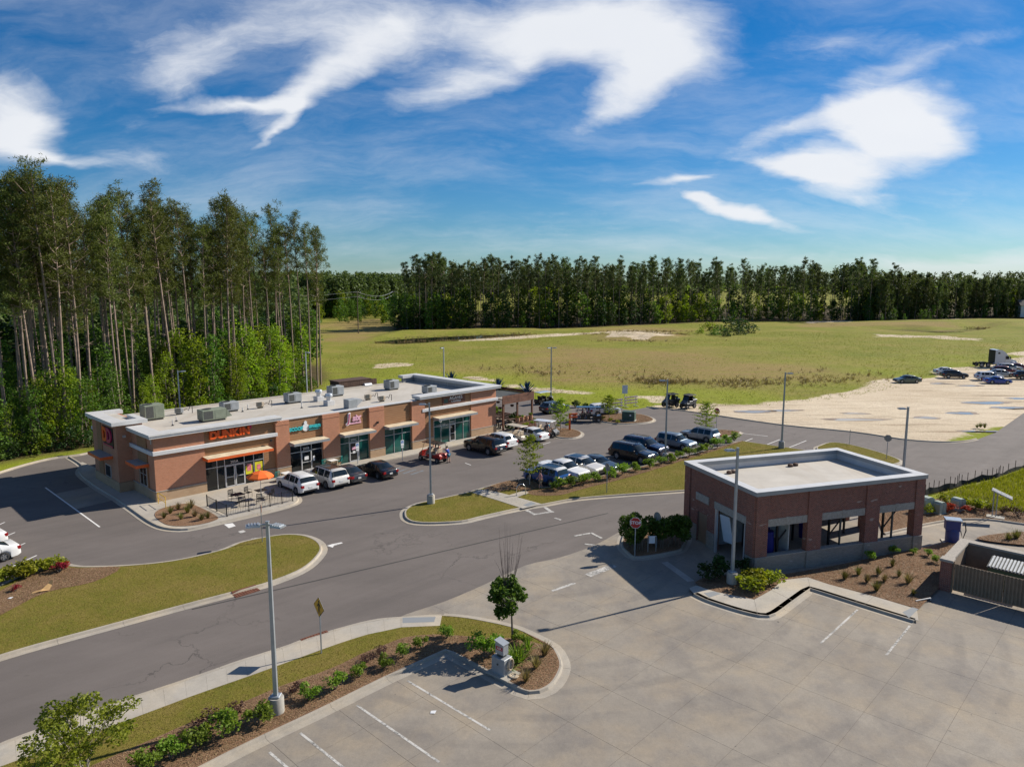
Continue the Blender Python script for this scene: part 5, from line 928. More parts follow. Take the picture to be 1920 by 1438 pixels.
# bicycle rack and bicycle
p = at(977, 931); t = thing('bicycle_rack', 'silver hoop bicycle rack on the concrete pad', 'bicycle rack', (p.x, p.y, .16), R(20)); ob('hoop', MB().tube([(-.42, 0, 0), (-.42, 0, .55)] + [(.42 * math.cos(a), 0, .55 + .42 * math.sin(a)) for a in np.linspace(math.pi, 0, 13)] + [(.42, 0, 0)], .035, 10), 'chrome', t, 60)
for x in (-.42, .42): ob('flange', MB().cyl((x, 0, 0), (x, 0, .02), .09, seg=12), 'chrome', t)
def bicycle():
    p = at(962, 921); t = thing('bicycle', 'dark bicycle leaning by the rack at the mulch tip', 'bicycle', (p.x, p.y, .16), R(28)); t.rotation_euler = (R(9), 0, R(28))
    for x in (-.52, .52):
        w = ob('wheel', MB().tube([(x + .33 * math.cos(a), 0, .34 + .33 * math.sin(a)) for a in np.linspace(0, 2 * math.pi, 25)], .02, 6), 'rubber', t)
        s = MB()
        for k in range(10): a = k * .628; s.cyl((x, 0, .34), (x + .32 * math.cos(a), 0, .34 + .32 * math.sin(a)), .004, seg=4)
        ob('spokes', s, 'rim', w)
    f = MB()
    for a, b in (((-.52, 0, .34), (-.08, 0, .32)), ((-.08, 0, .32), (-.2, 0, .85)), ((-.52, 0, .34), (-.18, 0, .78)), ((-.08, 0, .32), (.40, 0, .78)), ((-.18, 0, .78), (.38, 0, .84)), ((.38, 0, .9), (.52, 0, .34))): f.cyl(a, b, .02, seg=8)
    ob('frame', f, 'black_metal', t); ob('saddle', MB().box(-.34, -.08, -.07, .07, .86, .92, .02), 'rubber', t); ob('handlebar', MB().tube([(.3, -.3, .98), (.4, -.2, 1.0), (.38, 0, .98), (.4, .2, 1.0), (.3, .3, .98)], .015), 'black_metal', t); ob('crank', MB().cyl((-.08, -.09, .32), (-.08, .09, .32), .05).box(-.1, -.06, -.1, -.08, .14, .32).box(-.1, -.06, .08, .1, .32, .5), 'black_metal', t)
bicycle()
# air machine
p = at(941, 1266); t = thing('air_machine', 'silver coin air pump on a grey plinth with coiled hose', 'air pump', (p.x, p.y, .15), R(-40)); ob('plinth', MB().box(-.40, .40, -.30, .30, 0, .85, .02), 'hvac_grey', t); ob('plinth_pad', MB().box(-.6, .75, -.5, .5, -.01, .05), 'concrete_base', t)
ob('neck', MB().box(-.18, .18, -.14, .14, .85, 1.0), 'coil_dark', t); c = ob('cabinet', MB().side([(-.25, 1.0), (.25, 1.0), (.25, 1.5), (-.25, 1.62)], -.18, .18), 'galvanised', t); ob('cabinet_top', MB().add([(-.29, -.22, 1.63), (.29, -.22, 1.50), (.29, .22, 1.50), (-.29, .22, 1.63), (-.29, -.22, 1.655), (.29, -.22, 1.525), (.29, .22, 1.525), (-.29, .22, 1.655)], [(0, 3, 2, 1), (4, 5, 6, 7), (0, 1, 5, 4), (1, 2, 6, 5), (2, 3, 7, 6), (3, 0, 4, 7)]), 'galvanised', c)
ob('red_panel', MB().box(-.256, -.251, -.16, .16, 1.1, 1.55).box(-.2, .2, -.186, -.181, 1.2, 1.38), 'red_sign', c); place_text('lettering', 'AIR', .18, 'white_sign', c, (0, -.188, 1.29), (R(90), 0, 0), .001)
hz = []
for k in range(90): a = k * .45; hz.append((.46 + .04 * math.sin(k), .1 + .18 * math.cos(a), .55 + .28 * math.sin(a)))
ob('hose', MB().tube(hz, .022, 6), 'seat_tan', t, 60); ob('hose_on_ground', MB().tube([(.62 + .16 * math.cos(k * .5) + .004 * k, .05 + .2 * math.sin(k * .5), .08) for k in range(40)], .02, 6), 'seat_tan', t, 60); ob('keyhole', MB().cyl((0, -.33, .55), (0, -.315, .55), .05), 'coil_dark', t)
# notice stand in the hedge shade
p = at(1222, 1038); t = thing('notice_stand', 'white sheet on a metal stand before the hedge', 'notice', (p.x, p.y, .14), R(5)); ob('frame', MB().cyl((-.28, 0, 0), (-.28, 0, 1.15), .022).cyl((.28, 0, 0), (.28, 0, 1.15), .022).cyl((-.28, 0, 1.12), (.28, 0, 1.12), .022), 'aluminium', t); ob('sheet', MB().box(-.22, .2, -.03, -.01, .62, 1.12), 'white_sign', t)
# yellow hand rail at the store corner
t = thing('hand_rail', 'yellow pipe hand rail at the store corner', 'hand rail', (0, 0, 0)); a, b = at(297, 944, .14), at(311, 953, .14); mid = (a + b) / 2; t.location = mid; a -= mid; b -= mid
ob('rail', MB().tube([a, a + Vector((0, 0, .95)), b + Vector((0, 0, .95)), b], .03), 'yellow_paint', t); ob('lower_rail', MB().cyl(a + Vector((0, 0, .5)), b + Vector((0, 0, .5)), .025), 'yellow_paint', t)
# patio fence
FP = [at(x, y, .14) for x, y in ((388.6, 949), (406.5, 958.5), (425.7, 968), (467, 958.5), (506.6, 949), (529, 944), (549, 939))]
pf = thing('patio_fence', 'black iron picket fence round the store patio', 'fence', FP[2]); o0 = FP[2]
for q in FP: v = q - o0; ob('post', MB().box(v.x - .03, v.x + .03, v.y - .03, v.y + .03, 0, 1.0), 'black_metal', pf); ob('post_foot', MB().box(v.x - .07, v.x + .07, v.y - .07, v.y + .07, 0, .015), 'black_metal', pf)
for a, b in zip(FP, FP[1:]):
    a, b = a - o0, b - o0
    for z in (.12, .9): ob('rail', MB().cyl(a + Vector((0, 0, z)), b + Vector((0, 0, z)), .018, seg=6), 'black_metal', pf)
    n = int((b - a).length / .13)
    for k in range(1, n): q = a.lerp(b, k / n); ob('picket', MB().box(q.x - .008, q.x + .008, q.y - .008, q.y + .008, .12, .9), 'black_metal', pf)
def table(label, px, top, r=.45, sq=True, z=.14, name='cafe_table', m='black_metal', group=None):
    p = at(*px); t = thing(name, label, 'table', (p.x, p.y, z), MA, group)
    ob('table_top', MB().box(-r, r, -r, r, .71, .74, .008) if sq else MB().lathe([(0, .71), (r, .71), (r, .74), (0, .74)], 20), top, t)
    if m == 'black_metal': ob('pedestal', MB().cyl((0, 0, 0), (0, 0, .71), .04), m, t); ob('base', MB().box(-.3, .3, -.03, .03, 0, .04).box(-.03, .03, -.3, .3, .001, .041), m, t)
    else:
        for sx in (-1, 1):
            for sy in (-1, 1): ob('leg', MB().box(sx * (r - .08) - .03, sx * (r - .08) + .03, sy * (r - .08) - .03, sy * (r - .08) + .03, 0, .71), m, t)
    return t
def chair(label, px, rz, m, z=.14, group='patio chairs', wide=.24):
    p = at(*px); t = thing('patio_chair', label, 'chair', (p.x, p.y, z), rz, group); ob('seat', MB().box(-wide, wide, -.22, .22, .42, .45), m, t); b = ob('backrest', MB().box(-wide, wide, .2, .225, .52, .56).box(-wide, wide, .22, .245, .86, .92), m, t)
    for k in range(5): x = -wide + .03 + k * (2 * wide - .06) / 4; ob('slat', MB().box(x - .018, x + .018, .205, .235, .55, .88), m, b)
    for sx in (-1, 1):
        ob('leg', MB().cyl((sx * wide, -.2, 0), (sx * wide, -.2, .44), .016, seg=6), m, t); ob('leg', MB().cyl((sx * wide, .24, 0), (sx * wide, .22, .9), .016, seg=6), m, t); ob('armrest', MB().cyl((sx * wide, -.2, .64), (sx * wide, .22, .66), .018, seg=6).cyl((sx * wide, -.2, .44), (sx * wide, -.2, .64), .014, seg=6), m, t)
table('dark patio table under the orange umbrella', (490, 937), 'black_metal'); table('dark patio table left of the umbrella', (447, 945), 'black_metal')
for i, (px, a, lab) in enumerate([((466, 935), 70, 'dark patio chair left of the umbrella table'), ((508, 938), -100, 'dark patio chair right of the umbrella table'), ((489, 947), 180, 'dark patio chair before the umbrella table'), ((436, 941), 60, 'dark patio chair behind the left patio table'), ((455, 952), 200, 'dark patio chair before the left patio table')]): chair(lab, px, R(a), 'black_metal')
p = at(490, 937, .14); t = thing('patio_umbrella', 'orange market umbrella over the patio table', 'umbrella', (p.x, p.y, .14), R(10)); ob('pole', MB().cyl((0, 0, 0), (0, 0, 2.6), .025), 'aluminium', t)
n = 8; cv = MB(); ring = [(1.12 * math.cos(2 * math.pi * k / n), 1.12 * math.sin(2 * math.pi * k / n), 2.12) for k in range(n)]; midr = [(.65 * math.cos(2 * math.pi * k / n), .65 * math.sin(2 * math.pi * k / n), 2.40) for k in range(n)]
for k in range(n):
    a, b = ring[k], ring[(k + 1) % n]; c, d = midr[k], midr[(k + 1) % n]; ob('canopy_panel', MB().add([a, b, d, c, (0, 0, 2.58), (a[0], a[1], a[2] - .14), (b[0], b[1], b[2] - .14)], [(0, 1, 2, 3), (3, 2, 4), (5, 6, 1, 0)]), 'orange_fabric', t); ob('rib', MB().cyl((0, 0, 2.53), (a[0] * .98, a[1] * .98, a[2] - .03), .012, seg=5), 'aluminium', t)
ob('finial', MB().lathe([(.04, 2.56), (.04, 2.62), (0, 2.66)], 10), 'aluminium', t)
for px, lab in (((538, 903), 'left'), ((624, 878), 'right')): table('white topped cafe table by the shop fronts, ' + lab + ' one', px, 'table_white', .42, m='awning_top', group='white cafe tables')
for i, (px, a) in enumerate([((524, 905), 60), ((611, 881), 60), ((637, 874), -90), ((646, 868), -60)]): chair(f'teal plastic chair, {ORD[i]} from the left along the shop fronts', px, R(a), 'teal_plastic', .14, 'teal chairs', .28)
# silt fence
SF = crom(W([(1735, 929), (1760, 922), (1790, 915), (1803, 910), (1840, 903), (1868, 898), (1880, 893), (1920, 880), (1990, 858)]), 3); t = thing('silt_fence', 'low black silt fence sagging along the road edge', 'fence', (SF[0].x, SF[0].y, 0))
vs = []; 
for i, q in enumerate(SF): j = .5 + .12 * math.sin(i * 1.7) + .08 * math.sin(i * .6); sx = .12 * math.sin(i * 2.3); vs += [(q.x - SF[0].x, q.y - SF[0].y, .02), (q.x - SF[0].x + sx, q.y - SF[0].y + sx, j)]
ob('fabric', MB().add(vs, [(2 * i, 2 * i + 2, 2 * i + 3, 2 * i + 1) for i in range(len(SF) - 1)]), 'silt_fabric', t)
for i in range(0, len(SF), 1): q = SF[i] - SF[0]; ob('stake', MB().box(q.x - .02, q.x + .02, q.y + .02, q.y + .06, 0, 1.0 + .1 * (i % 3)), 'wood_dark', t)
# boxes, panel, vacuum behind the car wash
for px, w, h, lab, m in (((1733, 962), 1.1, 1.3, 'pale green utility cabinet half behind the car wash corner', 'pale_green_box'), ((1760, 965), .8, 1.0, 'round topped pale utility pedestal among red flowers', 'pale_green_box'), ((1795, 958), .9, 1.0, 'pale utility cabinet behind the red shrub', 'pale_green_box')):
    p = at(*px); t = thing('utility_box', lab, 'utility box', (p.x, p.y, .13), R(25), 'utility boxes behind the car wash'); ob('cabinet', MB().side([(-w / 2, .05), (w / 2, .05), (w / 2, h - .2), (w / 4, h - .03), (0, h), (-w / 4, h - .03), (-w / 2, h - .2)], -w * .4, w * .4), m, t); ob('plinth', MB().box(-w / 2 - .08, w / 2 + .08, -w * .5, w * .5, 0, .05), 'concrete_base', t); ob('hinge_seam', MB().box(-.01, .01, -w * .4 - .008, -w * .4, .1, h - .25), 'coil_dark', t)
p = at(1863, 972); t = thing('panel_stand', 'white double post stand with a tilted slatted panel', 'panel stand', (p.x, p.y, .13), R(-35)); ob('pad', MB().box(-.5, .7, -.4, .4, 0, .06), 'concrete_base', t)
for x in (-.12, .12): ob('post', MB().cyl((x, 0, 0), (x, 0, 2.1), .04), 'coping_grey', t)
pn = ob('panel', MB().box(-.3, 1.15, -.4, .4, -.03, .03), 'galvanised', t); pn.location = (0, 0, 2.1); pn.rotation_euler = (0, R(22), 0)
for k in range(4): ob('panel_rail', MB().box(-.3, 1.15, -.40 + k * .24, -.34 + k * .24, .03, .07), 'white_metal', pn)
p = at(1784, 1018); t = thing('vacuum_station', 'blue car vacuum station on the lane behind the car wash', 'vacuum', (p.x, p.y, .0), R(-20)); ob('drum', MB().lathe([(0, 0), (.42, 0), (.44, .1), (.44, 1.0), (.40, 1.08), (0, 1.08)], 22), 'vac_blue', t, 40); ob('cabinet', MB().box(-.5, .42, -.36, .36, 1.0, 1.75, .03), 'vac_blue', t); ob('canopy', MB().box(-.55, .5, -.42, .42, 1.75, 1.82), 'paint_paleblue', t)
for z in (1.15, 1.4, 1.6): ob('label_strip', MB().box(.425, .43, -.25, .1, z, z + .1), 'white_sign', t)
ob('hose', MB().tube([(.45, .1, 1.5), (.75, .1, 1.6), (.85, .1, 1.0), (.7, .15, .3), (.55, .2, .9)], .04), 'dark_plastic', t, 60); ob('footing', MB().box(-.6, .6, -.6, .6, 0, .08), 'concrete_base', t)
p = at(1708, 1158); t = thing('hose_bib', 'small bent white pipe at the edge of the enclosure pad', 'pipe', (*at(1741, 1128).xy, .02), R(0)); ob('pipe', MB().tube([(-.9, -.25, .16), (0, 0, .2), (.12, .04, .2), (.15, .05, .05)], .035), 'white_metal', t)
ob('pipe_collar', MB().cyl((.14, .05, 0), (.14, .05, .06), .06), 'coil_dark', t)
# cardboard scrap and paper litter in the shrub bed at left
p = at(80, 1113); t = thing('cardboard_scrap', 'torn tan cardboard lying in the mulch bed at left', 'litter', (p.x, p.y, .16), R(30)); ob('sheet', MB().add([(-.55, -.12, .01), (-.1, -.16, .08), (.35, -.1, .04), (.5, .2, .22), (.3, .35, .3), (0, .08, .12), (-.5, .1, .03)], [(0, 1, 5, 6), (1, 2, 5), (2, 3, 4, 5)]), 'cardboard', t); ob('flap', MB().add([(.3, .35, .3), (.5, .2, .22), (.55, .35, .45), (.38, .45, .42)], [(0, 1, 2, 3)]), 'cardboard', t)
for i, (px, lab) in enumerate([((20, 1126), 'in the shrub bed at left'), ((812, 1336), 'in the parking bay before the air pump')]): p = at(*px); o = ob('paper_scrap', MB().add([(-.12, -.08, .02), (.1, -.1, .03), (.14, .08, .06), (-.1, .1, .03)], [(0, 1, 2, 3)]), 'white_sign'); o.location = (p.x, p.y, .15 if i == 0 else .012); tag(o, 'white paper scrap ' + lab, 'litter')
# utility poles and wires
def upole(px, h, lab):
    p = at(*px); t = thing('utility_pole', lab, 'utility pole', (p.x, p.y, 0), R(35), 'utility poles'); ob('pole', MB().cyl((0, 0, 0), (0, 0, h), .19, .13), 'utility_wood', t)
    for z in (h - .5, h - 2.2): ob('cross_arm', MB().box(-1.3, 1.3, -.08, .08, z, z + .16), 'utility_wood', t)
    for x in (-1.2, -.6, .6, 1.2): ob('insulator', MB().cyl((x, 0, h - .34), (x, 0, h - .1), .05), 'white_sign', t)
    return p, h
P1 = upole((672, 626), 15.5, 'wooden utility pole at the edge of the brown clearing'); P2 = upole((738, 594), 14, 'far wooden utility pole where the wires meet')
pw = thing('power_lines', 'pale power lines crossing the clearing toward the pine wood', 'wires', (P1[0].x, P1[0].y, 0))
for k, off in enumerate((-1.2, -.4, .4, 1.2)):
    for (a, ha), (b, hb), sag in ((P1, P2, 2.0), (P1, (Vector((-190, 215, 0)), 15), 3.5)):
        pts = []
        for i in range(15): tt = i / 14; q = a.lerp(b, tt); pts.append((q.x - P1[0].x, q.y + off - P1[0].y, ha - .2 - (k % 2) * 1.7 + (hb - ha) * tt - sag * 4 * tt * (1 - tt)))
        ob('wire', MB().tube(pts, .045, 5), 'aluminium', pw)
# ================================================================== VEHICLES
def interp(kn, x):
    if x <= kn[0][0]: return kn[0][1]
    for (a, za), (b, zb) in zip(kn, kn[1:]):
        if x <= b: return za + (zb - za) * (x - a) / max(b - a, 1e-9)
    return kn[-1][1]
SPEC = dict(
    sedan=dict(L=4.75, W=1.84, Rw=.33, xf=.93, xr=3.72, c0=.2, belt=.90, top=[(0, .5), (.04, .64), (.2, .74), (1.2, .92), (1.95, 1.36), (2.35, 1.44), (3.0, 1.43), (3.4, 1.37), (4.15, 1.03), (4.6, .99), (4.7, .9), (4.75, .55)], ws=(1.28, 1.92), rw=(3.45, 4.1), side=[(1.65, 2.6), (2.7, 3.55)]),
    coupe=dict(L=4.6, W=1.82, Rw=.33, xf=.9, xr=3.6, c0=.19, belt=.88, top=[(0, .5), (.04, .62), (.2, .72), (1.25, .88), (2.0, 1.26), (2.4, 1.33), (2.9, 1.31), (3.9, 1.0), (4.45, .97), (4.55, .85), (4.6, .55)], ws=(1.3, 1.95), rw=(3.0, 3.8), side=[(1.7, 2.65), (2.72, 3.2)]),
    suv=dict(L=4.72, W=1.9, Rw=.37, xf=.93, xr=3.72, c0=.28, belt=1.06, top=[(0, .6), (.04, .82), (.25, .97), (1.2, 1.10), (1.95, 1.60), (2.4, 1.69), (3.7, 1.66), (4.15, 1.58), (4.5, 1.14), (4.66, 1.02), (4.72, .6)], ws=(1.28, 1.92), rw=(4.18, 4.48), side=[(1.62, 2.55), (2.63, 3.45), (3.53, 4.0)]),
    big=dict(L=5.2, W=2.0, Rw=.40, xf=1.0, xr=4.05, c0=.3, belt=1.14, top=[(0, .65), (.04, .95), (.2, 1.10), (1.3, 1.20), (1.95, 1.72), (2.35, 1.82), (4.4, 1.80), (4.75, 1.75), (5.02, 1.18), (5.15, 1.05), (5.2, .62)], ws=(1.36, 1.92), rw=(4.78, 5.0), side=[(1.62, 2.65), (2.75, 3.7), (3.8, 4.6)]),
    box=dict(L=4.4, W=1.9, Rw=.37, xf=.85, xr=3.5, c0=.28, belt=1.1, top=[(0, .7), (.04, .95), (.2, 1.06), (1.15, 1.14), (1.65, 1.66), (2.0, 1.77), (3.95, 1.76), (4.15, 1.70), (4.32, 1.14), (4.38, 1.02), (4.4, .6)], ws=(1.2, 1.62), rw=(4.17, 4.31), side=[(1.5, 2.35), (2.45, 3.2), (3.3, 4.0)]),
    wagon=dict(L=4.6, W=1.8, Rw=.35, xf=.88, xr=3.6, c0=.24, belt=1.0, top=[(0, .6), (.04, .78), (.22, .92), (1.2, 1.02), (1.85, 1.56), (2.2, 1.64), (3.95, 1.62), (4.2, 1.56), (4.42, 1.06), (4.55, .95), (4.6, .58)], ws=(1.28, 1.82), rw=(4.22, 4.4), side=[(1.58, 2.4), (2.48, 3.2), (3.28, 4.05)]),
    pickup=dict(L=5.5, W=1.95, Rw=.39, xf=1.0, xr=4.35, c0=.3, belt=1.12, top=[(0, .65), (.04, .95), (.2, 1.06), (1.4, 1.16), (2.05, 1.68), (2.35, 1.76), (3.3, 1.75), (3.5, 1.66), (3.72, 1.2), (3.78, 1.18), (5.35, 1.18), (5.48, 1.12), (5.5, .6)], ws=(1.46, 2.02), rw=(3.52, 3.7), side=[(1.75, 2.5), (2.6, 3.35)]))
WHEELS = {}
def wheel_meshes(Rw):
    if Rw in WHEELS: return WHEELS[Rw]
    w = .11; r = Rw
    ty = MB().lathe([(r * .64, -w), (r * .9, -w), (r * .99, -w * .7), (r, 0), (r * .99, w * .7), (r * .9, w), (r * .64, w), (r * .64, -w)], 24, (0, 0, 0), 'y').mesh('tyre', 50)
    rm = MB().lathe([(0, w * .45), (r * .2, w * .5), (r * .2, w * .25), (r * .6, w * .2), (r * .66, w * .85), (r * .66, -w * .6)], 24, (0, 0, 0), 'y').lathe([(0, -w * .45), (r * .2, -w * .5), (r * .2, -w * .25), (r * .6, -w * .2), (r * .66, -w * .85)], 24, (0, 0, 0), 'y')
    for s in (-1, 1):
        for k in range(5):
            a = k * 1.2566; q = MB().box(r * .1, r * .63, s * w * .62 - .015, s * w * .62 + .015, -.035, .035); q.xf(Matrix.Rotation(a, 4, 'Y')); rm.add(q.v, q.f)
    rm = rm.mesh('rim', 40); ty.materials.append(M['rubber']); rm.materials.append(M['rim']); WHEELS[Rw] = (ty, rm); return WHEELS[Rw]
def car_proto(kind, paint, roof=None, trim=False, rails=None, glass_roof=False, cover=None):
    s = SPEC[kind]; L, Wd, Rw = s['L'], s['W'], s['Rw']; Ra = Rw + .07; top = s['top']; belt = s['belt']
    xs = set([0.0, L, .12, L - .12]) | {k[0] for k in top}
    for z in [s['ws'], s['rw']] + s['side']: xs |= set(z)
    for xc in (s['xf'], s['xr']): xs |= {xc + Ra * math.cos(R(a)) for a in range(0, 181, 20)} | {xc - Ra - .01, xc + Ra + .01}
    for a in np.arange(.3, L, .3): xs.add(float(a))
    xs = sorted(x for x in xs if 0 <= x <= L); q = []
    for x in xs:
        if not q or x - q[-1] > .008: q.append(x)
    xs = q; rings = []
    for x in xs:
        e = min(x, L - x); hw = Wd / 2 * (1 - .16 * max(0, 1 - e / .55) ** 2); zt = interp(top, x); c = s['c0'] + .10 * max(0, 1 - e / .3); zl = c
        for xc in (s['xf'], s['xr']):
            if abs(x - xc) <= Ra: zl = max(zl, Rw + math.sqrt(max(Ra * Ra - (x - xc) ** 2, 0)))
        zb = min(belt, zt - .05); g = min(max((zt - belt) / .35, 0), 1); kk = .96 - .19 * g; zs = zt - (.025 + .07 * g); zs = max(zs, zb + .012)
        zm = max(zl + .04, (c + zb) * .55); zm = min(zm, zb - .01) if zb - .01 > zl else zl + .005
        X = L / 2 - x; h = [(0, c + .06), (hw * .70, c + .06), (hw * .985, zl), (hw, zm), (hw * .972, max(zb, zm + .008)), (hw * kk, zs + .0), (hw * kk * .84, zt - .01), (0, zt)]
        rings.append([(X, y, z) for y, z in h] + [(X, -y, z) for y, z in reversed(h[1:-1])])
    n = len(rings[0]); V = sum(rings, []); body = []; groups = {}
    for i in range(len(xs) - 1):
        xm = (xs[i] + xs[i + 1]) / 2
        for j in range(n):
            f = (i * n + j, i * n + (j + 1) % n, (i + 1) * n + (j + 1) % n, (i + 1) * n + j); jj = j if j < 7 else 13 - j; side = 0 if j < 7 else 1; key = None
            if jj == 4:
                for k, (a, b) in enumerate(s['side']):
                    if a <= xm <= b: key = ('side_window', k, side)
            elif jj in (5, 6):
                if s['ws'][0] <= xm <= s['ws'][1]: key = ('windscreen', 0, 0)
                elif s['rw'][0] <= xm <= s['rw'][1]: key = ('rear_window', 0, 0)
            if key is None and roof and jj in (5, 6) and s['ws'][1] <= xm <= s['rw'][0]: key = ('roof', 9, 9)
            if key is None and cover and jj in (5, 6) and xm > s['rw'][1] + .08: key = ('bed_cover', 9, 9)
            if glass_roof and key in (None, ('roof', 9, 9)) and jj in (6,) and s['ws'][1] + .35 <= xm <= s['rw'][0] - .5: key = ('glass_roof', 9, 8)
            (groups.setdefault(key, []) if key else body).append(f)
    body.append(tuple(range(n))); body.append(tuple((len(xs) - 1) * n + k for k in reversed(range(n))))
    def sub(fs):
        ids = sorted({v for f in fs for v in f}); mp = {v: k for k, v in enumerate(ids)}; mb = MB(); mb.add([V[v] for v in ids], [tuple(mp[v] for v in f) for f in fs]); return mb
    t = thing('car', 'x', 'car'); bo = ob('body', sub(body), paint, t, 42)
    for (nm, k, sd), fs in groups.items():
        ob(nm, sub(fs), {'roof': roof, 'bed_cover': cover}.get(nm, 'glass_car'), t, 42)
    ob('underbody', MB().box(-L / 2 + .35, L / 2 - .35, -Wd * .36, Wd * .36, s['c0'] - .04, .62), 'interior_dark', t)
    ty, rm = wheel_meshes(Rw)
    for xc in (s['xf'], s['xr']):
        for sy in (-1, 1):
            w = bpy.data.objects.new('wheel', ty); w.location = (L / 2 - xc, sy * (Wd / 2 - .115), Rw); link(w, t); r = bpy.data.objects.new('rim', rm); link(r, w)
    zf = interp(top, .1); zr = interp(top, L - .1)
    for sy in (-1, 1):
        y = sy * Wd * .355
        ob('headlight', MB().add([(L / 2 - .03, y - .17, zf - .20), (L / 2 - .03, y + .17, zf - .20), (L / 2 - .02, y + .17, zf - .08), (L / 2 - .02, y - .17, zf - .08), (L / 2 - .34, y - .17 + sy * .08, zf - .16), (L / 2 - .34, y + .17 + sy * .08, zf - .16), (L / 2 - .38, y + .17 + sy * .07, zf - .045), (L / 2 - .38, y - .17 + sy * .07, zf - .045)], [(0, 1, 2, 3), (1, 5, 6, 2), (4, 0, 3, 7), (3, 2, 6, 7), (5, 4, 7, 6)]), 'headlight', t)
        zt_ = min(zr - .06, belt); ob('tail_light', MB().box(-L / 2 + .0, -L / 2 + .26, y - .15 + sy * .07, y + .13 + sy * .07, zt_ - .26, zt_ - .03, .02), 'tail_red', t)
        xm = L / 2 - s['ws'][0] - .42; ob('mirror', MB().box(xm - .07, xm + .07, sy * (Wd / 2 + .08) - .1, sy * (Wd / 2 + .08) + .1, belt + .02, belt + .17, .03), 'dark_plastic' if 'white' not in paint and 'pearl' not in paint else paint, t)
        for k, (a, b) in enumerate(s['side'][:2]): ob('door_handle', MB().box(L / 2 - b + .08, L / 2 - b + .26, sy * Wd / 2 * .985 - .012, sy * Wd / 2 * .985 + .012, belt - .14, belt - .105), paint, bo); ob('door_seam', MB().box(L / 2 - b - .05, L / 2 - b - .038, sy * Wd / 2 * .992 - .01, sy * Wd / 2 * .992 + .01, s['c0'] + .2, belt - .02), 'black_print', bo)
        if rails: ob('roof_rail', MB().tube([(L / 2 - s['ws'][1] - .3, sy * Wd * .34, interp(top, s['ws'][1] + .3) - .01), (L / 2 - s['ws'][1] - .4, sy * Wd * .335, interp(top, 2.6) + .05), (L / 2 - s['rw'][0] + .3, sy * Wd * .335, interp(top, s['rw'][0] - .3) + .05), (L / 2 - s['rw'][0] + .2, sy * Wd * .34, interp(top, s['rw'][0] - .2) - .01)], .022, 6), rails, t)
        if trim: ob('sill_trim', MB().box(L / 2 - s['xr'] + Ra + .02, L / 2 - s['xf'] - Ra - .02, sy * Wd / 2 - .02, sy * Wd / 2 + .012, s['c0'] - .01, s['c0'] + .16), 'dark_plastic', t)
    ob('grille', MB().box(L / 2 - .06, L / 2 + .008, -Wd * .24, Wd * .24, zf - .36, zf - .14), 'dark_plastic', t); ob('bumper_intake', MB().box(L / 2 - .1, L / 2 + .006, -Wd * .3, Wd * .3, s['c0'] + .12, s['c0'] + .24), 'dark_plastic', t); ob('license_plate', MB().box(-L / 2 - .012, -L / 2 + .05, -.16, .16, max(zr - .42, .55), max(zr - .42, .55) + .15), 'plate', t); ob('rear_bumper', MB().box(-L / 2 - .015, -L / 2 + .15, -Wd * .36, Wd * .36, s['c0'] + .08, s['c0'] + .26, .03), 'dark_plastic' if trim else paint, t)
    return t, s
PROTO = {}
def car(kind, paint, label, px, ref, hd, z=0., **kw):
    t, s = car_proto(kind, paint, **kw); h = R(hd); f = Vector((math.cos(h), math.sin(h))); l = Vector((-f.y, f.x)); P = at(*px).xy; L, Wd = s['L'], s['W']
    dx = {'F': -L / 2, 'R': L / 2}.get(ref[0], 0); dy = 0
    if len(ref) == 2 and ref[0] in 'FR': dx = -(L / 2 - s['xf']) if ref[0] == 'F' else (s['xr'] - L / 2)
    if ref in ('FL', 'RL', 'ML'): dy = -Wd / 2
    if ref in ('FR', 'RR', 'MR'): dy = Wd / 2
    c = P + f * dx + l * dy; t.location = (c.x, c.y, z); t.rotation_euler = (0, 0, h); tag(t, label, 'car', 'parked cars'); return t
HM, HB = 135.8, -44.2
car('suv', 'paint_white', 'white crossover parked nearest the patio, nose to the shops', (554, 928), 'RL', HM, trim=True, rails='chrome')
car('big', 'paint_pearl', 'pearl white large wagon second from the patio, dark sunroof', (610, 917), 'RL', HM, trim=True, rails='black_metal', glass_roof=True)
car('sedan', 'paint_charcoal', 'dark grey hatchback third from the patio', (675, 908), 'R', HM, trim=True)
car('sedan', 'paint_black', 'black saloon fourth from the patio, beside the blue hatching', (707, 899), 'RL', HM)
car('big', 'paint_black', 'big black wagon parked before the right hand shop door', (914, 854), 'RL', HM, rails='black_metal')
car('suv', 'paint_white', 'white wagon right of the big black one', (962, 843), 'R', HM)
car('sedan', 'paint_white', 'white saloon near the terrace planters', (1000, 828), 'RL', HM)
car('box', 'paint_blue', 'blue boxy wagon with white roof, tail to the shrubs', (1031, 914), 'RL', HM, roof='paint_white', trim=True, rails='chrome', glass_roof=True)
car('pickup', 'paint_white', 'white pickup with covered bed facing the shrubs', (1069, 905), 'FR', HB, cover='paint_white', trim=True)
car('suv', 'paint_pearl', 'white crossover with dark glass roof right of the pickup', (1102.6, 895), 'FR', HB, glass_roof=True, trim=True)
car('sedan', 'paint_slate', 'slate grey saloon behind the sign back', (1155, 888), 'F', HB)
car('big', 'paint_black', 'large black wagon in the middle of the shrub row', (1200.6, 870.5), 'FR', HB, rails='chrome')
car('big', 'paint_navy', 'navy wagon with roof bars beside the lamp post', (1246, 857), 'F', HB, rails='chrome')
car('wagon', 'paint_steel', 'steel blue old wagon right of the lamp post', (1279.5, 845), 'FR', HB, trim=True)
car('wagon', 'paint_silver', 'silver minivan, last in the shrub row', (1323.5, 830.5), 'RL', HM, trim=True, rails='black_metal')
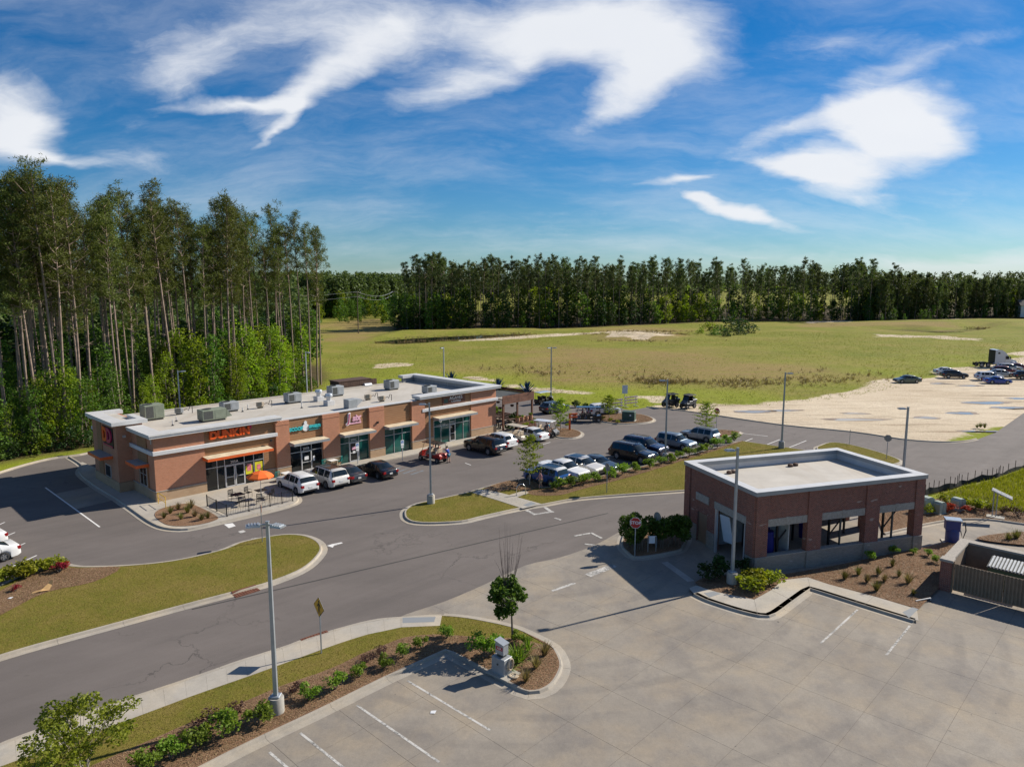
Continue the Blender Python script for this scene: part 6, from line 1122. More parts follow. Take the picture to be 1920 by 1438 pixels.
car('suv', 'paint_slate', 'dark blue car parked behind the terrace', (1040, 773), 'M', 40, trim=True)
car('suv', 'paint_white', 'white crossover by the striped barricades', (1137, 779.5), 'MR', 20, trim=True)
for kind, paint, lab, px, ref, hd in [('sedan', 'paint_green', 'grey green saloon alone at the grass edge of the sandy lot', (1706, 718.5), 'ML', 182), ('sedan', 'paint_white', 'white saloon half hidden behind the dark wagon on the sand', (1779, 702.5), 'MR', -6), ('suv', 'paint_charcoal', 'dark wagon in the middle of the sandy lot', (1792.5, 710), 'MR', -8), ('suv', 'paint_white', 'white wagon behind the royal blue coupe', (1858, 714), 'MR', -10), ('coupe', 'paint_royal', 'royal blue coupe at the front of the sandy lot', (1874.5, 720), 'MR', -6), ('sedan', 'paint_paleblue', 'pale grey saloon in the cluster by the truck', (1880, 706.5), 'MR', -12), ('suv', 'paint_maroon', 'maroon wagon in the cluster by the truck', (1886, 702), 'MR', -14), ('suv', 'paint_silver', 'silver wagon nearest the truck cab', (1895, 697), 'MR', -14), ('sedan', 'paint_maroon', 'maroon saloon at the far end of the cluster', (1911, 694), 'MR', -14), ('suv', 'paint_black', 'black car cut by the right edge on the sand', (1931, 712), 'MR', -8)]: car(kind, paint, lab, px, ref, hd, z=.0)
car('sedan', 'paint_white', 'white saloon cut by the left edge of the picture', (9, 1053), 'RL', 232); car('sedan', 'paint_white', 'second white saloon behind it at the left edge', (-14, 1028), 'RL', 232)
def small_wheel(t, x, y, r, m='rubber'):
    ty, rm = wheel_meshes(round(r, 2)); w = bpy.data.objects.new('wheel', ty); w.location = (x, y, r); link(w, t); q = bpy.data.objects.new('rim', rm); link(q, w)
def cart(label, px, hd, body, roof, seats=2, cat='golf cart', r=.24, name='golf_cart', cage=False, z=0., lift=.0):
    p = at(*px); t = thing(name, label, cat, (p.x, p.y, z), R(hd), 'carts'); Ln = 1.5 + .82 * seats; x1 = Ln / 2; x0 = -Ln / 2; zb = .32 + lift; w = .6
    ob('chassis', MB().box(x0 + .1, x1 - .1, -w + .08, w - .08, zb - .1, zb + .02, .02), 'dark_plastic', t)
    ob('front_cowl', MB().side([(x1, zb), (x1 - .05, zb + .3), (x1 - .4, zb + .62), (x1 - .55, zb + .66), (x1 - .5, zb)], -w + .06, w - .06), body, t); ob('rear_body', MB().side([(x0, zb + .02), (x0 + .75, zb + .02), (x0 + .75, zb + .42), (x0 + .1, zb + .5), (x0 - .02, zb + .3)], -w + .03, w - .03), body, t)
    for k in range(seats):
        xs_ = x1 - 1.35 - k * .82; ob('seat', MB().box(xs_ - .25, xs_ + .25, -w + .08, w - .08, zb + .36, zb + .5, .03), 'seat_tan' if body != 'paint_black' else 'seat_black', t); ob('seat_back', MB().box(xs_ - .32, xs_ - .22, -w + .08, w - .08, zb + .5, zb + .95, .03), 'seat_tan' if body != 'paint_black' else 'seat_black', t); ob('seat_base', MB().box(xs_ - .25, xs_ + .2, -w + .1, w - .1, zb + .02, zb + .36), body, t)
    zr = zb + 1.52; rr = .022 if not cage else .035; xr = x0 + .28
    for sy in (-1, 1):
        ob('roof_post', MB().tube([(x1 - .5, sy * (w - .08), zb + .6), (x1 - .85, sy * (w - .08), zr)], rr, 6), 'black_metal', t); ob('roof_post', MB().tube([(xr - .1, sy * (w - .08), zb + .45), (xr, sy * (w - .08), zr)], rr, 6), 'black_metal', t)
        if cage: ob('cage_bar', MB().tube([(x1 - .85, sy * (w - .08), zr), (0, sy * (w - .05), zr + .03), (xr, sy * (w - .08), zr)], rr, 6), 'black_metal', t); ob('fender', MB().box(x1 - .75, x1 - .1, sy * w - .14, sy * w + .14, zb + .25, zb + .32, .02), body, t)
        small_wheel(t, x1 - .32, sy * (w - .04), r); small_wheel(t, x0 + .42, sy * (w - .04), r)
    if cage:
        zr -= .12
        for sy in (-1, 1): ob('door_panel', MB().box(x0 + .8, x1 - .8, sy * (w - .02) - .03, sy * (w - .02) + .03, zb + .02, zb + .58, .02), body, t)
        ob('cargo_bed', MB().box(x0 - .15, x0 + .75, -w + .02, w - .02, zb + .4, zb + .78, .03), body, t); ob('tank', MB().cyl((x0 + .3, -.3, zb + .95), (x0 + .3, .35, zb + .95), .18, seg=12), 'transformer_green', t, 40); ob('rear_screen', MB().box(x0 + .72, x0 + .76, -w + .1, w - .1, zb + .7, zr - .05), 'interior_dark', t); ob('bumper', MB().box(x1 - .05, x1 + .12, -w + .1, w - .1, zb, zb + .22, .03), 'black_metal', t); ob('skid_plate', MB().box(x0 + .2, x1 - .2, -w + .15, w - .15, zb - .25, zb), 'interior_dark', t)
    ob('roof', MB().box(xr - .2, x1 - .55, -w - .04, w + .04, zr, zr + .07, .03), roof, t); ob('windshield', MB().add([(x1 - .5, -w + .1, zb + .66), (x1 - .5, w - .1, zb + .66), (x1 - .84, w - .1, zr - .02), (x1 - .84, -w + .1, zr - .02)], [(0, 1, 2, 3)]), 'glass_car', t) if cage else None
    ob('steering_wheel', MB().tube([(x1 - .85 + .12 * math.cos(a) * .6, -.25 + .16 * math.sin(a), zb + .78 + .12 * math.cos(a)) for a in np.linspace(0, 6.28, 13)], .015, 5).cyl((x1 - .85, -.25, zb + .78), (x1 - .55, -.25, zb + .5), .02), 'black_metal', t)
    for sy in (-1, 1): ob('headlight', MB().box(x1 - .12, x1 - .01, sy * .4 - .09, sy * .4 + .09, zb + .25, zb + .36), 'headlight', t); ob('tail_light', MB().box(x0 - .03, x0 + .03, sy * .45 - .05, sy * .45 + .05, zb + .28, zb + .36), 'tail_red', t)
    return t
carts = {}
carts['beige'] = cart('beige roofed golf cart squeezed between the white cars', (966, 826), HM, 'paint_cream', 'paint_cream', 2)
carts['white'] = cart('golf cart with white roof and riders before the terrace', (1024, 817), -30, 'paint_charcoal', 'paint_white', 2)
carts['black'] = cart('long black golf cart with riders leaving the terrace', (1100, 790), 178, 'paint_black', 'paint_black', 3, r=.28, lift=.1)
cart('pale roofed golf cart parked behind the terrace', (1020, 757), 40, 'paint_black', 'paint_paleblue', 2)
carts['red'] = cart('red lifted cart with a family before the shops', (812, 864), HM + 6, 'paint_red', 'paint_black', 2, r=.28, lift=.14, cage=False)
cart('black off road buggy at the sand edge, left one', (1257, 763), 200, 'paint_charcoal', 'dark_plastic', 1, 'buggy', .35, 'off_road_buggy', True, lift=.22); cart('dark off road buggy with green tank at the sand edge, right one', (1290, 765), 215, 'paint_gunmetal', 'dark_plastic', 1, 'buggy', .35, 'off_road_buggy', True, lift=.22)
def truck():
    p = at(1868, 689); t = thing('semi_truck', 'white sleeper cab road tractor without trailer on the sandy lot', 'truck', (p.x + .3, p.y + 1.1, 0), R(-3)); L = 8.6; X = lambda x: L / 2 - x; w = 1.2
    ob('cab', MB().side([(X(1.75), .75), (X(5.0), .75), (X(5.0), 3.85), (X(4.3), 3.95), (X(3.6), 3.85), (X(2.9), 3.4), (X(2.35), 2.75), (X(1.75), 1.95)], -w, w), 'paint_white', t, 30); ob('hood', MB().add([(X(.1), -.85, .75), (X(1.76), -1.05, .75), (X(1.76), 1.05, .75), (X(.1), .85, .75), (X(.15), -.7, 1.5), (X(1.76), -.98, 1.95), (X(1.76), .98, 1.95), (X(.15), .7, 1.5)], [(0, 3, 2, 1), (4, 5, 6, 7), (0, 1, 5, 4), (1, 2, 6, 5), (2, 3, 7, 6), (3, 0, 4, 7)]), 'paint_white', t)
    ob('windscreen', MB().add([(X(1.74), -1.0, 2.0), (X(1.74), 1.0, 2.0), (X(2.3), 1.0, 2.72), (X(2.3), -1.0, 2.72)], [(0, 1, 2, 3)]).xf(Matrix.Translation((.03, 0, .02))), 'glass_car', t); ob('bumper', MB().box(X(.0), X(-.12), -1.15, 1.15, .45, .85, .04), 'chrome', t); ob('grille', MB().box(X(.14), X(.06), -.55, .55, .85, 1.4), 'chrome', t)
    for sy in (-1, 1):
        y0 = sy * (w + .005); ob('side_window', MB().box(X(2.75), X(2.05), y0 - .012, y0 + .012, 1.85, 2.55), 'glass_car', t); ob('sleeper_window', MB().box(X(4.45), X(4.0), y0 - .012, y0 + .012, 3.0, 3.35), 'glass_car', t); ob('fuel_tank', MB().cyl((X(2.9), sy * .95, .65), (X(4.6), sy * .95, .65), .3, seg=16), 'chrome', t, 40); ob('mirror', MB().box(X(1.95), X(1.8), sy * 1.4 - .08, sy * 1.4 + .08, 1.9, 2.5, .02), 'dark_plastic', t); ob('headlight', MB().box(X(.35), X(.08), sy * .82 - .14, sy * .82 + .14, 1.0, 1.25, .02), 'headlight', t); ob('fender', MB().tube([(X(1.05) + .62 * math.cos(a), sy * 1.02, .52 + .62 * math.sin(a)) for a in np.linspace(.2, 2.94, 9)], .14, 6), 'paint_white', t)
        ob('door_seam', MB().box(X(2.85), X(2.83), y0 - .012, y0 + .012, .8, 2.6), 'black_print', t); ob('frame_rail', MB().box(X(8.4), X(4.9), sy * .42 - .05, sy * .42 + .05, .75, 1.0), 'dark_plastic', t)
        for x in (1.05, 6.3, 7.65): small_wheel(t, X(x), sy * 1.02, .52)
    ob('fifth_wheel', MB().box(X(7.5), X(6.4), -.5, .5, 1.02, 1.14, .03), 'dark_plastic', t); ob('rear_fairing', MB().box(X(5.06), X(5.0), -1.18, 1.18, 1.0, 3.8), 'dark_plastic', t); ob('mud_flap', MB().box(X(8.42), X(8.4), -1.15, -.6, .3, 1.0).box(X(8.42), X(8.4), .6, 1.15, .3, 1.0), 'rubber', t)
truck()
# ================================================================== VEGETATION
def tuft_tris(C, k, ln, w, r, up=.3, jit=.1):
    """k spiky triangles at every centre"""
    n = len(C); C = np.repeat(np.asarray(C, float), k, 0); m = n * k; d = r.normal(size=(m, 3)); d[:, 2] = d[:, 2] * .8 + up; d /= np.linalg.norm(d, axis=1)[:, None] + 1e-9
    s = np.cross(d, r.normal(size=(m, 3))); s /= np.linalg.norm(s, axis=1)[:, None] + 1e-9; b = C + r.normal(size=(m, 3)) * jit; L = (ln * r.uniform(.6, 1.25, m))[:, None]; w = w * r.uniform(.7, 1.3, m)[:, None]
    return np.stack([b + d * L * .15 - s * w, b + d * L * .15 + s * w, b + d * L], 1).reshape(-1, 3)
def leaf_tris(P, size, r, flat=.4):
    """a two-triangle leaf (kite) at every point, tilted at random"""
    n = len(P); a = r.normal(size=(n, 3)); a[:, 2] *= flat; a /= np.linalg.norm(a, axis=1)[:, None] + 1e-9; b = np.cross(a, r.normal(size=(n, 3))); b /= np.linalg.norm(b, axis=1)[:, None] + 1e-9
    s = (size * r.uniform(.6, 1.35, n))[:, None]; p0 = P - a * s * .5; p2 = P + a * s * .5; p1 = P + b * s * .32; p3 = P - b * s * .32
    V = np.stack([p0, p1, p2, p3], 1).reshape(-1, 3); return V
def quads(V): return np.arange(len(V)).reshape(-1, 4)
def tris(V): return np.arange(len(V)).reshape(-1, 3)
def pine_meshes(seed, H=28., crown=.40, spread=2.6, limbs=30, k=20, mat='needles', dens=6, tl=.55, tw=.07, lean=.0, tr0=.18, up=.22):
    r = np.random.default_rng(seed); rr = random.Random(seed); tr = MB(); bx, by = rr.uniform(-.5, .5), rr.uniform(-.5, .5); ph = rr.uniform(0, 6)
    def ax(t): return Vector((bx * t * t * 1.2 + .12 * math.sin(ph + t * 5), by * t * t * 1.2 + .12 * math.cos(ph + t * 4), H * t))
    tr.tube([ax(t) for t in np.linspace(0, 1, 12)], tr0, 7, r1=.045); C = []
    for i in range(limbs):
        t = 1 - crown * (i + rr.random() * .8) / limbs; f = (1 - t) / crown; ln = spread * (.62 + .48 * min(f * 2.2, 1)) * (1 - .38 * max(0, f - .55) / .45) * rr.uniform(.55, 1.15); a = i * 2.4 + rr.uniform(-.5, .5); e = R(rr.uniform(5, 38) + 25 * (1 - f)); o = ax(t); d = Vector((math.cos(a) * math.cos(e), math.sin(a) * math.cos(e), math.sin(e)))
        mid = o + d * ln * .5 - Vector((0, 0, .06 * ln)); end = o + d * ln + Vector((0, 0, .1 * ln)); tr.tube([o, mid, end], .06 * (1 - .4 * (1 - f)) + .015, 4, r1=.012)
        for q in range(dens):
            u = rr.uniform(.38, 1.05); c = o.lerp(end, u) + Vector((rr.gauss(0, .3), rr.gauss(0, .3), rr.gauss(.12, .2))); C.append(c)
    for q in range(6): C.append(ax(1.0) + Vector((rr.gauss(0, .55), rr.gauss(0, .55), rr.gauss(-.35, .3))))
    for i in range(7):
        t = rr.uniform(.35, 1 - crown); o = ax(t); a = rr.uniform(0, 6.28); tr.tube([o, o + Vector((math.cos(a), math.sin(a), rr.uniform(-.1, .5))) * rr.uniform(.5, 1.6)], .03, 4, r1=.008)
    V = tuft_tris([tuple(c) for c in C], k, tl, tw, r, up, .18); cm = npmesh('crown', V, tris(V)); cm.materials.append(M[mat]); tm = tr.mesh('trunk', 60); tm.materials.append(M['bark_pine']); return tm, cm
def broad_meshes(seed, H=9., rad=2.2, n=900, leaf=.3, mat='leaf_bright', low=.2, bark='bark_grey', lobes=10, stems=1, tr_r=.09):
    r = np.random.default_rng(seed); rr = random.Random(seed); tr = MB(); P = []
    per = n // lobes
    for s in range(stems): tr.tube([(0, 0, 0), (rr.gauss(0, .12) * rad, rr.gauss(0, .12) * rad, H * .4), (rr.gauss(0, .2) * rad, rr.gauss(0, .2) * rad, H * .93)], tr_r, 6, r1=.015)
    for i in range(lobes):
        f = (i + .5) / lobes; z = H * (low + (1 - low) * f); w = rad * math.sin(math.pi * min(max(.12 + f * .82, 0), 1)) ** .8; a = rr.uniform(0, 6.28); q = rr.uniform(.25, .8) * w; c = Vector((math.cos(a) * q, math.sin(a) * q, z)); tr.tube([(0, 0, max(z - .35 * q - .1 * H, .05 * H)), tuple(c)], tr_r * .4, 4, r1=.01)
        L = rad * rr.uniform(.38, .62); d = r.normal(size=(per, 3)); d /= np.linalg.norm(d, axis=1)[:, None]; P.append(np.array(c) + d * (r.uniform(.35, 1, per) ** .5)[:, None] * np.array([L, L, L * .8]))
    V = leaf_tris(np.concatenate(P), leaf, r); cm = npmesh('crown', V, quads(V)); cm.materials.append(M[mat]); tm = tr.mesh('trunk', 60); tm.materials.append(M[bark]); return tm, cm
def plant(name, label, cat, meshes, loc, rz, sc, group, pn=('trunk', 'crown')):
    if len(label.split()) > 16: print('LONG', label)
    t = thing(name, label, cat, loc, rz, group); t.scale = (sc, sc, sc) if isinstance(sc, (int, float)) else sc
    for n_, me in zip(pn, meshes):
        if me is not None: link(bpy.data.objects.new(n_, me), t)
    return t
PINES = [pine_meshes(100 + i, 28, (.30, .42, .36, .46, .34, .40, .28, .44, .38)[i], (1.8, 2.5, 2.1, 2.3, 2.6, 1.9, 2.2, 2.6, 1.8)[i], (24, 34, 28, 38, 27, 33, 23, 34, 28)[i], 24, dens=5, tl=.46, tw=.042) for i in range(9)]
PFAR = [pine_meshes(200 + i, 26, (.30, .44, .36, .40, .33)[i], (2.3, 3.2, 2.7, 2.4, 3.0)[i], (14, 22, 18, 20, 15)[i], 18, 'needles_far', 4, .75, .11, up=.05) for i in range(5)]
SPR = [pine_meshes(260 + i, 22, .72, 2.9, 40, 11, 'needles_far', 5, .9, .16) for i in range(3)]
DEC = [broad_meshes(300 + i, 9, 1.8 + .3 * (i % 2), 1700, .27, ('leaf_bright', 'leaf_mid', 'leaf_mid')[i % 3], .12, lobes=16) for i in range(6)]
DECF = [broad_meshes(330 + i, 9, 2.2, 620, .55, ('leaf_mid', 'leaf_mid', 'leaf_bright', 'leaf_dark')[i % 4], .08, lobes=12) for i in range(4)]
BUSH = [broad_meshes(350 + i, 2.6, 1.7, 420, .34, ('leaf_mid', 'leaf_dark', 'leaf_bright')[i % 3], .1, lobes=9, tr_r=.04) for i in range(3)]
def nth(i): return ORD[i - 1] if i <= 16 else f'{i}th' if i % 10 not in (1, 2, 3) else f"{i}{('st', 'nd', 'rd')[i % 10 - 1]}"
def inpoly(x, y, poly): return float(seg_dist(np.array([x]), np.array([y]), poly)[0])
def in_view(p, m=120):
    q = Vector((p[0], p[1], 6 - CAM_H)); d = q.y * math.cos(TILT) - q.z * math.sin(TILT)
    return d > 1 and -m < 960 + FPX * q.x / d < 1920 + m
def forest_left():
    r = random.Random(11); pts = []; k = 0
    edge = crom(W([(-330, 955), (-150, 905), (0, 862), (90, 846), (178, 832), (330, 791), (460, 762), (540, 743), (588, 727)]), 8)
    s = 0; line_ = []
    for a, b in zip(edge, edge[1:]):
        for t in np.arange(0, (b - a).length, .5): line_.append((a.lerp(b, t / (b - a).length), (b - a).normalized()))
    i = 2
    while i < len(line_):
        p, d = line_[i]; n = Vector((-d.y, d.x)); pts.append((p + n * r.uniform(.2, 3.4), 0)); i += r.randint(3, 6)
    for band, (lo, hi, step) in enumerate(((4, 9, 6), (9, 16, 7), (16, 26, 9), (26, 40, 12), (40, 60, 16))):
        i = r.randint(0, 8)
        while i < len(line_):
            p, d = line_[i]; n = Vector((-d.y, d.x)); q = p + n * r.uniform(lo, hi)
            pts.append((q, band + 1)); i += max(4, step + r.randint(-4, 4))
    # the pair at the right tip
    pts = [(q, b) for q, b in pts if in_view(q) and inpoly(q.x, q.y, FOREST_L) > -3]
    cnt = 0; nf = 0
    for q, b in pts:
        me = PINES[r.randrange(len(PINES))]; sc = r.choice((r.uniform(.96, 1.1), r.uniform(.96, 1.1), r.uniform(.78, .95))); cnt += 1
        nf += (b == 0); lab = f'tall bare trunked pine, {nth(nf)} from the left in the front rank behind the stores' if b == 0 else 'tall pine deeper in the wood behind the store row'
        t = plant('pine_tree', lab, 'pine tree', me, (q.x, q.y, -.1), r.uniform(0, 6.28), (sc * 1.02, sc * 1.02, sc), 'front pines behind the stores' if b == 0 else 'deeper pines behind the stores'); t.rotation_euler = (R(r.uniform(-1.8, 1.8)), R(r.uniform(-1.8, 1.8)), r.uniform(0, 6.28))
    for px in ((597, 727), (603, 722), (585, 735)):
        p = at(*px); t = plant('pine_tree', f'pine at the right tip of the store wood, {["middle", "rightmost", "left"][[597, 603, 585].index(px[0])]} of three', 'pine tree', PINES[px[0] % 9], (p.x, p.y, -.1), px[0], .97, 'pines at the right tip of the wood')
    i = 0; m = 0
    while i < len(line_):
        p, d = line_[i]; n = Vector((-d.y, d.x)); q = p + n * r.uniform(-.4, 2.5); i += r.randint(3, 6)
        if not in_view(q): continue
        right = i / len(line_) > .5; me = DEC[r.choice((0, 3)) if (right and r.random() < .85) or r.random() < .4 else r.choice((1, 2, 4, 5))]; sc = r.uniform(.55, 1.25) * (1.1 if right else 1.0)
        m += 1; plant('young_tree', f'leafy young tree, {nth(m)} from the left at the wood edge behind the stores', 'young tree', me, (q.x, q.y, -.05), r.uniform(0, 6.28), (sc * .95, sc * .95, sc), 'young trees at the wood edge')
    for lo, hi, st in ((3, 9, 6), (9, 20, 7), (20, 36, 8)):
        i = 0
        while i < len(line_):
            p, d = line_[i]; n = Vector((-d.y, d.x)); q = p + n * r.uniform(lo, hi); i += st + r.randint(-2, 3)
            if in_view(q, 60): sc = r.uniform(.6, 1.35); plant('young_tree', 'leafy young tree within the wood behind the stores', 'young tree', DEC[r.choice((1, 2, 4, 5, 0))], (q.x, q.y, -.05), r.uniform(0, 6.28), sc, 'young trees within the wood')
    i = 0; b = 0
    while i < len(line_):
        p, d = line_[i]; n = Vector((-d.y, d.x)); q = p + n * r.uniform(-.9, .6); i += r.randint(3, 5)
        if in_view(q, 60): sc = r.uniform(.5, 1.0); plant('bush', 'leafy bush at the foot of the wood behind the stores', 'bush', BUSH[r.randrange(3)], (q.x, q.y, -.05), r.uniform(0, 6.28), sc, 'bushes at the wood edge', ('stems', 'foliage'))
    print('pines', cnt)
forest_left()
def join_trees(name, label, items, mat_by):
    """one mass of far trees that nobody could count"""
    by = {}
    for me, loc, rz, sc in items:
        n = len(me.vertices); V = np.empty(n * 3, np.float32); me.vertices.foreach_get('co', V); V = V.reshape(-1, 3) * np.array(sc); c, s = math.cos(rz), math.sin(rz); V = V @ np.array([[c, s, 0], [-s, c, 0], [0, 0, 1]]) + np.array(loc)
        k = len(me.polygons[0].vertices); by.setdefault((me.materials[0].name, k), []).append(V)
    root = None
    for (mn, k), L in by.items():
        V = np.concatenate(L); o = ob(name if root is None else 'crowns', npmesh(name, V, np.arange(len(V)).reshape(-1, k)), M[mn], root)
        if root is None: root = o; tag(o, label, 'wood', kind='stuff')
    return root
def forest_far():
    r = random.Random(23); edge = crom(W([(742, 616), (800, 619), (900, 617.5), (1000, 615.5), (1150, 611), (1300, 604.5), (1400, 601), (1550, 602), (1650, 604.5), (1740, 601), (1850, 597), (1960, 596), (2080, 594)]), 8); line_ = []
    for a, b in zip(edge, edge[1:]):
        for t in np.arange(0, (b - a).length, 1.): line_.append((a.lerp(b, t / (b - a).length), (b - a).normalized()))
    n_ind = 0
    def far_x(q): return q.x / q.y
    for lo, hi, st in ((1, 6, 5), (6, 14, 5), (14, 26, 5)):
        i = r.randint(0, 3)
        while i < len(line_) and n_ind < 290:
            p, d = line_[i]; n = Vector((-d.y, d.x)); q = p + n * r.uniform(lo, hi); i += st + r.randint(-2, 2)
            if not in_view(q, 30): continue
            right = far_x(q) > .50; me = SPR[r.randrange(3)] if right and r.random() < .8 else PFAR[r.randrange(5)]; sc = r.choice((r.uniform(.94, 1.12), r.uniform(.78, 1.0))) * (.93 if right else 1.03); n_ind += 1
            if far_x(q) > .58: sc *= .88
            plant('pine_tree', 'full crowned conifer in the dark right part of the far wood' if right else 'tall pine in the wood across the field', 'pine tree', me, (q.x, q.y, -.3), r.uniform(0, 6.28), sc, 'far dark conifers' if right else 'far pines across the field')
    k = 0; i = 0
    while i < len(line_):
        p, d = line_[i]; n = Vector((-d.y, d.x)); q = p + n * r.uniform(-1, 4); i += r.randint(3, 6)
        if not in_view(q, 30): continue
        fx = far_x(q); c = (0, 1, 3, 3) if fx < .2 else (0, 1, 2, 2) if fx < .45 else (3, 3, 0); sc = r.uniform(.7, 1.5) * (.6 if fx > .5 else 1.1)
        plant('young_tree', 'green leafy tree at the foot of the wood across the field', 'young tree', DECF[r.choice(c)], (q.x, q.y, -.2), r.uniform(0, 6.28), sc, 'leafy trees along the far wood'); k += 1
    # leafy clump at the left end of the far wood
    for j in range(12): p = at(r.uniform(738, 800), r.uniform(606, 619)); plant('young_tree', 'dark leafy tree at the left end of the far wood', 'young tree', DECF[r.choice((0, 3, 1))], (p.x, p.y, -.2), r.uniform(0, 6), r.uniform(.9, 1.6), 'leafy trees at the left end of the far wood')
    items = []
    for lo, hi, st in ((5, 14, 5), (14, 26, 5), (26, 45, 5), (45, 70, 6), (70, 110, 8)):
        i = 0
        while i < len(line_):
            p, d = line_[i]; n = Vector((-d.y, d.x)); q = p + n * r.uniform(lo, hi); i += max(2, st + r.randint(-2, 2))
            if not in_view(q, 40): continue
            right = far_x(q) > .5
            if lo < 26: me = DECF[r.choice((0, 1, 2, 3))]; sc = r.uniform(1.0, 1.9); items.append((me[1], (q.x, q.y, -.3), r.uniform(0, 6.28), (sc, sc, sc)))
            if lo >= 26 or right:
                me = LOWP[r.randrange(3)]; sc = r.uniform(.9, 1.08) * (.9 if right else 1.); items.append((me, (q.x, q.y, -.3), r.uniform(0, 6.28), (sc, sc, sc)))
    pass
    join_trees('far_wood', 'dense mass of trees behind the front ranks of the far wood', items, None)
    items = []
    # the deep woods on the horizon and beyond the clearing
    for j in range(4200):
        a = R(r.uniform(-44, 44)); d = 300 + 1500 * r.random() ** 1.5; x, y = d * math.tan(a), d
        fx = x / y
        if fx > -.10 and y < 520 + 250 * max(fx, 0): continue
        if -.30 < fx <= -.10 and y < 345 + 700 * max(0, fx + .30) * 1.0: continue
        if fx <= -.30 and (y < 205 or inpoly(x, y, FOREST_L) > -4): continue
        sc = r.uniform(.72, .95); me = LOWP[r.randrange(3)] if r.random() < .8 else LOWD
        items.append((me, (x, y, -.5), r.uniform(0, 6.28), (sc * 1.2, sc * 1.2, sc)))
    for j in range(500):
        a = R(r.uniform(-42, -8)); y = r.uniform(215, 420); x = y * math.tan(a); fx = x / y
        if fx > -.16 and y < 420: continue
        if inpoly(x, y, FOREST_L) > -3 or (-.30 < fx and y < 330): continue
        sc = r.uniform(.6, 1.3); items.append((DECF[r.choice((0, 1, 2, 3))][1], (x, y, -.3), r.uniform(0, 6), (sc, sc, sc)))
    for j in range(1500):
        px = r.uniform(440, 800); fx = (px - 960) / 1340; y = 385 + 240 * r.random() ** 1.6 + 60 * max(0, (px - 640) / 100); x = fx * y
        if px > 745 and y < 430: continue
        sc = r.uniform(.7, .98)
        if r.random() < .72: items.append((LOWP[r.randrange(3)], (x, y, -.5), r.uniform(0, 6.28), (sc * 1.15, sc * 1.15, sc)))
        else: items.append((DECF[r.choice((0, 1, 2))][1], (x, y, -.3), r.uniform(0, 6), (sc * 1.7, sc * 1.7, sc * 1.7)))
    for j in range(1500):
        px = r.uniform(-260, 585); fx = (px - 960) / 1340; y = 118 + 230 * r.random() ** 1.3; x = fx * y; d = inpoly(x, y, FOREST_L)
        if d > 22 or (px > 470 and y > 250) or (px > 380 and y < 150) or y < 100 + (585 - px) * .0: continue
        sc = r.uniform(.5, .70)
        if r.random() < .45: items.append((LOWP[r.randrange(3)], (x, y, -.5), r.uniform(0, 6.28), (sc, sc, sc)))
        else: items.append((DECF[r.choice((0, 3, 3, 1))][1], (x, y, -.3), r.uniform(0, 6), (sc * 2.1, sc * 2.1, sc * 2.0)))
    join_trees('distant_forest', 'endless pine forest reaching the horizon behind the clearing', items, None)
    print('far individuals', n_ind, k)
def low_pine(seed):
    r = np.random.default_rng(seed); C = []
    for i in range(26): f = r.random(); a = r.uniform(0, 6.28); w = 2.7 * (1 - .75 * f) * r.uniform(.4, 1); C.append((math.cos(a) * w, math.sin(a) * w, 26 * (.48 + .52 * f)))
    V = tuft_tris(C, 7, 1.5, .42, r, .2, .5); tk = np.array([(-.18, 0, 0), (.18, 0, 0), (0, 0, 24.), (0, -.18, 0), (0, .18, 0), (0, 0, 24.)]); V = np.concatenate([V, tk]); me = npmesh('low', V, tris(V)); me.materials.append(M['needles_far']); return me
def low_dec(seed):
    r = np.random.default_rng(seed); C = []
    for i in range(20): d = r.normal(size=3); d /= np.linalg.norm(d); C.append(tuple(d * np.array([3.2, 3.2, 4.5]) * r.uniform(.5, 1) + np.array([0, 0, 15])))
    V = tuft_tris(C, 8, 1.3, .45, r, .2, .6); me = npmesh('low', V, tris(V)); me.materials.append(M['leaf_bright']); return me
LOWP = [low_pine(400 + i) for i in range(3)]; LOWD = low_dec(410)
forest_far()
# bushes on the field mound
for i, (px, sc, k) in enumerate([((1330, 620), 1.5, 2), ((1352, 626), 1.6, 0), ((1372, 617), 2.1, 1), ((1392, 620), 2.0, 1), ((1405, 624), 1.5, 1), ((1340, 629), 1.1, 0), ((1362, 631), 1.2, 1), ((1315, 625), 1.0, 2), ((1385, 628), 1.2, 1)]):
    p = at(*px); plant('bush', f'dark green bush, {ORD[i]} of the clump standing in the field', 'bush', BUSH[k], (p.x, p.y, -.4), i, (sc * 1.5, sc * 1.3, sc * .85), 'bush clump in the field', ('stems', 'foliage'))
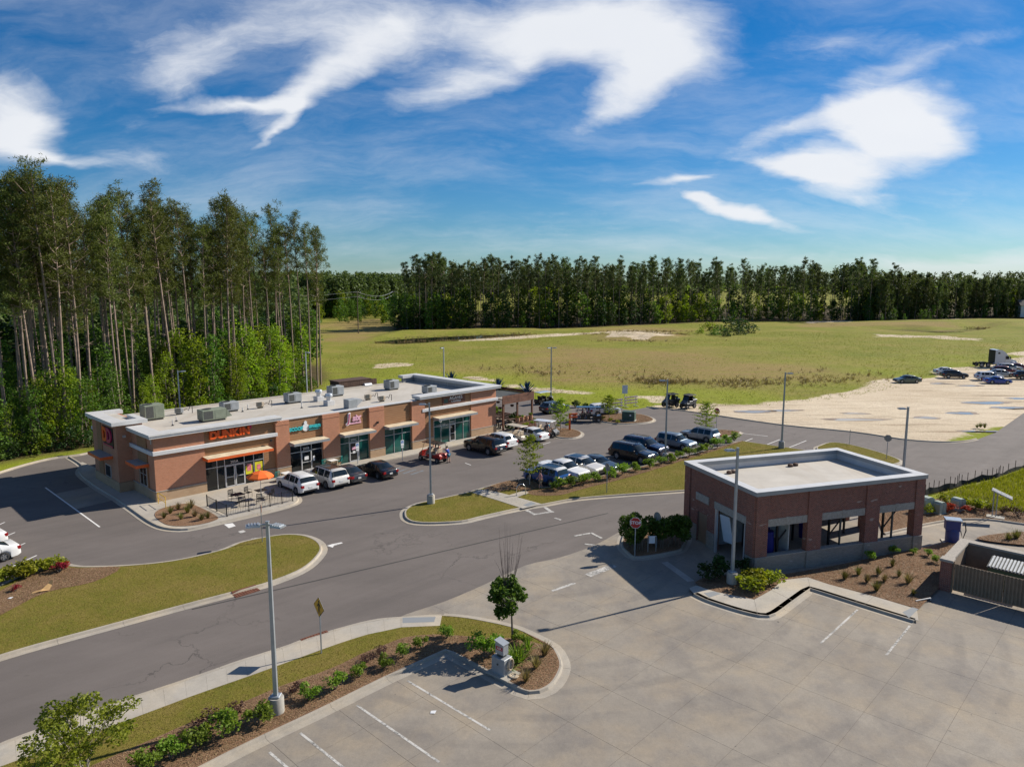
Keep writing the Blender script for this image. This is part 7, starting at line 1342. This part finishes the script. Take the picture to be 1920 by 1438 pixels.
# tufts over the field
def field_tufts():
    r = np.random.default_rng(31); C = []
    def clump(px, n, sx, sy):
        c = at(*px); C.append(np.stack([c.x + r.normal(0, sx, n), c.y + r.normal(0, sy, n), np.full(n, .0)], 1))
    for px, n, sx, sy in (((1228, 717), 70, 2.2, 1.2), ((1262, 718), 90, 3.0, 1.2), ((1205, 713), 30, 3, 1.5), ((1480, 716), 60, 7., 2.4), ((1430, 718), 30, 6., 2.4), ((1520, 713), 40, 5., 2.2), ((1390, 722), 50, 5, 1.5), ((1360, 718), 30, 5, 2), ((1600, 705), 40, 6, 3), ((1150, 628), 160, 6, 2.5), ((1200, 622), 200, 8, 2.), ((1250, 628), 160, 6, 2.5), ((1195, 640), 60, 10, 1.5), ((1020, 700), 30, 3, 2), ((985, 690), 25, 6, 2)): clump(px, n, sx, sy)
    q = [tuple(p) for p in W([(1100, 700), (1560, 690), (1560, 728), (1180, 728)])]; X = r.uniform(5, 90, 900); Y = r.uniform(118, 160, 900); ok = (seg_dist(X, Y, q) > 0) & (vnoise(X, Y, 6, 77) > .5); C.append(np.stack([X[ok], Y[ok], np.zeros(ok.sum())], 1))
    for (xa, ya), (xb, yb), n in (((705, 644), (860, 639), 150), ((860, 638), (1000, 628), 150), ((740, 636), (990, 625), 90), ((1560, 612), (1860, 616), 420)):
        for u in r.random(n): p = at(xa + (xb - xa) * u, ya + (yb - ya) * u); C.append(np.array([[p.x + r.normal(0, .8), p.y + r.normal(0, 1.0), 0.]]))
    CC = np.concatenate(C); hs = .35 + .5 * r.random(len(CC)); V = np.concatenate([tuft_tris(CC[hs < .55], 7, .42, .06, r, 1.2, .14), tuft_tris(CC[hs >= .55], 9, .72, .07, r, 1.3, .16)]); tag(ob('dry_weeds', npmesh('dry_weeds', V, tris(V)), 'dry_tuft'), 'dry brown weeds standing in clumps over the field', 'weeds', kind='stuff')
    X = r.uniform(-45, 170, 60000); Y = 82 + 190 * r.random(60000) ** 1.4; ok = (seg_dist(X, Y, [tuple(p) for p in ASPHW]) < -1.2) & (seg_dist(X, Y, SAND) < 2.5) & (np.abs(X / Y) < .78); ok &= seg_dist(X, Y, FOREST_L) < 0; ok &= seg_dist(X, Y, POND) < -.5
    for poly, w in BROWN[:1]: pass
    C = np.stack([X[ok], Y[ok], np.zeros(ok.sum())], 1); V = tuft_tris(C, 3, .26, .04, r, .9, .12); tag(ob('field_grass', npmesh('field_grass', V, tris(V)), 'blade_field'), 'uneven wild grass of the open field', 'grass', kind='stuff')
field_tufts()
# ---------------------------------------------------------------- planting near the camera
def shrub_mesh(seed, w, h, n, leaf, mat, spiky=False):
    r = np.random.default_rng(seed); tr = MB(); rr = random.Random(seed); P = []
    for i in range(9):
        a = rr.uniform(0, 6.28); e = rr.uniform(.25, 1.0); q = rr.uniform(.2, .75) * w; c = Vector((math.cos(a) * q, math.sin(a) * q, h * (.25 + .55 * e) * (1.1 - .4 * q / w))); tr.tube([(0, 0, 0), tuple(c)], .018, 4, r1=.006); L = w * rr.uniform(.32, .52); k = n // 9; d = r.normal(size=(k, 3)); d /= np.linalg.norm(d, axis=1)[:, None]; P.append(np.array(c) + d * (r.uniform(.2, 1, k) ** .5)[:, None] * np.array([L, L, L * .8]))
    P = np.concatenate(P); P[:, 2] = np.abs(P[:, 2]) + .03; V = leaf_tris(P, leaf, r, .9 if spiky else .6); cm = npmesh('foliage', V, quads(V)); cm.materials.append(M[mat]); tm = tr.mesh('stems'); tm.materials.append(M['bark_grey']); return tm, cm
def tuft_mesh(seed, h, n, mat, w=.02, spread=.6):
    r = np.random.default_rng(seed); a = r.uniform(0, 6.28, n); e = r.uniform(0, spread, n); L = h * r.uniform(.6, 1.2, n); V = []
    for i in range(n):
        d = np.array([math.cos(a[i]) * math.sin(e[i] * 1.4), math.sin(a[i]) * math.sin(e[i] * 1.4), math.cos(e[i])]); s = np.array([-math.sin(a[i]), math.cos(a[i]), 0]) * w; b = np.array([math.cos(a[i]), math.sin(a[i]), 0]) * h * .12 * r.random(); m = b + d * L[i] * .6; t = b + d * L[i] + np.array([math.cos(a[i]), math.sin(a[i]), 0]) * L[i] * .25 * e[i] - np.array([0, 0, .18 * L[i] * e[i]]); V += [b - s, b + s, m + s * .7, m - s * .7, m - s * .7, m + s * .7, t + s * .05, t - s * .05]
    V = np.array(V); me = npmesh('blades', V, quads(V)); me.materials.append(M[mat]); return me
SH = {k: [shrub_mesh(500 + 7 * i + len(k), *a) for i in range(3)] for k, a in dict(round=(.58, .88, 700, .11, 'leaf_shrub'), maroon=(.5, .6, 420, .075, 'leaf_maroon'), mid=(.66, 1.0, 620, .14, 'leaf_shrub'), yellow=(.6, .7, 520, .13, 'leaf_yellow'), red=(.5, .7, 420, .11, 'leaf_red'), dark=(.6, .9, 520, .13, 'leaf_dark')).items()}
TU = [tuft_mesh(600 + i, .55, 90, ('leaf_olive', 'leaf_olive', 'dry_tuft')[i % 3]) for i in range(3)]; YU = [tuft_mesh(620 + i, .7, 46, 'leaf_shrub', .035, .9) for i in range(2)]
def shrubs(kind, lst, where, group, z=.15, name='shrub', word='shrub', adj='green'):
    for i, it in enumerate(lst):
        px = it[:2]; sc = it[2] if len(it) > 2 else 1.; p = at(*px); o = ORD[i] if i < len(ORD) else f'number {i + 1}'; r = random.Random(i * 13 + len(where))
        plant(name, f'{adj} {word}, {o} from left {where}', word.split()[-1], SH[kind][i % 3], (p.x, p.y, z), r.uniform(0, 6.28), sc * r.uniform(.92, 1.08), group, ('stems', 'foliage'))
shrubs('round', [(275, 1452), (320, 1430, 1.0), (368, 1408, 1.1), (423, 1386, 1.25), (483, 1362, 1.2), (580, 1316, .95), (630, 1297, .95), (676, 1274, .85), (722, 1256, .8), (756, 1237, .8), (790, 1220, .8), (838, 1201, .85)], 'in the foreground mulch bed', 'round shrubs in the foreground bed', adj='round bright green')
shrubs('maroon', [(300, 1420, .8), (345, 1398, .8), (388, 1365, 1.1), (440, 1344, 1.0), (553, 1302, .9), (690, 1246, .8), (716, 1230, .75)], 'in the foreground mulch bed', 'maroon shrubs in the foreground bed', adj='dark maroon')
shrubs('mid', [(1046, 921, 1.1), (1075, 915, 1.15), (1097, 910, .95), (1116, 905, .95), (1140, 900, 1.25), (1167, 892, 1.15), (1192, 886, 1.0), (1219, 879, 1.05), (1240, 873, .9), (1259, 869, .9), (1273, 864, 1.0), (1293, 858, 1.0), (1313, 853, 1.0), (1327, 848, .95), (1345, 841, 1.1), (1362, 834, 1.05)], 'in the row before the parked cars', 'shrub row before the parked cars', adj='light green')
shrubs('mid', [(1377, 829, 1.1)], 'at the shrub row end by the empty bays', 'end shrub', adj='light green')
shrubs('yellow', [(-8, 1100, 1.3), (14, 1093, 1.4), (38, 1087, 1.5), (58, 1081, 1.4), (76, 1075, 1.3), (98, 1070, 1.3), (118, 1066, .8)], 'in the bed at the left edge', 'yellow green shrubs at the left edge', adj='yellow green')
shrubs('red', [(30, 1112, .6), (112, 1077, 1.0), (122, 1071, .8)], 'flowering in the bed at the left edge', 'red flowers at the left edge', adj='red flowering')
shrubs('yellow', [(1735, 966, 1.3), (1752, 958, 1.2), (1775, 948, 1.3), (1812, 955, 1.4), (1828, 957, 1.4), (1856, 958, .9)], 'in the bed behind the car wash', 'yellow shrubs behind the car wash', adj='yellow green')
shrubs('red', [(1779, 964, 1.15), (1813, 964, .95)], 'flowering behind the car wash', 'red shrubs behind the car wash', adj='red flowering'); shrubs('maroon', [(1845, 968, 1.), (1880, 966, 1.2), (1908, 972, 1.3)], 'in the bed behind the car wash', 'maroon shrubs behind the car wash', adj='dark maroon')
shrubs('dark', [(1330, 1090, 1.3), (1350, 1083, 1.5), (1395, 1080, 1.2)], 'before the car wash entry', 'dark shrubs before the car wash', adj='dark green')
shrubs('yellow', [(1402, 1112, 1.3), (1428, 1108, 1.6), (1446, 1098, 1.4), (1412, 1098, 1.4)], 'by the car wash lamp post', 'spreading bush by the lamp post', adj='sunlit yellow green')
shrubs('round', [(1631, 1054, .7), (1675, 1043, .7), (1713, 1042, .55), (1740, 1046, .6), (1757, 1060, .7)], 'along the car wash wall', 'young shrubs along the car wash wall', adj='small green')
shrubs('round', [(912, 1238, 1.5), (925, 1228, .9), (968, 1206, .7), (985, 1214, .7)], 'around the air pump', 'shrubs around the air pump', adj='leafy green'); shrubs('dark', [(1078, 764, 1.3), (1098, 768, 1.2)], 'at the field edge by the barricades', 'field edge shrubs', z=0, adj='dark green')
shrubs('yellow', [(1129, 789, .8), (1145, 792, .7), (1158, 795, .6), (1045, 803, .6), (1063, 801, .6)], 'on the mulch islands', 'island shrubs', adj='low')
for i, (x, y, z, sc, k) in enumerate(((43.3, -.85, 1.5, .5, 'yellow'), (44.1, -.85, 1.5, .42, 'mid'), (45.7, -.85, 1.5, .5, 'mid'), (43.6, -1.75, .62, .55, 'yellow'), (44.3, -1.7, .62, .6, 'yellow'), (45.0, -1.75, .62, .5, 'mid'), (42.0, -.9, .12, 1.2, 'dark'), (41.5, 2.4, .12, 1.7, 'dark'), (46.2, 2.4, .12, 1.6, 'dark'), (46.1, 6.4, .12, 1.8, 'mid'), (47.1, -.2, .02, 1.1, 'mid'))):
    p = mw(x, y, z); plant('terrace_plant', f'leafy plant, {ORD[i]} of the pots and boxes on the timber terrace', 'plant', SH[k][i % 3], p, i * 1.1, sc, 'terrace plants', ('stems', 'foliage'))
def hedge():
    c = at(1226, 1024); r = np.random.default_rng(9); P = []; t = thing('hedge', 'big unclipped hedge beside the car wash door and stop sign', 'hedge', (c.x, c.y, .14), R(10)); st = MB()
    for i in range(34): x, y = r.uniform(-2.1, 2.1), r.uniform(-1.2, 1.2); h = r.uniform(1.0, 2.5); k = 360; d = r.normal(size=(k, 3)); d /= np.linalg.norm(d, axis=1)[:, None]; P.append(np.array([x, y, h * .75]) + d * (r.uniform(.3, 1, k) ** .5)[:, None] * np.array([.5, .5, .48])); st.tube([(x * .9, y * .9, 0), (x, y, h)], .02, 4)
    P = np.concatenate(P); P[:, 2] = np.abs(P[:, 2]) + .02; V = leaf_tris(P, .17, r, .6); ob('foliage', npmesh('foliage', V, quads(V)), 'leaf_mid', t); ob('stems', st, 'bark_grey', t)
hedge()
def tufts(lst, where, group, meshes=TU, z=.155, word='grass tuft', adj='olive'):
    for i, it in enumerate(lst):
        p = at(*it[:2]); sc = it[2] if len(it) > 2 else 1.; o = bpy.data.objects.new('grass_tuft', meshes[i % len(meshes)]); o.location = (p.x, p.y, z); o.rotation_euler = (0, 0, i * 1.3); o.scale = (sc, sc, sc); link(o); tag(o, f'{adj} {word}, {ORD[i] if i < 16 else "number " + str(i + 1)} from the left {where}', 'grass tuft', group)
tufts([(1583, 1090, 1.1), (1609, 1082), (1625, 1096), (1643, 1112, 1.2), (1646, 1082), (1658, 1094, .9), (1673, 1066, .9), (1685, 1085, .8), (1702, 1098, 1.2), (1712, 1120, .7)], 'in the bed before the car wash', 'grass tufts before the car wash')
tufts([(308, 975, 1.0), (320, 966, 1.1), (334, 959, 1.1), (340, 977, 1.0), (352, 965, 1.3), (366, 972, 1.1), (378, 979, 1.1), (390, 975, 1.0), (358, 956, 1.3)], 'in the patio corner patch', 'grass tufts at the patio corner'); tufts([(955, 1262, .8), (985, 1283, 1.1), (1004, 1258, 1.1), (1021, 1234, 1.2)], 'at the foreground bed end', 'dry tufts at the bed end', [TU[2], TU[2]], adj='brownish')
tufts([(960, 1250, 1.1), (968, 1240, 1.2), (978, 1245, 1.0), (955, 1262, .9), (990, 1224, .8)], 'behind the air pump', 'spiky plants behind the air pump', YU, word='spiky plant', adj='green'); tufts([(1838, 802, 1.2), (1846, 803, 1.2), (1832, 803, 1.0), (1905, 1012, 1.4), (1890, 1015, 1.1)], 'at the right side of the picture', 'grass tufts at the right', [TU[0]], z=.05)
# trees of the car park
def feather_tree(label, px, H, rad, seed, mat='leaf_bright'):
    p = at(*px); r = np.random.default_rng(seed); rr = random.Random(seed); tr = MB(); tr.tube([(0, 0, 0), (.05, .03, H * .5), (0, 0, H)], .055, 7, r1=.012); P = []
    for i in range(46):
        f = .22 + .78 * (i + .5) / 46; L = rad * (.35 + .68 * math.sin(math.pi * min(.2 + .85 * (f - .22) / .78, 1)) ) * rr.uniform(.5, 1.15); a = i * 2.4; e = R(rr.uniform(5, 30)); o = Vector((0, 0, H * f)); en = o + Vector((math.cos(a) * math.cos(e), math.sin(a) * math.cos(e), math.sin(e))) * L; tr.tube([tuple(o), tuple(en)], .012, 4, r1=.004); k = 48; u = r.uniform(.2, 1.05, k)[:, None]; P.append(np.array(o) + (np.array(en) - np.array(o)) * u + r.normal(size=(k, 3)) * np.array([.1, .1, .06]))
    V = leaf_tris(np.concatenate(P), .15, r, .5); t = thing('young_tree', label, 'tree', (p.x, p.y, .14), 0, 'car park trees'); ob('trunk', tr, 'bark_pale', t, 60); ob('crown', npmesh('crown', V, quads(V)), mat, t)
feather_tree('feathery sapling beside the blue wagon and bicycle', (993, 912), 4.6, 1.5, 1); feather_tree('feathery sapling before the terrace cart', (1051, 808), 3.9, 1.5, 2); feather_tree('feathery sapling on the transformer island', (1142, 788), 3.2, 1.4, 3); feather_tree('feathery sapling behind the silver minivan', (1323, 815), 3.9, 1.6, 4)
def round_tree():
    p = at(961, 1203); r = np.random.default_rng(71); rr = random.Random(71); tr = MB(); tr.tube([(0, 0, 0), (-.03, 0, 1.0), (-.08, .02, 2.4), (-.1, 0, 3.6)], .06, 8, r1=.03); P = []; c0 = np.array([-.3, 0, 2.55])
    for i in range(30):
        d = r.normal(size=3); d /= np.linalg.norm(d); c = c0 + d * np.array([.95, .95, 1.15]) * r.uniform(.3, 1.08); tr.tube([(-.08, 0, 1.5 + .5 * rr.random()), tuple(c)], .022, 4, r1=.006); k = 95; e = r.normal(size=(k, 3)); e /= np.linalg.norm(e, axis=1)[:, None]; P.append(c + e * (r.uniform(.2, 1, k) ** .5)[:, None] * r.uniform(.22, .42))
    V = leaf_tris(np.concatenate(P), .21, r, .7); t = thing('young_tree', 'round leafy young tree in the foreground bed with bare twigs above', 'tree', (p.x, p.y, .14), 0, 'car park trees'); ob('trunk', tr, 'bark_grey', t, 60); ob('crown', npmesh('crown', V, quads(V)), 'spruce', t); tw = MB()
    for i in range(26): a = rr.uniform(0, 6.28); q = rr.uniform(.1, .5); s = rr.uniform(.25, .85); h = rr.uniform(4.2, 6.1); tw.tube([(-.2 + math.cos(a) * q * .5, math.sin(a) * q * .5, 2.8), (-.15 + math.cos(a) * s * .75, math.sin(a) * s * .75, 3.9), (-.1 + math.cos(a) * s * 1.1, math.sin(a) * s * 1.1, h)], .014, 4, r1=.004)
    ob('bare_twigs', tw, 'twig', t)
round_tree()
def crape():
    p = at(158, 1462); r = np.random.default_rng(81); rr = random.Random(81); tr = MB(); P = []
    for i in range(5):
        a = i * 1.3; s = .25; b = Vector((math.cos(a) * s * .3, math.sin(a) * s * .3, 0)); m = Vector((math.cos(a) * .4, math.sin(a) * .4, 1.2)); tr.tube([tuple(b), tuple(m), (math.cos(a) * 1.0, math.sin(a) * 1.0, 2.3)], .035, 6, r1=.015)
    for i in range(40):
        a = rr.uniform(0, 6.28); q = 1.75 * math.sqrt(rr.random()); z = 1.3 + 1.7 * rr.random() * (1 - .35 * q / 1.75); c = np.array([math.cos(a) * q, math.sin(a) * q, z]); k = 150; e = r.normal(size=(k, 3)); e /= np.linalg.norm(e, axis=1)[:, None]; P.append(c + e * (r.uniform(.2, 1, k) ** .5)[:, None] * np.array([.42, .42, .26])); tr.tube([(math.cos(a) * .4, math.sin(a) * .4, 1.2), tuple(c)], .014, 4, r1=.005)
    V = leaf_tris(np.concatenate(P), .13, r, .5); t = thing('small_tree', 'spreading many stemmed small tree at the lower left corner', 'tree', (p.x, p.y, .14), 0, 'car park trees'); ob('stems', tr, 'bark_pale', t, 60); ob('crown', npmesh('crown', V, quads(V)), 'leaf_crape', t)
crape()
# ================================================================== PEOPLE
def skin_mesh(name, J, E, sub=1, root='pelvis'):
    ks = list(J); me = bpy.data.meshes.new(name); me.from_pydata([J[k][0] for k in ks], [(ks.index(a), ks.index(b)) for a, b in E], []); o = bpy.data.objects.new(name, me); COL.objects.link(o); m = o.modifiers.new('skin', 'SKIN'); m.use_smooth_shade = True
    for i, k in enumerate(ks): v = me.skin_vertices[0].data[i]; rr = J[k][1]; v.radius = (rr, rr) if isinstance(rr, float) else rr; v.use_root = (k == root)
    s = o.modifiers.new('sub', 'SUBSURF'); s.levels = sub; s.render_levels = sub; bpy.context.view_layer.update(); out = bpy.data.meshes.new_from_object(o.evaluated_get(bpy.context.evaluated_depsgraph_get())); bpy.data.objects.remove(o); bpy.data.meshes.remove(me); return out
def person(label, loc, rz, pose, shirt, pants, hair='hair_brown', sc=1.0, arms=None, long_hair=False):
    """faces local +x"""
    if pose == 'sit': hip, kn, an, toe, zo = .0, (.44, .02), (.44, -.42), (.58, -.45), 0
    J = {}; z0 = {'sit': 0., 'stand': .93, 'walk': .92, 'lean': .9}[pose]; lean = {'sit': -.06, 'stand': 0, 'walk': .05, 'lean': .22}[pose]; V = lambda x, y, z: (x, y, z)
    J['pelvis'] = (V(0, 0, z0 + .02), (.125, .15)); J['waist'] = (V(lean * .3, 0, z0 + .2), (.11, .14)); J['chest'] = (V(lean * .75, 0, z0 + .42), (.12, .17)); J['neck'] = (V(lean, 0, z0 + .58), .055); J['chin'] = (V(lean + .02, 0, z0 + .65), (.068, .066)); J['head'] = (V(lean + .02, 0, z0 + .75), (.098, .08)); J['crown'] = (V(lean + .0, 0, z0 + .83), (.06, .055)); E = [('pelvis', 'waist'), ('waist', 'chest'), ('chest', 'neck'), ('neck', 'chin'), ('chin', 'head'), ('head', 'crown')]
    J['nose'] = (V(lean + .135, 0, z0 + .72), .014); E.append(('head', 'nose'))
    for s, n in ((1, 'l'), (-1, 'r')):
        J['sh' + n] = (V(lean * .85, s * .185, z0 + .50), .062); arm = (arms or {}).get(n, ((.06, s * .26, z0 + .22), (.16, s * .24, z0 + .0))); J['el' + n] = (V(*arm[0]), .045); J['wr' + n] = (V(*arm[1]), .03); w = Vector(arm[1]); d = (w - Vector(arm[0])).normalized(); J['pa' + n] = (tuple(w + d * .07), (.028, .04)); E += [('chest', 'sh' + n), ('sh' + n, 'el' + n), ('el' + n, 'wr' + n), ('wr' + n, 'pa' + n)]; sd = d.cross(Vector((0, 0, 1))); sd = sd.normalized() if sd.length > .1 else Vector((0, 1, 0)); dn = d.cross(sd)
        for k, (o, l) in enumerate(((-.03, .06), (-.01, .075), (.01, .07), (.03, .055))): a = w + d * .11 + sd * o; J[f'f{n}{k}'] = (tuple(a), .009); J[f'g{n}{k}'] = (tuple(a + d * l * .6 + dn * .02), .008); E += [('pa' + n, f'f{n}{k}'), (f'f{n}{k}', f'g{n}{k}')]
        J['th' + n] = (tuple(w + d * .07 + sd * .05 * s), .010); J['ti' + n] = (tuple(w + d * .11 + sd * .06 * s + dn * .01), .008); E += [('pa' + n, 'th' + n), ('th' + n, 'ti' + n)]
        st = {'walk': .22 * s, 'lean': .05 * s}.get(pose, 0.)
        if pose == 'sit': L = ((0, s * .1, .0), (.43, s * .13, .04), (.43, s * .12, -.36), (.58, s * .13, -.40))
        else: L = ((0, s * .1, z0 - .04), (st * .6 + .03, s * .11, .49), (st - .02, s * .11, .08), (st + .14, s * .12, .035))
        for k, (nm, rad) in enumerate((('hp', .09), ('kn', .062), ('an', .042), ('to', .035))): J[nm + n] = (L[k], rad)
        E += [('pelvis', 'hp' + n), ('hp' + n, 'kn' + n), ('kn' + n, 'an' + n), ('an' + n, 'to' + n)]
    t = thing('person', label, 'person', loc, rz, 'people'); t.scale = (sc, sc, sc); b = skin_mesh('body', J, E); ob('body', b, 'skin', t); g = lambda r, k: tuple(x * k for x in r) if isinstance(r, tuple) else r * k
    def cloth(nm, keys, k, m, root, cut={}):
        Q = {q: (J[q][0], g(J[q][1], k)) for q in keys}
        for q, (a, b_, f) in cut.items(): Q[q] = (tuple(Vector(J[a][0]).lerp(Vector(J[b_][0]), f)), g(J[b_][1], k * 1.12 + .1))
        EE = [e for e in E if e[0] in Q and e[1] in Q] + [(c[0], q) for q, c in cut.items()]; ob(nm, skin_mesh(nm, Q, EE, 1, root), m, t)
    cloth('shirt', ['pelvis', 'waist', 'chest', 'shl', 'shr'], 1.13, shirt, 'pelvis', {'sl': ('shl', 'ell', .75), 'sr': ('shr', 'elr', .75)}); cloth('shorts', ['pelvis', 'hpl', 'hpr'], 1.17, pants, 'pelvis', {'kl': ('hpl', 'knl', .85), 'kr': ('hpr', 'knr', .85)})
    hz = z0 + .77; ob('hair', MB().lathe([(.0, .125), (.06, .11), (.095, .06), (.104, .0), (.095, -.05 - (.16 if long_hair else 0)), (.08, -.05 - (.16 if long_hair else 0))], 14, (lean - .02, 0, hz)), hair, t, 60)
    for s in (-1, 1): ob('eye', MB().lathe([(0, -.006), (.009, 0), (0, .006)], 8, (lean + .112, s * .032, z0 + .745)), 'black_print', t); ob('shoe', MB().box(L[2][0] - .08 if pose == 'sit' else J['an' + ('l' if s > 0 else 'r')][0][0] - .08, (L[3][0] if pose == 'sit' else J['to' + ('l' if s > 0 else 'r')][0][0]) + .06, s * .12 - .045, s * .12 + .045, (-.44 if pose == 'sit' else 0.), (-.36 if pose == 'sit' else .07), .02), 'cloth_grey', t)
    ob('mouth', MB().box(lean + .098, lean + .105, -.022, .022, z0 + .672, z0 + .68), 'cloth_red', t); return t
def fwd(c, dx, dy, dz): M_ = Matrix.Translation(c.location) @ Matrix.Rotation(c.rotation_euler[2], 4, 'Z'); return M_ @ Vector((dx, dy, dz))
p = at(841.5, 867.5); person('person in blue shirt and shorts leaning toward the red cart', (p.x, p.y, 0), R(150), 'lean', 'cloth_blue', 'cloth_teal', arms={'l': ((.4, .2, 1.38), (.58, .12, 1.42)), 'r': ((.38, -.2, 1.34), (.58, -.12, 1.36))})
p = at(1014, 918); person('person in pink top and shorts stepping beside the blue wagon', (p.x, p.y, .0), R(200), 'walk', 'cloth_pink', 'cloth_khaki', arms={'l': ((.0, .24, 1.14), (.2, .2, 1.0)), 'r': ((.1, -.24, 1.14), (.26, -.2, 1.05))})
c = carts['red']; zb = .46
for dx, dy, sh, lab in ((.27, .28, 'cloth_red', 'front seat near side'), (.27, -.28, 'cloth_white', 'front seat far side'), (-.55, .28, 'cloth_khaki', 'rear seat near side'), (-.55, -.28, 'cloth_navy', 'rear seat far side')): person('person seated in the red cart, ' + lab, fwd(c, dx - .05, dy, zb + .60), c.rotation_euler[2], 'sit', sh, 'cloth_khaki', sc=.93)
c = carts['white']
for dx, dy, sh, lab in ((.27, .28, 'cloth_teal', 'blue top'), (.27, -.28, 'cloth_navy', 'dark top')): person('person riding the white roofed cart, ' + lab, fwd(c, dx - .05, dy, .92), c.rotation_euler[2], 'sit', sh, 'cloth_grey', sc=.95)
c = carts['black']
for dx, dy, sh, lab in ((.68, .28, 'cloth_red', 'red top in front'), (-.14, .28, 'cloth_pink', 'pink top in the middle'), (-.14, -.28, 'cloth_grey', 'grey top in the middle')): person('person riding the long black cart, ' + lab, fwd(c, dx - .05, dy, 1.02), c.rotation_euler[2], 'sit', sh, 'cloth_khaki', sc=.95, long_hair=(sh == 'cloth_pink'))
